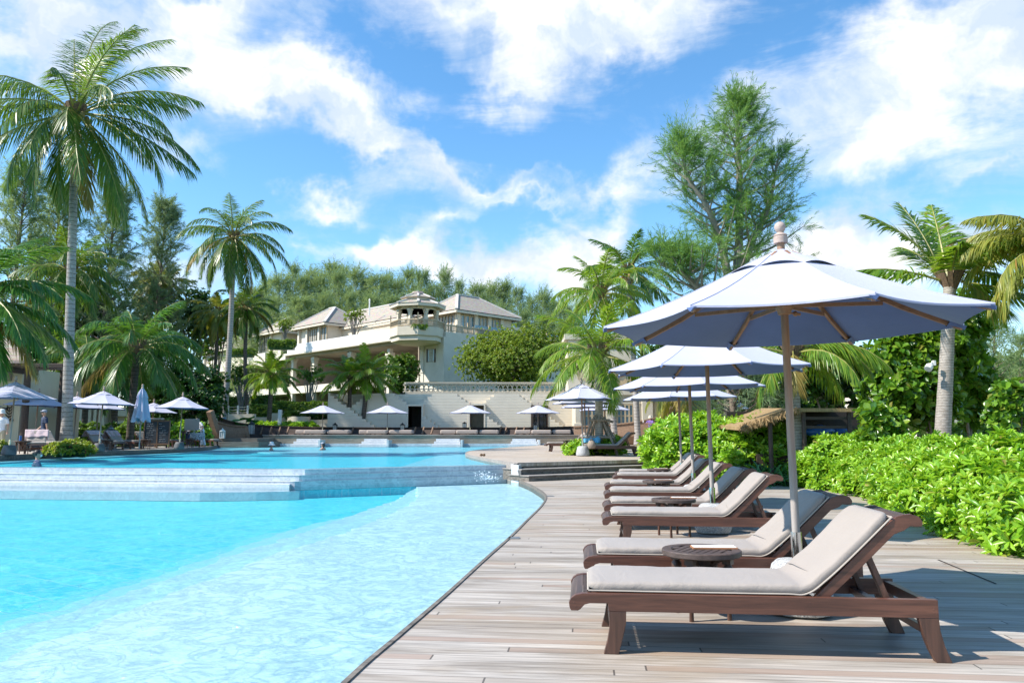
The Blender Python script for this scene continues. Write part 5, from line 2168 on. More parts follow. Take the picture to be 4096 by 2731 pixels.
palm("right palm of the pair in front of the stepped wall, dark curved trunk", (1443, 1720), (1466, 1500), 64.4, 3.2, 22, M['palm_leaf_young'], M['trunk_dark'], .20, .18, 20, leaf=1.0, n=42, wid=.07, el=(88, -40), zbase=1.0, wind=(.10, 0, .05), bend=.12, droop=1.15, hang=.3)
palm("low crowned dark palm between the tallest palm and the folded parasol", (455, 1740), (462, 1478), 50, 3.2, 20, M['palm_leaf_deep'], M['trunk_dark'], .22, .2, 21, leaf=1.0, n=40, wid=.07, el=(70, -55), zbase=ZL)
palm("palm top rising between two casuarinas on the left", (640, 1640), (636, 1130), 72, 3.2, 18, M['palm_leaf_yellow'], M['trunk_dark'], .18, .15, 22, leaf=.9, n=36, wid=.08, el=(86, -30), zbase=2)
palm("half shaded palm behind the bright left parasol", (335, 1745), (352, 1440), 48, 3.4, 18, M['palm_leaf'], M['trunk_dark'], .19, .17, 23, leaf=1.0, n=40, wid=.07, el=(75, -50), zbase=ZL)
palm("palm held upright by wooden props on the upper deck", (2397, 1770), (2394, 1420), 29.3, 3.0, 20, M['palm_leaf_young'], M['trunk_near'], .165, .14, 24, leaf=1.05, n=48, wid=.045, el=(90, -35), zbase=ZU, wind=(.02, 0, .02), droop=1.2, hang=.32)
palm("tall palm rising behind the propped palm, upright spear leaves", (2552, 1750), (2512, 1088), 50, 4.0, 22, M['palm_leaf_deep'], M['trunk_grey'], .20, .16, 25, leaf=.85, n=48, wid=.06, el=(90, -35), zbase=.6, nuts=12, wind=(.02, 0, .08))
palm("palm behind the propped palm with ragged arching fronds", (2460, 1720), (2402, 1175), 44, 3.6, 20, M['palm_leaf_young'], M['trunk_grey'], .18, .15, 26, leaf=.9, n=44, wid=.06, el=(88, -30), zbase=.6, wind=(-.06, 0, .06))
palm("pale trunked palm standing behind the fourth parasol", (2728, 1740), (2722, 1530), 38, 2.6, 16, M['palm_leaf_yellow'], M['trunk_near'], .15, .13, 27, leaf=1.0, n=38, wid=.05, el=(40, -65), zbase=.3)
palm("ringed palm behind the nearest parasol with hanging yellow fronds", (3188, 1770), (3172, 1405), 19.5, 2.25, 16, M['palm_leaf_young'], M['trunk_near'], .135, .12, 28, leaf=1.0, n=46, wid=.035, zbase=-.1, hang=.6,
     custom=[(0, 22, 1.0), (18, 16, .95), (335, 14, 1.05), (350, 4, .9), (200, 16, .9), (170, 20, .9), (185, -30, .7), (250, -30, .6), (60, 30, .9), (120, 28, .9), (300, 8, .9), (225, 5, .8), (30, -5, .9), (345, -28, .75)])
palm("leaning pale ringed palm with a floodlight on its trunk, behind the right hedge", (3750, 1790), (3800, 1120), 22, 3.3, 0, M['palm_leaf_young'], M['trunk_near'], .235, .165, 29, droop=.62, leaf=1.2, n=54, wid=.065, zbase=-.1, hang=.35, wind=(.10, 0, .04), bend=.08,
     custom=[(118, 74, .95), (145, 62, .92), (75, 70, 1.0), (55, 55, .95), (30, 48, .9), (178, 20, .95), (15, 12, .8), (350, 30, .85), (300, 40, .7), (100, 50, .8), (330, -12, .7), (10, -22, .6), (60, 25, .85), (250, 40, .5)])
palm("palm outside the right edge with pale yellow fronds reaching in", (4350, 1790), (4280, 1000), 20, 2.7, 0, M['palm_leaf_yellow'], M['trunk_near'], .2, .16, 30, leaf=1.0, n=54, wid=.045, zbase=-.1, hang=.5,
     custom=[(160, 58, 1.0), (185, 40, 1.0), (172, 24, 1.02), (150, 18, 1.0), (195, 6, 1.05), (178, -6, 1.0), (165, -18, .95), (200, -28, .9), (140, 45, .9), (90, 60, .9), (220, 30, .9), (0, 30, .9), (60, 20, .9), (300, 30, .8)])
palm("distant round crowned palm in the right garden", (4052, 1640), (4040, 1470), 58, 3.0, 22, M['palm_leaf'], M['trunk_dark'], .17, .14, 31, leaf=.95, n=34, wid=.08, zbase=-.1, el=(80, -50))
palm("distant palm at the far right edge", (4130, 1660), (4100, 1600), 52, 2.6, 16, M['palm_leaf'], M['trunk_dark'], .17, .14, 32, leaf=.95, n=32, wid=.08, zbase=-.1, el=(70, -50))
palm("distant small palm beside the white building in the right garden", (3930, 1690), (3905, 1560), 50, 2.3, 16, M['palm_leaf'], M['trunk_grey'], .15, .13, 33, leaf=.95, n=32, wid=.07, zbase=-.1, el=(75, -40))

# ---- casuarinas
m0 = at(2905, 1760, 31)
m0.z = -.1
main = [m0, at(2940, 1300, 31.2), at(2955, 1000, 31.4), at(2958, 700, 31.5), at(2950, 540, 31.6), at(2962, 420, 31.7)]
left2 = [at(2935, 1260, 31.2), at(2895, 1020, 31.4), at(2830, 830, 31.0), at(2745, 700, 30.8), at(2728, 590, 30.8)]
right2 = [at(2950, 1150, 31.3), at(3010, 960, 31.6), at(3075, 830, 31.8), at(3110, 640, 32)]
low2 = [at(2930, 1350, 31.2), at(2820, 1180, 30.6), at(2720, 1090, 30.2), at(2640, 1060, 30)]
casuarina("big wispy casuarina with two leaders behind the nearest parasol", [main, left2, right2, low2], 2.9, (70, 52, 30, 40), M['needle'], M['bark_pale'], 41, tuft=11, strand=.44, wid=.018, r0=.26, k=28, wind=(.16, 0, .10), low=.20, scatter=.02, fan=.55, spray=1.15)
casuarina("drooping dark casuarina low behind the row of parasols", [[(8.6, 30, -.1), (8.7, 30.3, 3), (8.9, 30.5, 6.0)]], 2.6, 60, M['needle_blue'], M['bark'], 42, tuft=11, strand=.5, wid=.02, r0=.2, k=18, wind=(-.05, 0, -.15), low=.15)
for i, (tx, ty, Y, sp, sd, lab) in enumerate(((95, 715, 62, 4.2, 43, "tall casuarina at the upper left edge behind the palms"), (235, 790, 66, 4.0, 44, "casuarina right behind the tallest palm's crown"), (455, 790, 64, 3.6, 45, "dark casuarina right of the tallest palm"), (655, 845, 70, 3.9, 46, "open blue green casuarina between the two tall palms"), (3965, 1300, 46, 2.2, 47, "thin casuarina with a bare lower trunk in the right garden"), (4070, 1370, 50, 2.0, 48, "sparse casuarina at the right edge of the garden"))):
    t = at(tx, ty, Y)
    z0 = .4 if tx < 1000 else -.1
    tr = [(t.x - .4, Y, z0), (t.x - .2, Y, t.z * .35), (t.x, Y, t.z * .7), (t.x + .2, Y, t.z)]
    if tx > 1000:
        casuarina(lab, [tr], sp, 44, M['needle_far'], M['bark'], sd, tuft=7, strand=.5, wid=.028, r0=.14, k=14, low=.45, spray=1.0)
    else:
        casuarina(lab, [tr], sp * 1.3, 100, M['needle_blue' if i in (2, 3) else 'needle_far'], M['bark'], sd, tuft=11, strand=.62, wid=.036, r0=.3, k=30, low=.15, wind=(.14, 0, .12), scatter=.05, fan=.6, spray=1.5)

# the casuarina wood behind the hotel: four grown trees, then copies, each a tree of its own
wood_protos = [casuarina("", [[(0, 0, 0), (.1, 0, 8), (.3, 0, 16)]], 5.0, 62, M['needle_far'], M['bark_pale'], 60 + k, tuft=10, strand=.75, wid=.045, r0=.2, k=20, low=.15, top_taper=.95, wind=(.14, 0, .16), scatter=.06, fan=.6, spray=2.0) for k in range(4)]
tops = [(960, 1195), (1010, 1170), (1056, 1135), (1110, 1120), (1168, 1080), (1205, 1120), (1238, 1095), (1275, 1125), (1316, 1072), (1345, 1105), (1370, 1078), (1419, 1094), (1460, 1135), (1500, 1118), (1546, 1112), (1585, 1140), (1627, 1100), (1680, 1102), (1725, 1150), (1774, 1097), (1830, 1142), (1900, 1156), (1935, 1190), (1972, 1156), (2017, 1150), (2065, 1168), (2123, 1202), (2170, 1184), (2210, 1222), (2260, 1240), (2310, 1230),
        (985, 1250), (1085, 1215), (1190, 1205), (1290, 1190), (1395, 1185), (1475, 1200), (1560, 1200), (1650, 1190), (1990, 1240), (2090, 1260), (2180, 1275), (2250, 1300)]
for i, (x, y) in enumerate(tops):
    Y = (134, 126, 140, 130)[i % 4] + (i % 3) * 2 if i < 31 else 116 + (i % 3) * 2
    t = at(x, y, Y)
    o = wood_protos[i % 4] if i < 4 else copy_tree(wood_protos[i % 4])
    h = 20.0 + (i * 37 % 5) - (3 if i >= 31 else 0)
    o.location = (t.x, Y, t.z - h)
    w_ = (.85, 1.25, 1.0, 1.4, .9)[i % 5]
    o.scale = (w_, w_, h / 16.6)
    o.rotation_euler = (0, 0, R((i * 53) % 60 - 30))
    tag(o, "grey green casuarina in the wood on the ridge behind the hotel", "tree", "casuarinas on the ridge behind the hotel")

# ---- leafy trees and bushes
c = at(2055, 1432, 78)
broad_tree("big round bright leaved tree in front of the hotel's blank right wall", c, (6.1, 4.5, 3.1), 2400, 24, .25, .10, M['round_leaf'], 71, base=(c.x, 78, c.z - 3.4), lumps=9, shell=.5)
c = at(762, 1572, 56)
broad_tree("large dark glossy bush behind the parasol nearest the boat", c, (2.5, 2.0, 2.9), 1100, 16, .26, .14, M['dark_leaf'], 72, base=(c.x, 56, .5), lumps=8)
c = at(660, 1600, 58)
broad_tree("lighter green bush at the left of the dark glossy one", c, (1.5, 1.5, 2.2), 420, 16, .26, .13, M['mid_leaf'], 73, base=(c.x, 58, .5))
c = at(1605, 1495, 82)
broad_tree("green bush below the hotel's corner column", c, (2.5, 1.8, 2.2), 420, 16, .30, .15, M['mid_leaf'], 74, base=(c.x, 82, c.z - 2.2))
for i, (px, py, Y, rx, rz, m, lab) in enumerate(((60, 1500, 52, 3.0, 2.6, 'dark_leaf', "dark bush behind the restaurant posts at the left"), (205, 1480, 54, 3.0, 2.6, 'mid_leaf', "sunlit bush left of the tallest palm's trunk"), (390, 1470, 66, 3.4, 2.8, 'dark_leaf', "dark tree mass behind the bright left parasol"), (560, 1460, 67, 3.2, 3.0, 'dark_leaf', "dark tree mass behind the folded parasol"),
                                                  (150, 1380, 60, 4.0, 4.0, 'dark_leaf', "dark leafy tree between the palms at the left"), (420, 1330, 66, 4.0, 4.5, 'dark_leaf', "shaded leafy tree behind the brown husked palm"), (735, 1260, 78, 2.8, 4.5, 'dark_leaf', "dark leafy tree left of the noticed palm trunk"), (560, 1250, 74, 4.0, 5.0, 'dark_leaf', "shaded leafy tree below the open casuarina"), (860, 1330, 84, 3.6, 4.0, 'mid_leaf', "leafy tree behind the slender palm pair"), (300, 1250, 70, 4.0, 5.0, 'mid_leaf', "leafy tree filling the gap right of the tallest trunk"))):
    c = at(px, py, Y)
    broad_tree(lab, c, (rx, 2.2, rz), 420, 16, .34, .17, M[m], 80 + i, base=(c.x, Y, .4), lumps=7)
c = at(3700, 1500, 24.5)
broad_tree("large leaved glossy tree behind the leaning ringed palm", (c.x, 24.5, c.z + .05), (1.95, 1.2, 1.85), 620, 24, .31, .17, M['almond_leaf'], 91, base=(c.x, 24.5, -.1), fine=True, bmat=M['bark_pale'], lumps=8, trunk_r=.05, limbs=10, spread=(15, 88))
c = at(3860, 1450, 25.5)
broad_tree("upright large leaved tree right of the leaning ringed palm", (c.x, 25.5, c.z), (.95, .8, 2.15), 320, 24, .31, .17, M['almond_leaf'], 92, base=(c.x, 25.5, -.1), fine=True, bmat=M['bark_pale'], lumps=6, trunk_r=.05)
c = at(3310, 1500, 28)
broad_tree("shaded dark leaved tree over the thatched hut", (c.x, 28, c.z), (1.9, 1.0, 1.4), 420, 16, .27, .15, M['dark_leaf'], 93, base=(c.x, 28, -.1), fine=True, lumps=7, trunk_r=.06)
c = at(3505, 1690, 16.6)
broad_tree("low large leaved bush in front of the thatched hut", (c.x, 16.6, c.z), (.42, .4, .5), 90, 16, .25, .14, M['almond_leaf'], 94, base=(c.x, 16.6, -.1), fine=True, bmat=M['bark_pale'], lumps=4, trunk_r=.02, cat="bush", name="leafy_bush")
c = at(4040, 1660, 17)
broad_tree("small round leaved shrub at the right edge above the hedge", (c.x, 17, c.z), (.42, .4, .75), 130, 16, .17, .13, M['almond_leaf'], 95, base=(c.x, 17, -.1), fine=True, lumps=5, trunk_r=.02, cat="bush", name="leafy_bush")
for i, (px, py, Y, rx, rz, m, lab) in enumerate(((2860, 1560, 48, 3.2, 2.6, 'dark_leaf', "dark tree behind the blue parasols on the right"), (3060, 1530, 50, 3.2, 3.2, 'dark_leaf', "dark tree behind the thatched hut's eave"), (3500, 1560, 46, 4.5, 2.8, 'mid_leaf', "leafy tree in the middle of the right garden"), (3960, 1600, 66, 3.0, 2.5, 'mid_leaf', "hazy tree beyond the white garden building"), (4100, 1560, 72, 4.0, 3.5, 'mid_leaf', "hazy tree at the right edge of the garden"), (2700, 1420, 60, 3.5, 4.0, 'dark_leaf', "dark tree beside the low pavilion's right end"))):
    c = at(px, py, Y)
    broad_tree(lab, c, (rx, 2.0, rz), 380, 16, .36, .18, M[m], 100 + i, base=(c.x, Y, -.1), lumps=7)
for i, (px, py, rx, rz, m) in enumerate(((2640, 1585, 6, 4.2, 'mid_leaf'), (2860, 1600, 6, 3.6, 'dark_leaf'), (3080, 1590, 6.5, 4.0, 'mid_leaf'), (3300, 1600, 6.5, 3.8, 'dark_leaf'), (3520, 1595, 6.5, 4.0, 'mid_leaf'), (3760, 1600, 6.5, 3.8, 'mid_leaf'), (4000, 1590, 6.5, 4.2, 'mid_leaf'), (4200, 1590, 6.5, 4.2, 'dark_leaf'))):
    c = at(px, py, 84)
    broad_tree("far round topped tree in the belt closing off the right garden", c, (rx, 2.5, rz), 300, 16, .55, .28, M[m], 190 + i, base=(c.x, 84, -.1), lumps=8, group="far trees beyond the right garden")
# frangipani on the hotel terraces: bare forked branches under a thin leaf cap
for i, (px, py, Y, rx, rz, drop, m, lab) in enumerate(((1142, 1300, 104, 1.2, 1.0, 2.2, 'round_leaf', "small bright tree on the terrace between two roofs"), (1420, 1262, 98, 1.9, .85, 2.8, 'round_leaf', "bare branched frangipani on the stone terrace"), (975, 1500, 70, 1.4, 1.2, 3.6, 'mid_leaf', "frangipani with grey stems beside the clipped hedge"), (1240, 1500, 73, 1.3, 1.0, 3.8, 'mid_leaf', "frangipani in front of the lower balconies"), (800, 1385, 92, 1.0, .9, 2, 'round_leaf', "yellow green bush at the leftmost villa"))):
    c = at(px, py, Y)
    broad_tree(lab, c, (rx, 1.0, rz), 110, 8, .26, .12, M[m], 110 + i, base=(c.x, Y, c.z - drop), bmat=M['bark_pale'], lumps=6, trunk_r=.05, limbs=22)

# ---- hedges and shrubs by the decks
hz = at(4000, 1752, 9).z
hedge("long bright green hedge along the right edge of the deck", [(6.95, 8.6, .22, 1.75, 2.2, .80), (8.6, 7.2, .26, 2.2, 2.2, .84), (7.15, 11.2, .25, 1.45, 1.9, .82), (9.2, 10.2, .28, 2.2, 2.4, .86), (7.85, 13.8, .25, 1.35, 1.9, .85), (8.3, 16.2, .25, 1.4, 1.9, .86), (10.2, 14.0, .28, 2.4, 2.6, .86), (7.15, 6.6, .12, 1.0, 1.0, .55), (7.95, 18.3, .26, 1.2, 1.5, .88), (8.7, 20.0, .28, 1.3, 1.4, .9), (6.5, 9.9, .35, .9, .9, .80), (8.0, 9.6, .36, .9, .9, .82), (7.6, 7.6, .34, 1.0, .9, .84)],
      M['hedge_leaf'], 121, 62, .150, .050, k=9, floor=-.05, up=.75, layers=((1.0, 1.0), (.86, .6)), clip=lambda P: P[:, 1] < 21.6)
hedge("round bright shrub at the corner of the upper deck beside the wooden steps", [(5.45, 22.6, .72, 1.55, 1.5, 1.02), (6.7, 21.2, .6, 1.5, 1.6, 1.0), (7.2, 23.4, .6, 1.6, 1.6, 1.05), (5.9, 25.0, .8, 1.5, 1.6, .9)],
      M['hedge_leaf'], 122, 40, .20, .068, k=8, floor=-.05, up=.75)
hedge("dark green shrubs between the two bright hedges", [(8.4, 22.6, .3, 1.1, 1.0, .9), (9.2, 24, .3, 1.6, 1.4, .9)], M['mid_leaf'], 123, 26, .2, .08, k=7, floor=-.1)
rng_ = np.random.default_rng(9)
root = empty("strap_leaf_plant", (6.75, 19.4, -.1), 0, "tuft of long dark strap leaves between the bright hedges", "plant")
Lv = Leaves()
n = 420
P = np.stack([rng_.normal(0, .55, n), rng_.normal(0, .4, n), rng_.uniform(.0, .35, n)], 1)
D = unit(np.stack([rng_.normal(0, .6, n), rng_.normal(0, .6, n), rng_.uniform(.5, 1.1, n)], 1))
Lv.strips(P, D, unit(np.cross(D, rng_.normal(size=(n, 3)))), rng_.uniform(.5, .95, n), .045, rng_.uniform(.2, .6, n))
Lv.build("leaves", M['lily_leaf'], root)
c = at(2400, 1772, 27.8)
hedge("low leafy plants growing round the propped palm", [(c.x - .55, 29.2, ZU + .12, .55, .45, .33), (c.x + .1, 29.3, ZU + .12, .7, .45, .38), (c.x + .65, 29.4, ZU + .15, .5, .5, .50), (c.x - .2, 30.0, ZU + .15, .9, .6, .4)], M['hedge_leaf'], 124, 34, .17, .07, k=7, floor=ZU + .005, cat="plants", name="ground_plants")
c = at(285, 1785, 29.5)
hedge("low yellow green bush with red shoots at the foot of the tallest palm", [(c.x - .55, 29.6, ZL + .08, .50, .4, .30), (c.x + .05, 29.3, ZL + .10, .55, .45, .34), (c.x + .50, 29.4, ZL + .06, .42, .4, .28), (c.x - .1, 30.0, ZL + .15, .6, .45, .36)], M['ixora_leaf'], 125, 60, .12, .055, k=7, floor=ZL, cat="bush", name="flowering_bush")
c = at(2, 1795, 28.2)
hedge("small bush cut by the left edge at the pool", [(c.x - .1, 28.3, ZL + .1, .35, .35, .36)], M['ixora_leaf'], 126, 60, .12, .055, k=7, floor=ZL, cat="bush", name="flowering_bush")
for i, (x0, x1, Y, zt, m, lab) in enumerate(((-30, 330, 44.5, 1.75, 'mid_leaf', "dark green hedge behind the walking man"), (330, 560, 46.5, 1.85, 'mid_leaf', "green hedge behind the brightest left parasol"), (560, 835, 49.0, 1.85, 'hedge_leaf', "bright hedge behind the chalkboard and the staff"))):
    a, b_ = at(x0, 1730, Y), at(x1, 1730, Y)
    k = max(3, int((b_.x - a.x) / 1.0))
    hedge(lab, [(a.x + (b_.x - a.x) * (j + .5) / k, Y + .3 * math.sin(j * 2.1), ZL + .25, .75, .7, zt - ZL - .2 + .08 * math.sin(j * 3.3)) for j in range(k)], M[m], 130 + i, 24, .19, .10, k=6, fine=False, floor=ZL, group="hedges behind the left loungers")
for i, (x0, x1, lab) in enumerate(((1000, 1108, "low bright plants left of the white shower post behind the boat"), (1130, 1258, "low bright plants right of the white shower post behind the boat"))):
    a, b_ = at(x0, 1708, 62), at(x1, 1708, 62)
    hedge(lab, [(a.x + (b_.x - a.x) * (j + .5) / 4, 62.3, a.z - .1, .55, .5, .45) for j in range(4)], M['hedge_leaf'], 140 + i, 26, .26, .10, k=7, fine=False, floor=1, cat="plants", name="ground_plants", group="low plants behind the boat")
root = empty("lotus_plant", at(965, 1712, 59.5), 0, "big round lotus leaves standing behind the boat's bow", "plant")
b = MB()
for i, (dx, dy, r, tz) in enumerate(((-.9, .2, .5, .35), (-.35, 0, .62, .62), (.35, .1, .6, .75), (.65, .5, .5, .55), (-.1, -.3, .45, .3), (-1.3, .3, .35, .2), (-1.9, .4, .25, .35))):
    pts = [(dx + r * math.cos(a) * (1 + .06 * math.sin(5 * a)), dy + r * .6 * math.sin(a), tz + .14 * math.sin(a + i) + .06 * math.cos(3 * a)) for a in np.linspace(0, 2 * PI, 17)[:-1]]
    vs = [(dx, dy, tz - .08)] + pts
    b.add(vs, [(0, 1 + k, 1 + (k + 1) % 16) for k in range(16)])
b.build("leaves", M['lotus'], root, smooth=True)
b = MB()
for (dx, dy, r, tz) in ((-.9, .2, .5, .35), (-.35, 0, .62, .62), (.35, .1, .6, .75), (.65, .5, .5, .55)):
    b.tube([(dx * .6, dy, -.6), (dx, dy, tz - .08)], .025, 5)
b.build("stems", M['lily_leaf'], root)
# clipped hedges on the hotel slope
for i, (xa, ya, xb, yb, Y, dep, lab) in enumerate(((900, 1592, 962, 1642, 72, 2.0, "small clipped hedge left of the slim palm"), (1008, 1585, 1075, 1612, 74, 2, "upper clipped hedge block behind the frangipani"), (1000, 1622, 1090, 1682, 69, 2.2, "clipped hedge front block at the slim palm"), (1090, 1612, 1335, 1672, 71, 2.4, "long clipped hedge running to the stepped wall"))):
    p, q = at(xa, yb, Y), at(xb, ya, Y)
    clipped(lab, p.x, q.x, Y, dep, p.z, q.z, 150 + i, 38, .20, .12, group="clipped hedges on the hotel slope")
p, q = at(860, 1662, 66), at(1000, 1648, 66)
clipped("low clipped edging below the rope fence", p.x, q.x, 66, .8, p.z, q.z, 156, 40, .18, .1)
# lawn strip with a low border far right
for i, (x0, x1, py, Y, lab) in enumerate(((3790, 4000, 1722, 34, "low clipped border on the lawn right of the leaning palm"), (3820, 4150, 1700, 44, "dark shrub border in front of the white garden building"))):
    p, q = at(x0, 1745, Y), at(x1, py, Y)
    clipped(lab, p.x, q.x, Y, 1.4, -.1, q.z, 160 + i, 40, .16, .09, group="borders on the right lawn", mat='mid_leaf' if i else 'clipped_leaf')
# ---------------------------------------------------------------- buildings and walls
# ---- stepped stone wall behind the boat with its pyramid relief and three doorways
YW = 66.0
wl_ = empty("stepped_wall", (0, YW, .4), 0, "long cream stepped stone wall with pyramid relief behind the boat", "wall")
MI = Matrix.Translation((0, -YW, -.4))


def wx(px):
    return at(px, 1650, YW).x


def wz(py):
    return at(1800, py, YW).z


ztop, zbot = wz(1576), .4
NC = 13
ch = (wz(1576) - wz(1722)) / NC
doors = [(1638, 1694, 1626), (2184 - 3, 2240 - 3, 1620), (2132, 2188, 1630)]
doors = [(1642, 1694, 1626), (1882, 1937, 1622), (2131, 2186, 1628)]
holes = [(wx(a), wx(b), wz(c)) for a, b, c in doors]
b = MB()
b.M = MI
x0 = wx(1330)
xe = wx(2298)


def course(b, xa, xb, y0, za, zb_):
    """a block of wall that leaves the doorways open"""
    segs = [(xa, xb)]
    for (h0, h1, hz) in holes:
        if za < hz - .02:
            nxt = []
            for (s, e) in segs:
                if h1 <= s or h0 >= e:
                    nxt.append((s, e))
                else:
                    if h0 > s:
                        nxt.append((s, h0))
                    if h1 < e:
                        nxt.append((h1, e))
            segs = nxt
    for s, e in segs:
        if e - s > .02:
            b.box(s, e, y0, YW + 1.2, za, zb_)


for i in range(NC + 3):
    z1 = ztop - i * ch
    z0_ = max(z1 - ch, zbot)
    if z1 <= zbot:
        break
    course(b, x0 + (.0 if i > 0 else .2), xe, YW, z0_ + .003, z1 - .005)
b.build("courses", M['wall_step'], wl_)
for k in range(4):
    b = MB()
    b.M = MI
    cpx = 2027 - 246 * k
    for i in range(NC + 1):
        z1 = ztop - i * ch
        z0_ = max(z1 - ch, zbot)
        l, r = cpx - 51 - 15.7 * i, cpx + 51 + 15.7 * i
        l, r = max(l, 1333), min(r, 2296)
        if r <= l:
            continue
        course(b, wx(l), wx(r), YW - (.35 + .55 * k), z0_ + .003, z1 - .005)
    b.build("stepped_relief", M['wall_step'], wl_)
for j, (h0, h1, hz) in enumerate(holes):
    b = MB()
    b.M = MI
    b.box(h0 - .05, h1 + .05, YW + .75, YW + .80, zbot, hz + .1)
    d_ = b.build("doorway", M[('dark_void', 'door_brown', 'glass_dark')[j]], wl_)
    b = MB()
    b.M = MI
    yf = YW - (1.49, .94, .39)[j]
    b.box(h0 - .16, h0, yf, YW + .7, zbot, hz)
    b.box(h1, h1 + .12, yf, YW + .7, zbot, hz)
    b.box(h0 - .16, h1 + .12, yf, YW + .7, hz, hz + .14)
    if j == 2:
        for q in range(3):
            xx = h0 + (h1 - h0) * (q + .5) / 3
            b.box(xx - .03, xx + .03, YW + .60, YW + .68, zbot, hz)
        for q in range(6):
            b.box(h0, h1, YW + .61, YW + .67, zbot + q * .5, zbot + q * .5 + .04)
    b.build("door_frame", M['wall_step' if j < 2 else 'dark_wood'], d_)
# lower stepped terraces left of the wall, with round planters
t = empty("terrace_wall", (wx(1250), YW, .4), 0, "low stepped cream terrace walls and planters left of the stepped wall", "wall")
for i, (xa, xb, ya, yb, Y) in enumerate(((1225, 1345, 1660, 1680, 68), (1190, 1345, 1662, 1684, 67.4), (1222, 1345, 1678, 1696, 66.8), (1250, 1345, 1694, 1722, 66.2), (1075, 1180, 1652, 1722, 67), (1010, 1060, 1668, 1722, 66.4))):
    p, q = at(xa, yb, Y), at(xb, ya, Y)
    b = MB()
    b.box(p.x, q.x, Y, Y + 2.2, .4, q.z)
    o = b.build("terrace_step", M['wall_step'], None)
    o.data.transform(Matrix.Translation((-wx(1250), -YW, -.4)))
    o.parent = t
for (px, py, r, Y) in ((1195, 1666, .95, 66.4), (1030, 1670, .8, 66.2)):
    c = at(px, py, Y)
    b = MB()
    b.M = Matrix.Translation((-wx(1250), -YW, -.4))
    b.lathe([(r, .4), (r, c.z - .5), (r + .05, c.z - .48), (r + .05, c.z), (r - .15, c.z), (r - .15, c.z - .15), (.001, c.z - .15)], 24, (c.x, Y, 0))
    b.build("planter", M['wall_step'], t, smooth=True)
c = at(1195, 1662, 66.4)
hedge("dark ferny plants spilling from the round planter", [(c.x - .3, 66.4, c.z, .9, .7, .35), (c.x + 1.4, 67.2, c.z + .05, 1.0, .5, .3)], M['dark_leaf'], 171, 60, .24, .05, k=7, fine=False, cat="plants", name="planter_plants", up=.9)
p, q = at(855, 1722, 65), at(1015, 1655, 65)
b = MB()
b.box(p.x, q.x, 65, 65.6, .4, q.z)
tag(b.build("garden_wall", M['wall_step']), "low beige block wall below the rope fence behind the boat", "wall")
# rope fence
t = empty("rope_fence", at(910, 1655, 65.3), 0, "white post and rope fence on the low wall behind the boat", "fence")
o_ = at(910, 1655, 65.3)
pr = None
for px in (870, 912, 951, 990):
    c = at(px, 1655, 65.3) - o_
    h = at(px, 1621, 65.3).z - o_.z
    b = MB()
    b.box(c.x - .06, c.x + .06, c.y - .06, c.y + .06, 0, h)
    b.build("post", M['white_paint'], t)
    if pr is not None:
        for k_ in (.88, .55, .25):
            b = MB()
            b.tube([pr.lerp(c, s) + Vector((0, 0, h * k_ - .28 * s * (1 - s))) for s in np.linspace(0, 1, 8)], .022, 5)
            b.build("rope", M['rope'], t)
    pr = c
# balustrade on top of the wall: pierced stone panels
YB = 69.5
pL, pR = at(1622, 1530, YB), at(2290, 1533, YB)
zb0, zb1 = at(1800, 1570, YB).z, at(1800, 1533, YB).z
t = empty("stone_balustrade", (pL.x, YB, zb0), 0, "cream pierced stone balustrade along the top of the stepped wall", "balustrade")
b = MB()
Wd, Hh = pR.x - pL.x, zb1 - zb0
b.box(0, Wd, -.12, .22, Hh - .10, Hh + .02)
b.box(-.1, Wd, -.18, .28, Hh + .02, Hh + .10)
b.box(0, Wd, -.1, .2, -1.2, .06)
b.build("rail", M['wall_cream'], t)
n = int(Wd / .42)
b = MB()
for i in range(n + 1):
    x = i * Wd / n
    b.lathe([(.07, .06), (.085, Hh * .42), (.05, Hh * .46), (.05, Hh * .52), (.085, Hh * .56), (.06, Hh * .7)], 6, (x, .05, 0))
    for s in (-1, 1):
        b.beam((x, .05, Hh * .68), (x + s * Wd / n * .5, .05, Hh - .10), .10, .08, (0, 1, 0))
        b.beam((x, .05, Hh * .26), (x + s * Wd / n * .5, .05, .05), .10, .08, (0, 1, 0))
        b.beam((x, .05, Hh * .30), (x + s * Wd / n * .5, .05, Hh * .42), .08, .07, (0, 1, 0))
b.build("balusters", M['wall_cream'], t)
b = MB()
for y_ in (.5, 1.5):
    b.box(-.1, .1, y_ - .7, y_ + .3, Hh - .1, Hh + .1)
b.build("return_rail", M['wall_step'], t)


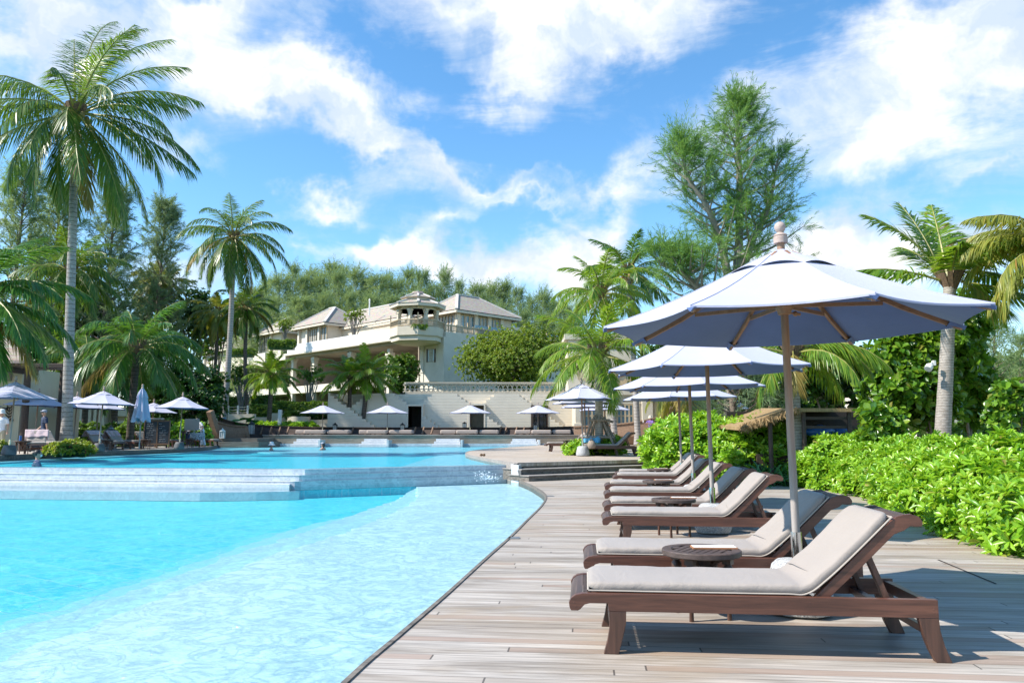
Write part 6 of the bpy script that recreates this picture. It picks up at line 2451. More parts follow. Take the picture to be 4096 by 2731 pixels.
# ---- helpers for walls given by what the photograph shows
class Wall:
    """upright plane through p0 along dr; things are placed on it by where they are seen"""

    def __init__(self, p0, dr, root, org):
        self.p0, self.dr = Vector((p0[0], p0[1], 0)), Vector((dr[0], dr[1], 0)).normalized()
        self.n = Vector((self.dr.y, -self.dr.x, 0))
        if self.n.y > 0:
            self.n = -self.n                                   # towards the camera
        self.root, self.org = root, Vector(org)

    def uv(self, px, py, out=0.0):
        q = self.p0 + self.n * out
        p = onplane(px, py, q, self.dr)
        return (p - q).dot(self.dr), p.z

    def pt(self, u, out, z):
        p = self.p0 + self.dr * u + self.n * out
        return Vector((p.x, p.y, z)) - self.org

    def box(self, b, u0, u1, o0, o1, z0, z1, z0b=None, z1b=None):
        """box between u0, u1 along the wall and o0, o1 out of it; the z's may slope"""
        z0b = z0 if z0b is None else z0b
        z1b = z1 if z1b is None else z1b
        P = self.pt
        vs = [P(u0, o0, z0), P(u1, o0, z0b), P(u1, o1, z0b), P(u0, o1, z0), P(u0, o0, z1), P(u1, o0, z1b), P(u1, o1, z1b), P(u0, o1, z1)]
        b.add(vs, [(0, 1, 2, 3), (7, 6, 5, 4), (0, 4, 5, 1), (1, 5, 6, 2), (2, 6, 7, 3), (3, 7, 4, 0)])

    def pbox(self, name, mat, xa, ya, xb, yb, o0, o1, parent=None, ref=0.0, bevel=0):
        """box seen from xa, ya (upper left) to xb, yb (lower right)"""
        u0, z1 = self.uv(xa, ya, ref)
        u1, z0 = self.uv(xb, yb, ref)
        b = MB()
        self.box(b, u0, u1, o0, o1, z0, z1)
        return b.build(name, mat, parent or self.root, bevel=bevel)


def hip_roof(root, name, corners, z, over, rise, mat, ridge_mat, org, ridge=(.5, .5), fascia=.28):
    """hipped roof over four eave corners (near left, near right, far right, far left)"""
    c = [Vector((p[0], p[1], 0)) for p in corners]
    m = sum(c, Vector()) / 4
    c = [p + (p - m).normalized() * over for p in c]
    a, d = (c[0] + c[3]) / 2, (c[1] + c[2]) / 2
    r0, r1 = a.lerp(d, ridge[0]), a.lerp(d, 1 - ridge[1])
    org = Vector(org)
    e = [Vector((p.x, p.y, z)) - org for p in c]
    R0, R1 = Vector((r0.x, r0.y, z + rise)) - org, Vector((r1.x, r1.y, z + rise)) - org
    b = MB()
    dn = Vector((0, 0, -.10))
    b.add(e + [R0, R1], [(0, 1, 5, 4), (1, 2, 5), (2, 3, 4, 5), (3, 0, 4)])
    b.add([p + dn for p in e], [(0, 1, 2, 3)])
    o = b.build(name, mat, root)
    b = MB()
    for (p, q) in ((e[0], R0), (e[1], R1), (e[2], R1), (e[3], R0), (R0, R1)):
        b.beam(p + Vector((0, 0, .03)), q + Vector((0, 0, .05)), .30, .16)
    b.build("ridge_tiles", ridge_mat, o)
    b = MB()
    for i in range(4):
        p, q = e[i], e[(i + 1) % 4]
        b.beam(p + Vector((0, 0, -.11 - fascia / 2)), q + Vector((0, 0, -.11 - fascia / 2)), .12, fascia)
    b.build("fascia", M['wall_cream'], o)
    return o


# ---- the hotel
CX = at(1775, 1400, 86)
HO = Vector((CX.x, CX.y, 3.0))
hotel = empty("hotel_building", HO, 0, "large cream hotel with grey hipped roofs and an octagonal lookout pavilion", "building")
dl = (-math.cos(R(45)), math.sin(R(45)))
dr_ = (math.cos(R(44)), math.sin(R(44)))
LW = Wall((CX.x, CX.y), dl, hotel, HO)
RW = Wall((CX.x, CX.y), dr_, hotel, HO)
ub0, zr = RW.uv(1780, 1325)
uend = RW.uv(2240, 1345)[0]
# blank right wall, seen in its own shade
b = MB()
RW.box(b, 0.25, uend, -1.0, 0, 3.0, zr)
b.build("side_wall", M['wall_white'], hotel)
# left front: corner block with the small window, then the recessed bays behind columns
uA = LW.uv(1680, 1400)[0]
b = MB()
LW.box(b, 0, uA, -6, 0, 3.0, zr - .6)
b.build("corner_block", M['wall_white'], hotel)
w_ = LW.pbox("window", M['glass_blue'], 1739, 1398, 1711, 1446, -.05, .03)
for (xa, ya, xb, yb) in ((1742, 1395, 1708, 1399), (1742, 1445, 1708, 1449), (1743, 1395, 1738, 1449), (1712, 1395, 1707, 1449)):
    LW.pbox("frame", M['dark_wood'], xa, ya, xb, yb, -.02, .07, w_)
LW.pbox("curtain", M['curtain'], 1733, 1400, 1716, 1445, .031, .036, w_)
w_ = LW.pbox("window", M['glass_blue'], 1740, 1528, 1711, 1545, -.05, .03)
LW.pbox("frame", M['wall_cream'], 1749, 1524, 1706, 1528, -.02, .10, w_)
# back of the recessed bays, a floor slab at mid height, and the ground floor
u1, zA = LW.uv(1150, 1385)
uE = LW.uv(640, 1470)[0]
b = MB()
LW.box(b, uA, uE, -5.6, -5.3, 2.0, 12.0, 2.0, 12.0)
b.build("recess_wall", M['wall_recess_shade'], hotel)
mid = LW.uv(1700, 1545)[1]
zslab = LW.uv(1400, 1550)[1]
b = MB()
LW.box(b, uA, uE, -5.3, .15, zslab - .25, zslab + .75)
b.build("lower_balcony", M['wall_white'], hotel)
for px in (1690, 1555, 1402, 1255, 1172):
    u, _ = LW.uv(px, 1450)
    zt = LW.uv(px, 1375 if px > 1600 else (1405 if px > 1400 else 1425))[1]
    b = MB()
    LW.box(b, u - .28, u + .28, -.45, .10, 2.5, zt + .3)
    LW.box(b, u - .45, u + .45, -.6, .25, zt - .55, zt - .15)
    LW.box(b, u - .36, u + .36, -.5, .17, zt - .85, zt - .60)
    LW.box(b, u - .36, u + .36, -.5, .17, zt - 3.4, zt - 3.1)
    b.build("column", M['wall_white'], hotel, bevel=.03)
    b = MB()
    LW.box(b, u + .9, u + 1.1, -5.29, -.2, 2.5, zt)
    b.build("dividing_wall", M['wall_recess_shade'], hotel)
# long stone faced parapet stepping down to the left
zp1, zp0 = LW.uv(1554, 1317, 1.0)[1], LW.uv(1554, 1357, 1.0)[1]
ua, ub_ = LW.uv(1575, 1340, 1.0)[0], LW.uv(1150, 1380, 1.0)[0]
b = MB()
LW.box(b, ua, ub_, .55, 1.0, zp0, zp1)
b.build("stone_parapet", M['stone_band'], hotel)
b = MB()
LW.box(b, ua - .4, ub_ + .3, -6.5, 1.25, zp0 - .26, zp0 - .004)
b.build("terrace_slab", M['wall_white'], hotel)
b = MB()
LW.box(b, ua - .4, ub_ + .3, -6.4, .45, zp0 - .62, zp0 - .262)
b.build("soffit_shade", M['wall_recess_shade'], hotel)  # added panel, shade under the slab put into its colour
b = MB()
LW.box(b, ua - .7, ua + .6, .5, 1.32, zp0 + .0, zp0 + 1.0)
b.build("parapet_end", M['stone_band'], hotel)
# second parapet stage, lower and farther left
zq1, zq0 = LW.uv(1010, 1418, 1.3)[1], LW.uv(1010, 1455, 1.3)[1]
uc, ud = LW.uv(1060, 1430, 1.3)[0], LW.uv(845, 1430, 1.3)[0]
b = MB()
LW.box(b, ub_ + .3, uc, .1, 1.1, zq0, zp0 + .1)
LW.box(b, uc, ud, .7, 1.3, zq0, zq1)
LW.box(b, uc, ud, -6.0, 1.5, zq0 - .6, zq0 - .004)
b.build("terrace_wall", M['wall_white'], hotel)
ue = LW.uv(640, 1460, 1.3)[0]
b = MB()
LW.box(b, ud, ue, .7, 1.3, zq0 - 1.2, zq1 - 1.6)
LW.box(b, ud, ue, -6.0, 1.5, zq0 - 2.0, zq0 - 1.21)
b.build("terrace_wall", M['wall_white'], hotel)
for px in (905, 860):
    u, _ = LW.uv(px, 1500)
    b = MB()
    LW.box(b, u - .3, u + .3, -.45, .15, 2.0, zq0 - .6)
    b.build("column", M['wall_white'], hotel, bevel=.03)
# pergola strip along the terrace
b = MB()
zpg = LW.uv(1500, 1302, -1)[1]
for i in range(26):
    u = ua + .5 + i * .32
    LW.box(b, u, u + .10, -2.6, -.6, zpg, zpg + .16)
LW.box(b, ua, ua + 9, -.8, -.6, zpg - .2, zpg - .005)
b.build("pergola", M['wall_cream'], hotel)


def villa(W, xl, xr, yeave, yfloor, depth, rise, out, over, posts, wins, ridge=(.45, .45), roofname="roof", wallm='wall_white', glass='glass_dark'):
    """one pavilion of the hotel: walls, window bands, corner posts and its own hipped roof"""
    u0, zf = W.uv(xr, yfloor, out)
    u1, _ = W.uv(xl, yfloor, out)
    _, ze = W.uv((xl + xr) / 2, yeave, out)
    if u1 < u0:
        u0, u1 = u1, u0
    b = MB()
    W.box(b, u0 + .35, u1 - .35, out - depth, out - .35, zf - .5, ze)
    b.build("villa_wall", M[wallm], hotel)
    for px in posts:
        u, _ = W.uv(px, yfloor, out)
        b = MB()
        W.box(b, u - .20, u + .20, out - .45, out, zf - .5, ze)
        b.build("post", M['wall_white'], hotel)
    for (a, c_, t0, t1) in wins:
        ua_, ub2 = sorted((W.uv(a, yfloor, out)[0], W.uv(c_, yfloor, out)[0]))
        za, zb_ = zf + (ze - zf) * t0, zf + (ze - zf) * t1
        b = MB()
        W.box(b, ua_, ub2, out - .40, out - .31, za, zb_)
        wi = b.build("window", M[glass], hotel)
        b = MB()
        k = max(2, int((ub2 - ua_) / .55))
        for j in range(k + 1):
            u = ua_ + (ub2 - ua_) * j / k
            W.box(b, u - .05, u + .05, out - .42, out - .25, za, zb_)
        W.box(b, ua_ - .05, ub2 + .05, out - .42, out - .24, zb_, zb_ + .1)
        W.box(b, ua_ - .05, ub2 + .05, out - .42, out - .24, za - .1, za)
        b.build("window_frame", M['door_frame'], wi)
        b = MB()
        for j in range(k):
            u = ua_ + (ub2 - ua_) * (j + .12 + .3 * (j % 2)) / k
            W.box(b, u, u + .18, out - .309, out - .304, za, zb_)
        b.build("curtain", M['curtain'], wi)
    cor = [W.p0 + W.dr * u + W.n * o for u, o in ((u0, out), (u1, out), (u1, out - depth), (u0, out - depth))]
    hip_roof(hotel, roofname, cor, ze, over, rise, M['roof'], M['roof_ridge'], HO, ridge)
    return zf, ze


villa(LW, 1180, 1300, 1302, 1368, 7, 2.9, -.4, .9, (1192, 1272, 1190 + 34), [(1265, 1216, .08, .80), (1298, 1278, .1, .8)], (.42, .42))
villa(LW, 1030, 1120, 1330, 1402, 6, 2.5, -.2, .9, (1035, 1078), [(1070, 1040, .15, .85)], (.45, .45))
villa(LW, 805, 910, 1402, 1440, 7, 2.6, -.2, 1.0, (815, 905), [(895, 858, .1, .85), (842, 820, .1, .85)], (.45, .45))
# long low roof between the villas and the lookout
u0, u1 = LW.uv(1560, 1290, -3.5)[0], LW.uv(1285, 1300, -3.5)[0]
_, ze = LW.uv(1420, 1300, -3.0)
_, zt = LW.uv(1470, 1258, -7)
cor = [LW.p0 + LW.dr * u + LW.n * o for u, o in ((u0 - 4, -3), (u1, -3), (u1, -10), (u0 - 4, -10))]
hip_roof(hotel, "roof", cor, ze, .6, zt - ze + .6, M['roof'], M['roof_ridge'], HO, (.12, .12))
b = MB()
LW.box(b, u0 - 4, u1, -10, -3.2, ze - 3.4, ze)
b.build("villa_wall", M['wall_cream'], hotel)
# right villa with its band of folding windows
zf2, ze2 = None, None
uR0, uR1 = RW.uv(1832, 1300, -3)[0], RW.uv(2058, 1330, -3)[0]
zf2, ze2 = RW.uv(1835, 1322, -3)[1], RW.uv(1835, 1240, -3)[1]
b = MB()
RW.box(b, uR0 + .3, uR1 - .2, -10, -3.35, zf2 - .8, ze2)
b.build("villa_wall", M['wall_cream'], hotel)
cor = [RW.p0 + RW.dr * u + RW.n * o for u, o in ((uR0, -3), (uR1, -3), (uR1, -10.5), (uR0, -10.5))]
hip_roof(hotel, "roof", cor, ze2, .9, RW.uv(1845, 1176, -6)[1] - ze2, M['roof'], M['roof_ridge'], HO, (.34, .34))
for (xa, xb) in ((1845, 1902), (1914, 1954), (1966, 2004)):
    ua_, ub2 = RW.uv(xa, 1300, -3)[0], RW.uv(xb, 1300, -3)[0]
    b = MB()
    RW.box(b, ua_, ub2, -3.40, -3.30, zf2, ze2 - .55)
    wi = b.build("window", M['glass_blue'], hotel)
    k = max(3, int((ub2 - ua_) / .7))
    b = MB()
    for j in range(k + 1):
        u = ua_ + (ub2 - ua_) * j / k
        RW.box(b, u - .07, u + .07, -3.42, -3.22, zf2, ze2 - .55)
    RW.box(b, ua_ - .07, ub2 + .07, -3.42, -3.2, ze2 - .55, ze2 - .4)
    b.build("window_frame", M['door_frame'], wi)
    b = MB()
    for j in range(k):
        u = ua_ + (ub2 - ua_) * (j + .2) / k
        RW.box(b, u, u + .25, -3.299, -3.294, zf2, ze2 - .6)
    b.build("curtain", M['curtain'], wi)
for px in (1836, 1907, 1960, 2010):
    u, _ = RW.uv(px, 1300, -3)
    b = MB()
    RW.box(b, u - .26, u + .26, -3.5, -3.0, zf2 - .8, ze2)
    b.build("post", M['wall_cream'], hotel)
b = MB()
ue2 = RW.uv(2085, 1330, -3)[0]
RW.box(b, uR1 - .2, ue2, -9, -3.0, zf2 - .8, ze2 - 1.6)
RW.box(b, uR1 - .3, ue2 + .4, -9.2, -2.8, ze2 - 1.6, ze2 - 1.2)
o = b.build("annex", M['wall_cream'], hotel)
ua_, ub2 = RW.uv(2022, 1310, -3)[0], RW.uv(2046, 1310, -3)[0]
b = MB()
RW.box(b, ua_, ub2, -2.999 - .19, -2.97 - .0, zf2 - .2, ze2 - 2.2)
b.build("window", M['glass_blue'], hotel)
# front face of the right villa's left side (turned to the left wing)
ua_ = RW.uv(1835, 1300, -3)[0]
p1 = RW.p0 + RW.dr * uR0 + RW.n * (-3)
SW = Wall((p1.x, p1.y), dl, hotel, HO)
b = MB()
SW.box(b, .3, 4.6, -3, -.2, zf2 - .8, ze2)
b.build("villa_wall", M['wall_cream'], hotel)
b = MB()
SW.box(b, .8, 4.4, -.25, -.15, zf2, ze2 - .5)
wi = b.build("window", M['glass_dark'], hotel)
b = MB()
for j in range(7):
    u = .8 + 3.6 * j / 6
    SW.box(b, u - .07, u + .07, -.27, -.08, zf2, ze2 - .5)
SW.box(b, .7, 4.5, -.27, -.06, ze2 - .5, ze2 - .36)
b.build("window_frame", M['door_frame'], wi)
b = MB()
for j in range(6):
    u = .95 + 3.6 * j / 6
    SW.box(b, u, u + .24, -.149, -.144, zf2, ze2 - .55)
b.build("curtain", M['curtain'], wi)
# glass and timber balustrade along the top of the blank wall
b = MB()
n = 22
for i in range(n + 1):
    u = .4 + (uend - 1) * i / n
    RW.box(b, u - .06, u + .06, -.30, -.18, zr, zr + (.95 if i % 4 else 1.35))
RW.box(b, .3, uend, -.32, -.16, zr + .72, zr + .86)
RW.box(b, .3, uend, -.30, -.18, zr + .12, zr + .22)
for i in range(int((uend - .5) / .16)):
    u = .4 + i * .16
    RW.box(b, u, u + .05, -.27, -.21, zr + .22, zr + .72)
b.build("railing", M['door_frame'], hotel)
b = MB()
RW.box(b, 5.0, uend, -.45, -.42, zr + .1, zr + 1.25)
b.build("glass_panel", M['glass_blue'], hotel)
# lookout pavilion: octagonal bowl below, eight columns, two tier roof
pc = at(1670, 1300, 86.5)
RA = (at(1775, 1300, 86).x - at(1570, 1300, 86).x) / 2 * 1.04
zA0, zA1, zA2 = at(1670, 1362, 84).z, at(1670, 1342, 84).z, at(1670, 1305, 84).z


def octa(b, r0, z0_, r1, z1_, cap=False):
    b.lathe([(r0, z0_), (r1, z1_)], 8, (0, 0, 0))


pv = empty("pavilion", Vector((pc.x, pc.y, zA0)) - HO, R(8))
pv.parent = hotel
zz = zA0
b = MB()
b.lathe([(RA * .80, -.1), (RA * .86, 0), (RA * .98, .06), (RA * .98, zA1 - zz - .1), (RA * 1.02, zA1 - zz), (RA * 1.05, zA1 - zz + .05), (RA * 1.05, zA2 - zz), (RA * .97, zA2 - zz), (RA * .97, zA2 - zz - .5), (.001, zA2 - zz - .5)], 8)
b.build("bowl", M['wall_cream'], pv)
zc0, zc1 = zA2 - zz - .5, at(1670, 1232, 84).z - zz
RC = (at(1762, 1300, 86).x - at(1585, 1300, 86).x) / 2 * .98
b = MB()
for k in range(8):
    a = 2 * PI * (k + .5) / 8
    x, y = RC * .93 * math.cos(a), RC * .93 * math.sin(a)
    b.lathe([(.27, zc0), (.27, zc0 + 1.6), (.21, zc0 + 1.65), (.21, zc1 - .5), (.28, zc1 - .42), (.25, zc1 - .3), (.36, zc1 - .14), (.36, zc1)], 4, (x, y, 0))
b.build("columns", M['wall_cream'], pv)
zr1, zr2, zr3, zr4 = (at(1670, y, 84).z - zz for y in (1212, 1190, 1180, 1160))
RR = (at(1782, 1300, 86).x - at(1558, 1300, 86).x) / 2
b = MB()
b.lathe([(RC * .98, zc1 - .01), (RC * 1.0, zc1 + .35), (RR * .97, zr1 - .35), (RR, zr1 - .3), (RR, zr1 + .02)], 8)
b.lathe([(RR * .50, zr2 - .25), (RR * .50, zr3 - .1), (RR * .62, zr3)], 8)
b.build("eaves", M['wall_cream'], pv)
b = MB()
b.lathe([(RR * 1.02, zr1 + .022), (RR * .5, zr2)], 8)
b.lathe([(RR * .63, zr3 + .002), (RR * .28, zr4 - .15), (RR * .28, zr4 + .05), (RR * .22, zr4 + .12), (RR * .20, zr4 + .25), (.001, zr4 + .3)], 8)
b.build("roof", M['roof'], pv)
b = MB()
for k in range(8):
    a = 2 * PI * k / 8
    c_, s_ = math.cos(a), math.sin(a)
    b.beam((RR * 1.02 * c_, RR * 1.02 * s_, zr1 + .08), (RR * .5 * c_, RR * .5 * s_, zr2 + .06), .26, .14)
    b.beam((RR * .63 * c_, RR * .63 * s_, zr3 + .05), (RR * .28 * c_, RR * .28 * s_, zr4 - .08), .22, .12)
b.build("ridge_tiles", M['roof_ridge'], pv)
b = MB()
for k in range(8):
    a0, a1 = 2 * PI * k / 8, 2 * PI * (k + 1) / 8
    p, q = Vector((RA * 1.0 * math.cos(a0), RA * math.sin(a0), zA2 - zz)), Vector((RA * math.cos(a1), RA * math.sin(a1), zA2 - zz))
    b.beam(p, p + Vector((0, 0, 1.5)), .12, .12)
    b.beam(p + Vector((0, 0, .75)), q + Vector((0, 0, .75)), .14, .12)
    b.beam(p + Vector((0, 0, .12)), q + Vector((0, 0, .12)), .12, .1)
    for j in range(1, 14):
        m_ = p.lerp(q, j / 14)
        b.beam(m_ + Vector((0, 0, .1)), m_ + Vector((0, 0, .72)), .06, .06)
b.build("railing", M['door_frame'], pv)
b = MB()
b.lathe([(.001, zc1 - .02), (RC * .98, zc1 - .02)], 8)
b.build("ceiling", M['wall_white'], pv)
b = MB()
b.tube([(0, 0, zc1 - .05), (0, 0, zc1 - .6)], .05, 6)
b.ball((0, 0, zc1 - .65), .16, 8, 6)
for k in range(4):
    a = k * PI / 2 + .5
    b.beam((.15 * math.cos(a), .15 * math.sin(a), zc1 - .65), (.9 * math.cos(a), .9 * math.sin(a), zc1 - .65), .18, .03)
b.build("ceiling_fan", M['dark_wood'], pv)
for i, (dx, dy, m_) in enumerate(((-1.0, .2, 'towel_white'), (.4, .6, 'cushion'), (1.4, -.1, 'kayak_yellow'), (-2.1, .3, 'kayak_yellow'))):
    b = MB()
    b.box(dx - .45, dx + .45, dy - .35, dy + .35, zc0, zc0 + .45)
    b.box(dx - .45, dx + .45, dy + .25, dy + .4, zc0 + .45, zc0 + 1.05)
    b.build("armchair", M[m_], pv, bevel=.06)
# planted edges of the hotel terraces
for i, (xa, ya, xb, yb, Y, lab) in enumerate(((1072, 1362, 1175, 1388, 97, "bright clipped planting on the terrace edge below the middle villa"), (915, 1398, 1012, 1418, 100, "bright clipped planting at the edge of the lowest terrace"), (1650, 1301, 1705, 1307, 83.4, "planter greenery on the rim of the lookout pavilion"))):
    p, q = at(xa, yb, Y), at(xb, ya, Y)
    clipped(lab, p.x, q.x, Y, 1.0, p.z, q.z, 180 + i, 30, .26, .12, group="planted edges of the hotel")
b = MB()
p, q = at(1477, 1262, 100), at(1477, 1202, 100)
b.tube([(0, 0, 0), (0, 0, q.z - p.z)], .10, 6)
b.lathe([(.10, q.z - p.z), (.16, q.z - p.z + .05), (.001, q.z - p.z + .3)], 6)
o = b.build("mast", M['white_paint'])
o.location = p
tag(o, "thin pale mast above the long roof of the hotel", "mast")

# ---- low pavilion with tall glazed doors behind the propped palm
PV0 = at(2300, 1700, 62)
PO = Vector((PV0.x, 62, .4))
lowp = empty("garden_pavilion", PO, 0, "single storey cream pavilion with tall glazed double doors behind the propped palm", "building")
PW = Wall((PV0.x, 62), (1, -.02), lowp, PO)
uE_ = PW.uv(2790, 1650)[0]
_, zT = PW.uv(2400, 1562)
b = MB()
PW.box(b, 0, uE_, -8, 0, .4, zT)
b.build("wall", M['wall_cream'], lowp)
b = MB()
PW.box(b, -.2, uE_, -.01, .22, zT - .35, zT)
PW.box(b, -.1, uE_, -.01, .12, zT - 1.05, zT - .95)
b.build("cornice", M['wall_cream'], lowp)
for (xa, xb) in ((2300, 2322), (2425, 2460), (2566, 2610), (2650, 2668), (2720, 2740)):
    ua_, ub2 = PW.uv(xa, 1650)[0], PW.uv(xb, 1650)[0]
    b = MB()
    PW.box(b, ua_, ub2, -.01, .34, .4, zT - .35)
    PW.box(b, ua_ - .12, ub2 + .12, -.01, .42, .4, .4 + 1.7)
    b.build("pilaster", M['wall_cream'], lowp, bevel=.03)
for k, (xa, xb, n_) in enumerate(((2338, 2412, 5), (2468, 2548, 5), (2644, 2700, 4))):
    ua_, ub2 = PW.uv(xa, 1650)[0], PW.uv(xb, 1650)[0]
    z0_, z1_ = .9, PW.uv(xa, 1618)[1]
    b = MB()
    PW.box(b, ua_, ub2, -.02, .05, z0_, z1_)
    dd = b.build("glazed_door", M['glass_blue'], lowp)
    b = MB()
    for j in range(n_ + 1):
        u = ua_ + (ub2 - ua_) * j / n_
        PW.box(b, u - .07, u + .07, .0, .13, z0_, z1_)
    for j in range(4):
        z_ = z0_ + (z1_ - z0_) * j / 3
        PW.box(b, ua_, ub2, .0, .12, z_ - .06, z_ + .06)
    b.build("door_frame", M['door_frame'], dd)
    b = MB()
    PW.box(b, ua_ - .05, ub2 + .05, -.01, .06, z1_ + .25, z1_ + 1.1)
    b.build("panel", M['wall_beige'], lowp)
# upper tower with an arched opening and a brick lattice
ua_, ub2 = PW.uv(2275, 1400)[0], PW.uv(2545, 1400)[0]
_, zt2 = PW.uv(2290, 1352)
b = MB()
PW.box(b, ua_, ub2, -6, -1.0, zT, zt2)
PW.box(b, ua_ - .3, ub2 + .3, -6.2, -.75, zt2, zt2 + .45)
b.build("tower", M['wall_cream'], lowp)
for (xa, xb, ya, yb) in ((2312, 2380, 1436, 1520), (2455, 2535, 1480, 1540)):
    q0, q1 = PW.uv(xa, yb, -1), PW.uv(xb, ya, -1)
    b = MB()
    r = (q1[0] - q0[0]) / 2
    m_ = (q0[0] + q1[0]) / 2
    arch = [(q0[0], q0[1]), (q1[0], q0[1])] + [(m_ + r * math.cos(a), q1[1] - r + r * math.sin(a)) for a in np.linspace(0, PI, 11)]
    b.add([PW.pt(u, -.995, z) for u, z in arch], [tuple(range(len(arch)))])
    ar = b.build("arch_opening", M['wall_beige'], lowp)
    b = MB()
    for a in range(10):
        t0, t1 = PI * a / 10, PI * (a + 1) / 10
        b.beam(PW.pt(m_ + r * math.cos(t0), -.95, q1[1] - r + r * math.sin(t0)), PW.pt(m_ + r * math.cos(t1), -.95, q1[1] - r + r * math.sin(t1)), .2, .25, (0, 1, 0))
    nz = 14
    for i in range(nz):
        for j in range(7):
            u = q0[0] + (q1[0] - q0[0]) * (j + .5) / 7
            z = q0[1] + (q1[1] - r - q0[1]) * (i + .5) / nz
            s = .13 if (j % 2) else -.13
            b.beam(PW.pt(u - .13, -.96, z - s), PW.pt(u + .13, -.96, z + s), .07, .06, (0, 1, 0))
    b.build("lattice", M['door_frame'], ar)

# ---- restaurant pavilion at the left edge
YR = 36.0
ra, rb = at(-130, 1700, YR), at(75, 1700, YR)
rest = empty("restaurant_building", (rb.x, YR, ZL), 0, "restaurant at the left edge with a beige wall, brown posts and a shingled roof", "building")
MR = Matrix.Translation((-rb.x, -YR, -ZL))
b = MB()
b.M = MR
b.box(ra.x - 6, rb.x, YR, YR + 5, ZL, at(0, 1470, YR).z)
b.build("wall", M['wall_beige'], rest)
zb_ = at(40, 1465, 34).z
b = MB()
b.M = MR
b.box(ra.x - 6, at(102, 1465, 34).x, 33.9, 34.2, zb_, zb_ + .28)
for i in range(3):
    xx = at(28 + i * 0, 1465, 34).x - i * 2.2
    b.box(xx, xx + .2, 33.6, YR, zb_ - .26, zb_ - .01)
b.box(at(100, 1470, 34.2).x, at(245, 1470, 34.2).x, 34.3, 34.5, zb_ - .05, zb_ + .16)
b.build("beam", M['boat_dark'], rest, bevel=.02)
for (px, Y, w2) in ((96, 34.1, .17), (238, 36, .16)):
    c = at(px, 1700, Y)
    b = MB()
    b.M = MR
    b.tube([(c.x, Y, ZL), (c.x, Y, zb_)], [w2, w2 * .8], 10)
    b.build("post", M['boat_dark'], rest, smooth=True)
e0, e1 = at(-60, 1428, 33.2), at(128, 1440, 33.2)
k0, k1 = at(-60, 1372, 37), at(60, 1392, 37)
b = MB()
b.M = MR
b.add([e0 + Vector((-9, 0, 0)), e1, k1, k0 + Vector((-9, 0, 0)), e0 + Vector((-9, 0, -.15)), e1 + Vector((0, 0, -.15)), k1 + Vector((0, 0, -.15)), k0 + Vector((-9, 0, -.15))], [(0, 1, 2, 3), (7, 6, 5, 4), (0, 4, 5, 1), (1, 5, 6, 2)])
b.build("lower_roof", M['roof_brown'], rest)
h0, h1, h2, h3 = at(-60, 1415, 36.2), at(112, 1428, 36.2), at(30, 1352, 41), at(-60, 1335, 41)
b = MB()
b.M = MR
b.add([h0 + Vector((-9, 0, 0)), h1, h2, h3 + Vector((-9, 0, 0))], [(0, 1, 2, 3)])
b.build("upper_roof", M['roof'], rest)
b = MB()
b.M = MR
for i in range(16):
    x = e1.x - .1 - i * .32
    b.box(x - .05, x + .05, 33.3, 36, e1.z - .22 + .0, e1.z - .12)
b.build("rafters", M['boat_wood'], rest)
c = at(33, 1505, YR - .06)
b = MB()
b.M = MR
b.box(c.x - .16, c.x + .16, YR - .14, YR - .001, c.z - .22, c.z + .22)
b.build("wall_speaker", M['door_brown'], rest, bevel=.02)
b = MB()
b.M = MR
c = at(23, 1635, YR)
b.box(c.x - .10, c.x + .10, YR - .12, YR - .001, c.z - .06, c.z + .06)
b.build("wall_lamp", M['black_metal'], rest)
# the restaurant's sign: a leaf sprig and a line of script letters on the wall
b = MB()
b.M = MR
m_ = at(36, 1655, YR - .04)
b.beam(m_ + Vector((0, 0, -.50)), m_ + Vector((0, 0, .34)), .02, .02)
for i in range(5):
    z = -.30 + i * .14
    for s in (-1, 1):
        pts = [m_ + Vector((0, 0, z)), m_ + Vector((s * .08, 0, z + .05)), m_ + Vector((s * (.21 - .02 * i), 0, z + .17))]
        b.tube(smooth_path(pts, 3), [.012, .018, .026, .028, .026, .016, .004], 5)
b.build("leaf_emblem", M['dark_wood'], rest)
b = MB()
b.M = MR
rng_ = random.Random(12)
for (xa, xb) in ((10, 33), (39, 53)):
    q0, q1 = at(xa, 1684, YR - .03), at(xb, 1684, YR - .03)
    k = int((xb - xa) / 2.4)
    pts = [q0.lerp(q1, j / k) + Vector((rng_.uniform(-.01, .01), 0, (.16 if j in (1, k - 3) else rng_.uniform(.03, .09)) if j % 2 else rng_.uniform(-.01, .01))) for j in range(k + 1)]
    b.tube(smooth_path(pts, 3), .012, 5)
b.build("sign_lettering", M['dark_wood'], rest, smooth=True)

# ---- long low wall and house front seen between the left trunks
p, q = at(300, 1700, 62), at(690, 1640, 62)
Y = 62
t = empty("annex_building", (p.x, Y, .4), 0, "low beige building with white pilasters behind the left parasols", "building")
MT = Matrix.Translation((-p.x, -Y, -.4))
b = MB()
b.M = MT
b.box(p.x - 1, q.x, Y, Y + 4, .4, at(300, 1632, Y).z)
b.build("wall", M['wall_beige'], t)
b = MB()
b.M = MT
b.box(at(455, 1665, Y).x, q.x, Y - .5, Y - .001, at(455, 1665, Y).z, at(455, 1630, Y).z)
b.box(at(455, 1695, Y).x, q.x, Y - .3, Y - .002, at(455, 1695, Y).z, at(455, 1683, Y).z)
b.build("ledge", M['wall_cream'], t)
for px in (356, 376, 398, 414, 430):
    c = at(px, 1665, Y)
    b = MB()
    b.M = MT
    b.box(c.x - .12, c.x + .12, Y - .7, Y - .003, .4, at(px, 1628, Y).z)
    b.build("pilaster", M['wall_cream'], t)
c = at(330, 1665, Y)
b = MB()
b.M = MT
b.box(at(300, 1665, Y).x - 1, at(348, 1665, Y).x, Y - .45, Y - .004, .4, at(300, 1634, Y).z)
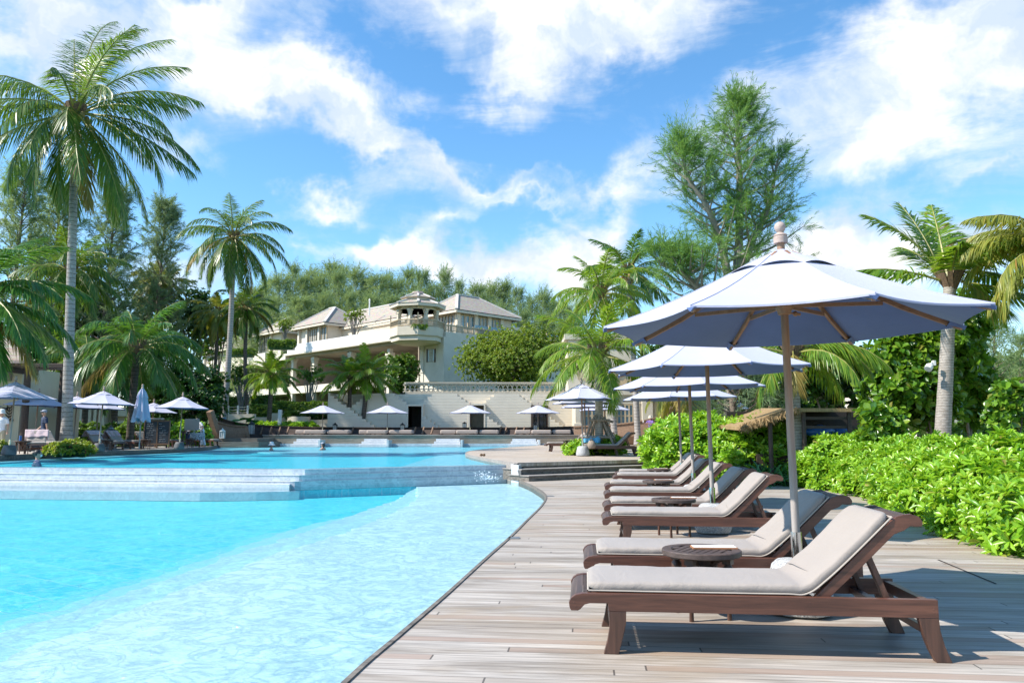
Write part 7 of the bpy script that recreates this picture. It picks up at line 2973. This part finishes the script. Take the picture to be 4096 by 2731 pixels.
b.build("panel", M['wall_shade'], t)

# ---- white garden building far right, thatched boat shed with kayaks
p, q = at(3780, 1700, 60), at(3990, 1560, 60)
t = empty("garden_building", (p.x, 60, -.1), 0, "white two storey garden building far behind the leaning palm", "building")
b = MB()
b.box(0, q.x - p.x, 0, 6, 0, q.z + .1)
b.build("wall", M['wall_white'], t)
b = MB()
b.box(1.9, 3.0, -.03, -.005, 0, at(3850, 1660, 60).z)
b.build("doorway", M['dark_void'], t)
for x in (.2, 3.2):
    b = MB()
    b.box(x, x + .5, -.5, -.004, 0, q.z - 1.2)
    b.build("pillar", M['wall_white'], t)
b = MB()
b.box(-.4, q.x - p.x + .4, -.6, 6.4, q.z + .101, q.z + .4)
b.build("roof", M['wall_cream'], t)
p, q = at(3440, 1620, 40), at(3560, 1560, 40)
t = empty("garden_house", (p.x, 40, -.1), 0, "white house glimpsed through the leaves above the thatched hut", "building")
b = MB()
b.box(0, q.x - p.x, 0, 4, 0, q.z)
b.build("wall", M['wall_white'], t)
b = MB()
for k in range(3):
    b.box(.3 + k * .8, .8 + k * .8, -.02, -.004, 1.6, 2.8)
b.build("window", M['glass_dark'], t)
YH = 19.0
a0, a1 = at(3200, 1632, YH), at(3520, 1632, YH)
l0 = at(2975, 1708, YH)
hut = empty("thatched_shed", (a0.x, YH, -.1), 0, "low thatched open shed with kayaks stored under it", "shed")
MH = Matrix.Translation((-a0.x, -YH, .1))
b = MB()
b.M = MH
vs = [l0, a0, a1, a1 + Vector((0, 3, .1)), a0 + Vector((0, 3, .1)), l0 + Vector((0, 3, .1))]
b.add(vs + [v - Vector((0, 0, .09)) for v in vs], [(0, 1, 4, 5), (1, 2, 3, 4), (11, 10, 7, 6), (10, 9, 8, 7), (0, 6, 7, 1), (1, 7, 8, 2), (0, 5, 11, 6), (2, 8, 9, 3), (3, 9, 10, 4), (4, 10, 11, 5)])
b.build("roof", M['thatch'], hut)
rng_ = np.random.default_rng(77)
Lv = Leaves()
n = 900
t_ = rng_.uniform(0, 1, n)
P = np.array(l0)[None] + np.array(a0 - l0)[None] * t_[:, None]
P += np.stack([rng_.normal(0, .02, n), rng_.uniform(-.08, .5, n), rng_.uniform(-.02, .07, n)], 1)
P = P - np.array([a0.x, YH, -.1])[None]
D = unit(np.stack([rng_.normal(-.15, .25, n), rng_.normal(-.35, .3, n), rng_.normal(-.8, .25, n)], 1))
Lv.strips(P, D, unit(np.cross(D, rng_.normal(size=(n, 3)))), rng_.uniform(.10, .24, n), .022, .05)
Lv.build("thatch_fringe", M['thatch'], hut)
for px in (3215, 3398, 3080):
    c = at(px, 1700, YH + .15)
    b = MB()
    b.M = MH
    b.tube([(c.x, YH + .15, -.1), (c.x, YH + .15, (a0.z - .08) if px > 3100 else at(px, 1690, YH).z)], .055, 9)
    b.build("post", M['boat_dark'], hut, smooth=True)
for z in (1640 + 32, 1708):
    c0, c1 = at(3215, z, YH + .2), at(3440, z, YH + .2)
    b = MB()
    b.M = MH
    b.beam(c0, c1, .06, .07)
    b.build("crossbeam", M['boat_dark'], hut)
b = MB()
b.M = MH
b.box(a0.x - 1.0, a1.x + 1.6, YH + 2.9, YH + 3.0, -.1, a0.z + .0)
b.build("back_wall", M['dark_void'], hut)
for i, (x0_, x1_, py, m_, lab) in enumerate(((3225, 3330, 1722, 'kayak_blue', "blue kayak under the left half of the thatched shed"), (3300, 3400, 1726, 'kayak_blue', "blue kayak under the right half of the thatched shed"), (3120, 3200, 1728, 'kayak_yellow', "yellow kayak under the eave of the thatched shed"))):
    p, q = at(x0_, py, YH + .9 + .4 * i), at(x1_, py, YH + .9 + .4 * i)
    b = MB()
    ln = q.x - p.x
    b.lathe([(.002, -ln * .62), (.07, -ln * .5), (.16, -ln * .2), (.18, 0), (.16, ln * .2), (.07, ln * .5), (.002, ln * .62)], 12)
    o = b.build("kayak", M[m_], smooth=True)
    o.rotation_euler = (0, R(88), R(2))
    o.location = ((p.x + q.x) / 2, p.y, p.z - .02)
    tag(o, lab, "kayak", "kayaks in the thatched shed")
b = MB()
b.box(-.9, 2.8, -.25, .9, 0, .85)
o = b.build("boat_rack", M['dark_wood'])
o.location = (a0.x, YH + .9, -.1)
tag(o, "dark wooden rack the kayaks lie on", "rack")
# blue parasols and a sun sail behind the shed
for i, (px, py, Y, w2, h2, m_, lab) in enumerate(((3082, 1682, 40, 75, 48, 'blue_cloth', "right one of two blue parasols behind the thatched shed"), (3025, 1682, 42, 52, 36, 'blue_cloth', "left one of two blue parasols behind the thatched shed"))):
    t = empty("parasol", (at(px, py, Y).x, Y, -.1), 0, lab, "parasol", "blue parasols behind the shed")
    zr_ = at(px, py, Y).z + .1
    rr = w2 * Y / FPX
    hh = h2 * Y / FPX
    b = MB()
    pan = canopy_panel(rr, hh, .02, .04, .03)
    for g_ in pan:
        b.grid([[p + Vector((0, 0, zr_)) for p in r] for r in g_])
    b.build("canopy", M[m_], t, smooth=2)
    b = MB()
    b.tube([(0, 0, 0), (0, 0, zr_ + hh)], .035, 8)
    b.ball((0, 0, zr_ + hh + .06), .09, 8, 6)
    b.build("pole", M['pole_wood'], t, smooth=True)
for i, (pts, lab) in enumerate((([(2926, 1632), (3018, 1632), (2934, 1582)], "pale lavender triangular sun sail behind the shrubs, right of the trunk"), ([(2852, 1634), (2884, 1632), (2884, 1606)], "small pale lavender sun sail left of the casuarina trunk"))):
    v = [at(x, y, 36) for x, y in pts]
    v[1].y += .8
    v[2].y += .4
    b = MB()
    m_ = sum(v, Vector()) / 3 + Vector((0, .1, -.08))
    b.add(v + [m_], [(0, 1, 3), (1, 2, 3), (2, 0, 3)])
    b.add([p + Vector((0, .012, 0)) for p in v] + [m_ + Vector((0, .012, 0))], [(3, 1, 0), (3, 2, 1), (3, 0, 2)])
    tag(b.build("sun_sail", M['sail_cloth']), lab, "sun sail")
# ---------------------------------------------------------------- people and small things
def figure(loc, rz, joints, clothes, hair=None, scale=1.0, label="", extra=None, vox=.014):
    """one continuous body from tapered limbs fused by a voxel remesh; clothes follow it as shells"""
    root = empty("person", loc, rz, label, "person")
    root.scale = (scale,) * 3
    J = joints

    def limb(b, names, rad):
        b.tube(smooth_path([J[k] for k in names], 3), [rad[min(len(rad) - 1, i // 3)] + (rad[min(len(rad) - 1, i // 3 + 1)] - rad[min(len(rad) - 1, i // 3)]) * (i % 3) / 3 for i in range((len(names) - 1) * 3 + 1)], 10)

    def torso(b, g=0.0):
        pe, ch, nk = Vector(J['pelvis']), Vector(J['chest']), Vector(J['neck'])
        for s, rx, ry in ((0, .155, .105), (.25, .142, .098), (.5, .15, .105), (.75, .17, .115), (1.0, .165, .11)):
            b.ball(pe.lerp(ch, s), (rx + g, ry + g, .11), 14, 8)
        b.tube([J['shl'], ch + Vector((0, 0, .05)), J['shr']], [.058 + g, .085 + g, .058 + g], 10)
        b.tube([ch, nk], [.075 + g * .4, .055], 10)
    b = MB()
    if 'knl' in J:
        limb(b, ('hil', 'knl', 'anl'), (.085, .056, .040))
        limb(b, ('hir', 'knr', 'anr'), (.085, .056, .040))
        for s in 'lr':
            a = Vector(J['an' + s])
            b.ball(a + Vector((0, -.075, -.045)), (.042, .13, .036), 10, 6)
    torso(b)
    for s in 'lr':
        limb(b, ('sh' + s, 'el' + s, 'wr' + s), (.050, .040, .027))
        w, e = Vector(J['wr' + s]), Vector(J['el' + s])
        d = (w - e).normalized()
        sd = d.cross(Vector((0, 1, 0)))
        sd = sd.normalized() if sd.length > .1 else Vector((1, 0, 0))
        b.ball(w + d * .045, (.036, .030, .046), 8, 6)
        for k in range(4):
            o = w + d * .08 + sd * (.026 - .017 * k)
            b.tube([o, o + d * .04, o + d * (.07 - .006 * abs(k - 1.4)) + Vector((0, -.012, 0))], [.0105, .010, .008], 6)
        o = w + d * .03 + sd * .035
        b.tube([o, o + d * .03 + sd * .02, o + d * .06 + sd * .022], [.012, .011, .008], 6)
    H = Vector(J['head'])
    b.tube([J['neck'], H + Vector((0, .01, -.08))], [.056, .05], 10)
    f = Vector(J.get('face', (0, -1, 0))).normalized()
    sdv = Vector((-f.y, f.x, 0)).normalized()
    b.ball(H, (.078, .095, .115) if abs(f.y) > .7 else (.095, .078, .115), 14, 10)
    b.ball(H + f * .035 + Vector((0, 0, -.055)), .058, 10, 8)
    b.tube([H + f * .088 + Vector((0, 0, .02)), H + f * .112 + Vector((0, 0, -.022))], [.010, .016], 6)
    for s in (-1, 1):
        b.ball(H + sdv * s * .082 - f * .005 + Vector((0, 0, -.005)), (.016, .02, .03), 8, 6)
    bo = b.build("body", M['skin'], root, smooth=2)
    m = bo.modifiers.new("fuse", 'REMESH')
    m.mode = 'VOXEL'
    m.voxel_size = vox
    m.use_smooth_shade = True
    m = bo.modifiers.new("relax", 'SMOOTH')
    m.factor = .5
    m.iterations = 3
    b = MB()
    for s in (-1, 1):
        b.ball(H + f * .086 + sdv * s * .032 + Vector((0, 0, .018)), .012, 8, 6)
    b.build("eyes", M['hair'], bo)
    b = MB()
    b.tube([H + f * .085 + sdv * -.022 + Vector((0, 0, -.062)), H + f * .094 + Vector((0, 0, -.062)), H + f * .085 + sdv * .022 + Vector((0, 0, -.062))], .007, 6)
    b.build("mouth", M['towel_pink'], bo)
    # clothes
    for (nm, mat) in clothes:
        b = MB()
        if nm == "shirt":
            torso(b, .018)
            for s in 'lr':
                a, e = Vector(J['sh' + s]), Vector(J['el' + s])
                b.tube([a, a.lerp(e, .45), a.lerp(e, .8)], [.072, .066, .064], 10)
            if 'knl' in J:
                b.ball(Vector(J['pelvis']) + Vector((0, 0, -.02)), (.178, .128, .12), 14, 8)
        elif nm in ("shorts", "trousers"):
            b.ball(Vector(J['pelvis']) + Vector((0, 0, -.03)), (.168, .118, .11), 14, 8)
            for s in 'lr':
                h_, k_, a_ = (Vector(J[q + s]) for q in ('hi', 'kn', 'an'))
                if nm == "shorts":
                    b.tube([h_, h_.lerp(k_, .5), h_.lerp(k_, .95)], [.105, .098, .092], 12)
                else:
                    b.tube(smooth_path([h_, k_, a_ + Vector((0, 0, .02))], 3), [.105, .10, .092, .084, .08, .076, .072], 12)
        o = b.build(nm, mat, root, smooth=2)
        m = o.modifiers.new("fuse", 'REMESH')
        m.mode = 'VOXEL'
        m.voxel_size = .016
        m.use_smooth_shade = True
        m = o.modifiers.new("relax", 'SMOOTH')
        m.factor = .5
        m.iterations = 4
    if hair:
        b = MB()
        b.ball(H - f * .022 + Vector((0, 0, .028)), (.092, .100, .105), 14, 10)
        if hair == 'bun':
            b.ball(H - f * .10 + Vector((0, 0, .03)), .05, 10, 6)
        if hair == 'long':
            b.ball(H - f * .055 + Vector((0, 0, -.055)), (.085, .075, .115), 12, 8)
        b.build("hair", M['hair'], root, smooth=True)
    if extra:
        extra(root, H, f, sdv)
    return root


STAND = dict(pelvis=(0, 0, .94), chest=(0, 0, 1.30), neck=(0, -.01, 1.47), head=(0, -.02, 1.62), shl=(-.19, 0, 1.39), shr=(.19, 0, 1.39), ell=(-.25, .02, 1.12), elr=(.25, .02, 1.12), wrl=(-.27, -.06, .87), wrr=(.27, -.06, .87),
             hil=(-.095, 0, .90), hir=(.095, 0, .90), knl=(-.10, -.02, .50), knr=(.10, -.02, .50), anl=(-.10, .02, .09), anr=(.10, .02, .09))


def pose(**k):
    d = dict(STAND)
    d.update(k)
    return d


def cap(mat):
    def f_(root, H, f, sd):
        b = MB()
        b.ball(H + Vector((0, 0, .062)), (.104, .112, .072), 14, 8)
        b.ball(H + f * .10 + Vector((0, 0, .05)), (.078, .075, .016), 12, 6)
        b.build("cap", mat, root, smooth=True)
        b = MB()
        b.tube([H + f * .075 + sd * -.075 + Vector((0, 0, .018)), H + f * .10 + Vector((0, 0, .016)), H + f * .075 + sd * .075 + Vector((0, 0, .018))], .016, 8)
        b.build("sunglasses", M['black_metal'], root, smooth=True)
    return f_


def mask(root, H, f, sd):
    b = MB()
    b.ball(H + f * .062 + Vector((0, 0, -.045)), (.056, .046, .042), 12, 8)
    b.build("face_mask", M['mask_white'], root, smooth=True)


def brim_hat(mat, r=.17):
    def f_(root, H, f, sd):
        b = MB()
        c = H + Vector((0, 0, .045))
        b.lathe([(r, -.055), (r * .9, -.03), (.112, .01), (.110, .07), (.09, .115), (.04, .135), (.001, .137)], 20, c)
        b.build("sun_hat", mat, root, smooth=True)
    return f_


def stand_at(px, py, Y, z):
    return (at(px, py, Y).x, Y, z)


figure(stand_at(170, 1790, 33.5, ZL), R(-42), pose(wrl=(-.34, -.16, .90), ell=(-.30, .05, 1.12), knr=(.11, -.10, .50), anr=(.12, .02, .10), knl=(-.10, .02, .50), anl=(-.10, .14, .12), wrr=(.31, .04, .86)), [("shirt", M['navy']), ("shorts", M['khaki'])], None, 1.03, "man in navy shirt, khaki shorts and flat cap walking on the left deck", cap(M['cap_grey']))
figure(stand_at(218, 1790, 42, ZL), R(60), pose(), [("shirt", M['white_cotton']), ("trousers", M['navy'])], 'long', .98, "person in a grey white shirt and face mask behind the walking man", mask)
figure(stand_at(102, 1790, 44.5, ZL - .45), R(-100), pose(), [("shirt", M['dark_void']), ("trousers", M['navy'])], 'bun', .95, "dark haired person half hidden by the hedge left of the walking man")
figure(stand_at(-2, 1790, 32.5, ZL), R(10), pose(), [("shirt", M['white_cotton']), ("trousers", M['khaki'])], None, 1.0, "person in white with a pale hat cut by the left edge", brim_hat(M['hat_white'], .15))
bend = dict(pelvis=(0, 0, .93), chest=(0, -.10, 1.26), neck=(0, -.20, 1.41), head=(0, -.30, 1.52), shl=(-.18, -.13, 1.35), shr=(.18, -.13, 1.35), ell=(-.33, .02, 1.14), elr=(.33, .02, 1.14), wrl=(-.20, -.04, .99), wrr=(.20, -.04, .99), knl=(-.12, -.06, .50), anl=(-.13, .0, .09), knr=(.10, .06, .50), anr=(.12, .16, .09), face=(0, -.8, -.6))
figure(stand_at(806, 1785, 45.5, ZL), R(-65), pose(**bend), [("shirt", M['white_cotton']), ("trousers", M['white_cotton'])], 'short', 1.02, "staff person in pale uniform bending forward with hands on hips", mask)
figure(stand_at(750, 1785, 47.5, ZL), R(-40), pose(), [("shirt", M['white_cotton']), ("trousers", M['navy'])], 'short', .97, "masked person with black hair standing behind the folded chair back", mask)
# the woman with the phone at the stern of the boat
def phone(root, H, f, sd):
    brim_hat(M['rope'], .15)(root, H, f, sd)
    b = MB()
    b.box(-.40, -.33, -.42, -.41, 1.30, 1.46)
    b.build("phone", M['white_paint'], root)


flower = fabric('flower_print', (.16, .10, .30), .2, .6)
figure(stand_at(2602, 1700, 54.0, .75), R(-35), pose(ell=(-.28, -.18, 1.18), wrl=(-.36, -.36, 1.32), elr=(.22, -.20, 1.18), wrr=(.0, -.38, 1.24)), [("shirt", flower), ("trousers", M['navy'])], 'long', 1.0, "woman in a flowered purple top and straw hat holding up a phone", phone)


def swimmer(px, py, Y, rz, label, hair, extra, arms=None, sink=1.33, shirt=None):
    c = at(px, py, Y)
    j = pose(ell=(-.33, -.10, 1.20), elr=(.33, -.10, 1.20), wrl=(-.30, -.32, 1.22), wrr=(.30, -.32, 1.22))
    if arms:
        j.update(arms)
    for k in ('knl', 'knr', 'anl', 'anr', 'hil', 'hir'):
        j.pop(k)
    j['pelvis'] = (0, 0, 1.02)
    figure((c.x, Y, WU - sink), rz, j, shirt or [], hair, 1.08, label, extra)


swimmer(148, 1838, 24.2, R(120), "dark haired swimmer in a patterned swimsuit at the left of the upper pool", 'bun', mask, sink=1.50, shirt=[("shirt", fabric('patterned_swimsuit', (.10, .12, .20), .2, .8))])
swimmer(1085, 1792, 44.5, R(95), "swimmer in a wide white sun hat with her back turned", 'short', brim_hat(M['hat_white'], .19), sink=1.50)
swimmer(1292, 1790, 46.0, R(-110), "swimmer in a grey cap and sunglasses facing the white hat", 'long', cap(M['cap_grey']), sink=1.50)

# ---- chalkboard, chair, bag, notice, shower, lantern, towels, floodlight, props
c = at(628, 1752, 42.0)
t = empty("chalkboard_sign", (c.x, 42, ZL), R(4), "black two panel chalkboard menu in a wooden frame behind the left loungers", "sign")
for i, (x0_, x1_) in enumerate(((-.66, -.02), (.02, .62))):
    b = MB()
    b.box(x0_, x1_, -.02, .02, .25, 1.42)
    p_ = b.build("panel", M['slate'], t)
    b = MB()
    b.box(x0_ - .05, x0_, -.04, .04, 0, 1.5)
    b.box(x1_ - .0, x1_ + .05, -.04, .04, 0, 1.5)
    b.box(x0_, x1_, -.04, .04, 1.42, 1.5)
    b.box(x0_, x1_, -.04, .04, .18, .25)
    b.build("frame", M['boat_wood'], p_)
    rng_ = random.Random(i)
    b = MB()
    for k in range(9):
        z = 1.28 - k * .118
        x = x0_ + .07 + (.18 if k == 3 else rng_.uniform(0, .05))
        for wd in range(rng_.choice((1, 2, 2))):
            m_ = rng_.randint(5, 10)
            pts = [Vector((x + j * .022, -.024, z + (rng_.uniform(.02, .055) if j % 2 else rng_.uniform(-.012, .006)))) for j in range(m_)]
            if pts[-1].x < x1_ - .03:
                b.tube(pts, .0065, 4)
            x = pts[-1].x + .05
    b.build("chalk_lettering", M['chalk'], p_)
b = MB()
b.box(-.45, .25, -.15, .3, 1.52, 1.62)
b.build("top_cushion", M['daybed'], t, bevel=.04)
c = at(765, 1750, 44.5)
t = empty("folding_chair", (c.x, 44.5, ZL), R(20), "upright dark wooden chair with a taupe seat back beside the staff", "chair")
b = MB()
b.box(-.40, .40, -.05, .05, .95, 1.62)
b.build("backrest", M['daybed'], t, bevel=.03)
b = MB()
b.box(-.60, .62, -.30, .30, .86, .92)
b.build("seat", M['dark_wood'], t)
for x in (-.45, .45):
    for y in (-.22, .22):
        b = MB()
        b.box(x - .03, x + .03, y - .03, y + .03, 0, .859)
        b.build("leg", M['dark_wood'], t)
stripe = NT('striped_bag')
_v = stripe.coord("Object", (1, 1, 1))
_n = stripe.noise(_v, 7, 2, .5, 2.5)
stripe.bsdf(stripe.ramp(stripe.math('FRACT', stripe.math('MULTIPLY', _n, 7)), [(.45, (.62, .64, .68)), (.55, (.02, .025, .04))]), .7)
c = at(790, 1748, 43.5)
t = empty("beach_bag", (c.x, 43.5, ZL + .42), R(10), "dark blue and white striped beach bag on the lounger by the staff", "bag")
b = MB()
b.lathe([(.001, 0), (.30, .0), (.40, .12), (.40, .34), (.33, .40), (.30, .38), (.001, .34)], 16)
for i, v in enumerate(b.v):
    b.v[i] = (v[0], v[1] * .6, v[2])
b.build("pouch", stripe.m, t, smooth=True)
for y in (-.12, .12):
    b = MB()
    b.tube([(-.2, y, .38), (-.15, y, .56), (.0, y, .63), (.15, y, .56), (.2, y, .38)], .02, 6)
    b.build("handle", stripe.m, t, smooth=True)
# notice on the trunk
c = at(891, 1671, 61.3)
t = empty("notice_board", (c.x, 61.3, c.z - .75), 0, "pale blue notice with a dark blue heading fixed to the palm trunk", "sign")
b = MB()
b.box(-.27, .27, 0, .03, 0, 1.0) if False else b.box(-.25, .25, 0, .03, 0, .78)
b.build("board", M['sign_white'], t)
b = MB()
b.box(-.25, .25, -.006, -.001, .66, .78)
b.build("heading", M['sign_blue'], t)
b = MB()
rng_ = random.Random(4)
for k in range(10):
    b.box(-.20, -.20 + rng_.uniform(.22, .4), -.005, -.001, .06 + k * .056, .075 + k * .056)
b.build("lettering", M['grey_metal'], t)
t.scale = (1.08, 1, 1.0)
# shower post
c = at(1118, 1708, 62.2)
t = empty("shower_post", (c.x, 62.2, .9), 0, "square white pool shower post behind the boat", "shower")
hh = at(1118, 1638, 62.2).z - .9
b = MB()
b.box(-.13, .13, -.13, .13, 0, hh)
b.build("post", M['white_paint'], t, bevel=.015)
b = MB()
b.tube([(.13, 0, hh - .16), (.26, -.05, hh - .16), (.38, -.1, hh - .17)], .02, 6)
b.ball((.2, -.03, hh - .16), .04, 8, 6)
b.build("tap", M['steel'], t, smooth=True)
# timber props round the palm on the upper deck
c = at(2395, 1740, 29.3)
t = empty("palm_props", (c.x, 29.3, ZU), 0, "tripod of rough driftwood poles propping up the palm", "props")
for (x0_, y0_, x1_, z1_) in ((-.80, -.4, -.13, 1.52), (-.62, -.15, -.06, 1.42), (.62, -.55, .10, 1.48), (.50, .3, .14, 1.5), (.80, -.1, .2, 1.45), (-.3, .6, -.1, 1.4)):
    b = MB()
    p_, q_ = Vector((x0_, y0_, 0)), Vector((x1_, -.15 if y0_ < 0 else .15, z1_))
    pts = [p_, p_.lerp(q_, .35) + Vector((.02, 0, 0)), p_.lerp(q_, .7) - Vector((.015, 0, 0)), q_]
    b.tube(smooth_path(pts, 3), [.05, .055, .048, .05, .053, .046, .05, .047, .044, .04], 7)
    b.build("pole", M['driftwood'], t, smooth=True)
for (z, x0_, x1_) in ((1.30, -.42, .40), (.66, -.80, .55)):
    b = MB()
    b.tube([(x0_, -.36, z), ((x0_ + x1_) / 2, -.34, z + .02), (x1_, -.35, z)], [.05, .045, .05], 7)
    b.build("crossbar", M['driftwood'], t, smooth=True)
b = MB()
b.tube([(.35, -.4, 1.18), (.35, .3, 1.2)], .045, 7)
b.tube([(.15, -.30, 1.33), (.52, -.25, 1.24)], .05, 7)
b.build("crossbar", M['driftwood'], t, smooth=True)
ya = 29.3 - .37
p_, q_ = Vector((c.x - .62, ya, ZU + .70)), Vector((c.x + .02, ya, ZU + .70))
towel("towel", M['towel_blue'], (p_, q_), .045, "blue towel hung over the crossbar of the palm props", .26, 3)
# towels on the upper deck loungers
lo_ = [o for o in C.objects if o.get("label", "").startswith("towel covered lounger")][0]
bpy.context.view_layer.update()
towel("towel", M['towel_grey'], back_top(lo_, -.30, .30, 46), .26, "dark grey towel over the backrest beside the propped palm", .44, 5)
e = back_top(lo_, -.05, .30, 46)
towel("towel", fabric('towel_rose', (.50, .22, .34), .4), (e[0] + Vector((.16, 0, -.06)), e[1] + Vector((.16, 0, -.06))), .10, "rose pink cloth hung on the backrest beside the propped palm", .16, 6)
b = MB()
rows = []
for i in range(13):
    rows.append([(-.35 + .7 * i / 12, -.16 + .32 * j / 8, .05 + .10 * abs(mnoise.noise((i * .55, j * .7, 3))) + .06 * math.sin(i * 1.3) * math.sin(j * .9)) for j in range(9)])
b.grid(rows)
o = b.build("towel", M['towel_grey'], smooth=2)
mw = Matrix.LocRotScale(lo_.location, lo_.rotation_euler, lo_.scale) @ Vector((.95, -.12, .40))
o.location = mw
tag(o, "crumpled grey towel lying on the seat beside the propped palm", "towel")
# second stone block under the upper deck lounger and a dark planter tub behind it
c = gnd(2433, 1822, ZU)
b = MB()
b.lathe([(.001, 0), (.26, 0), (.30, .08), (.28, .30), (.26, .34), (.001, .34)], 16)
o = b.build("stone_tub", M['granite'], smooth=True)
o.location = (c[0] + .1, c[1] + .75, ZU)
tag(o, "dark rounded stone tub under the lounger on the upper deck", "tub")
# floodlight on the leaning palm
c = at(3722, 1458, 21.75)
t = empty("floodlight", c, 0, "white cylindrical floodlight clamped to the leaning ringed palm", "lamp")
b = MB()
d_ = Vector((-.62, -.35, -.70)).normalized()
b.tube([Vector((0, 0, 0)), d_ * .06, d_ * .19], [.055, .10, .105], 18)
b.tube([d_ * .19, d_ * .192], [.105, .09], 18)
b.build("housing", M['white_paint'], t, smooth=True)
b = MB()
b.beam((0, 0, .01), (.13, .05, .07), .04, .05)
b.box(.10, .16, 0, .12, -.02, .12)
b.build("bracket", M['white_paint'], t)
# floodlight pole and small dark lamp beyond
c = at(2838, 1700, 34)
b = MB()
b.tube([(0, 0, 0), (0, 0, at(2838, 1588, 34).z + .1)], .115, 12)
o = b.build("stone_column", M['wall_white'], smooth=True)
o.location = (c.x, 34, -.1)
tag(o, "round pale column among the shrubs behind the fourth parasol", "column")
# water spilling over the overflow wall
foam = M['foam']
for i, (px, py, lab, n) in enumerate(((1270, 1908, "splash of white water on the overflow wall near its corner", 70), (1945, 1908, "splash of white water on the overflow wall near the pier", 130), (640, 1890, "thin trickle splashing on the left part of the overflow wall", 50))):
    rng_ = random.Random(20 + i)
    b = MB()
    Yw = gnd(px, py, .12)[1]
    for k in range(n):
        x, y = px + rng_.gauss(0, 28), py + rng_.gauss(0, 10)
        q = at(x, y, Yw - .12 - rng_.random() * .12)
        s = rng_.uniform(.004, .011)
        b.ball(q, (s * rng_.uniform(.8, 2.0), s, s * rng_.uniform(.8, 2.2)), 5, 4)
    o = b.build("water_splash", foam, smooth=True)
    tag(o, lab, "splash", None, "stuff")
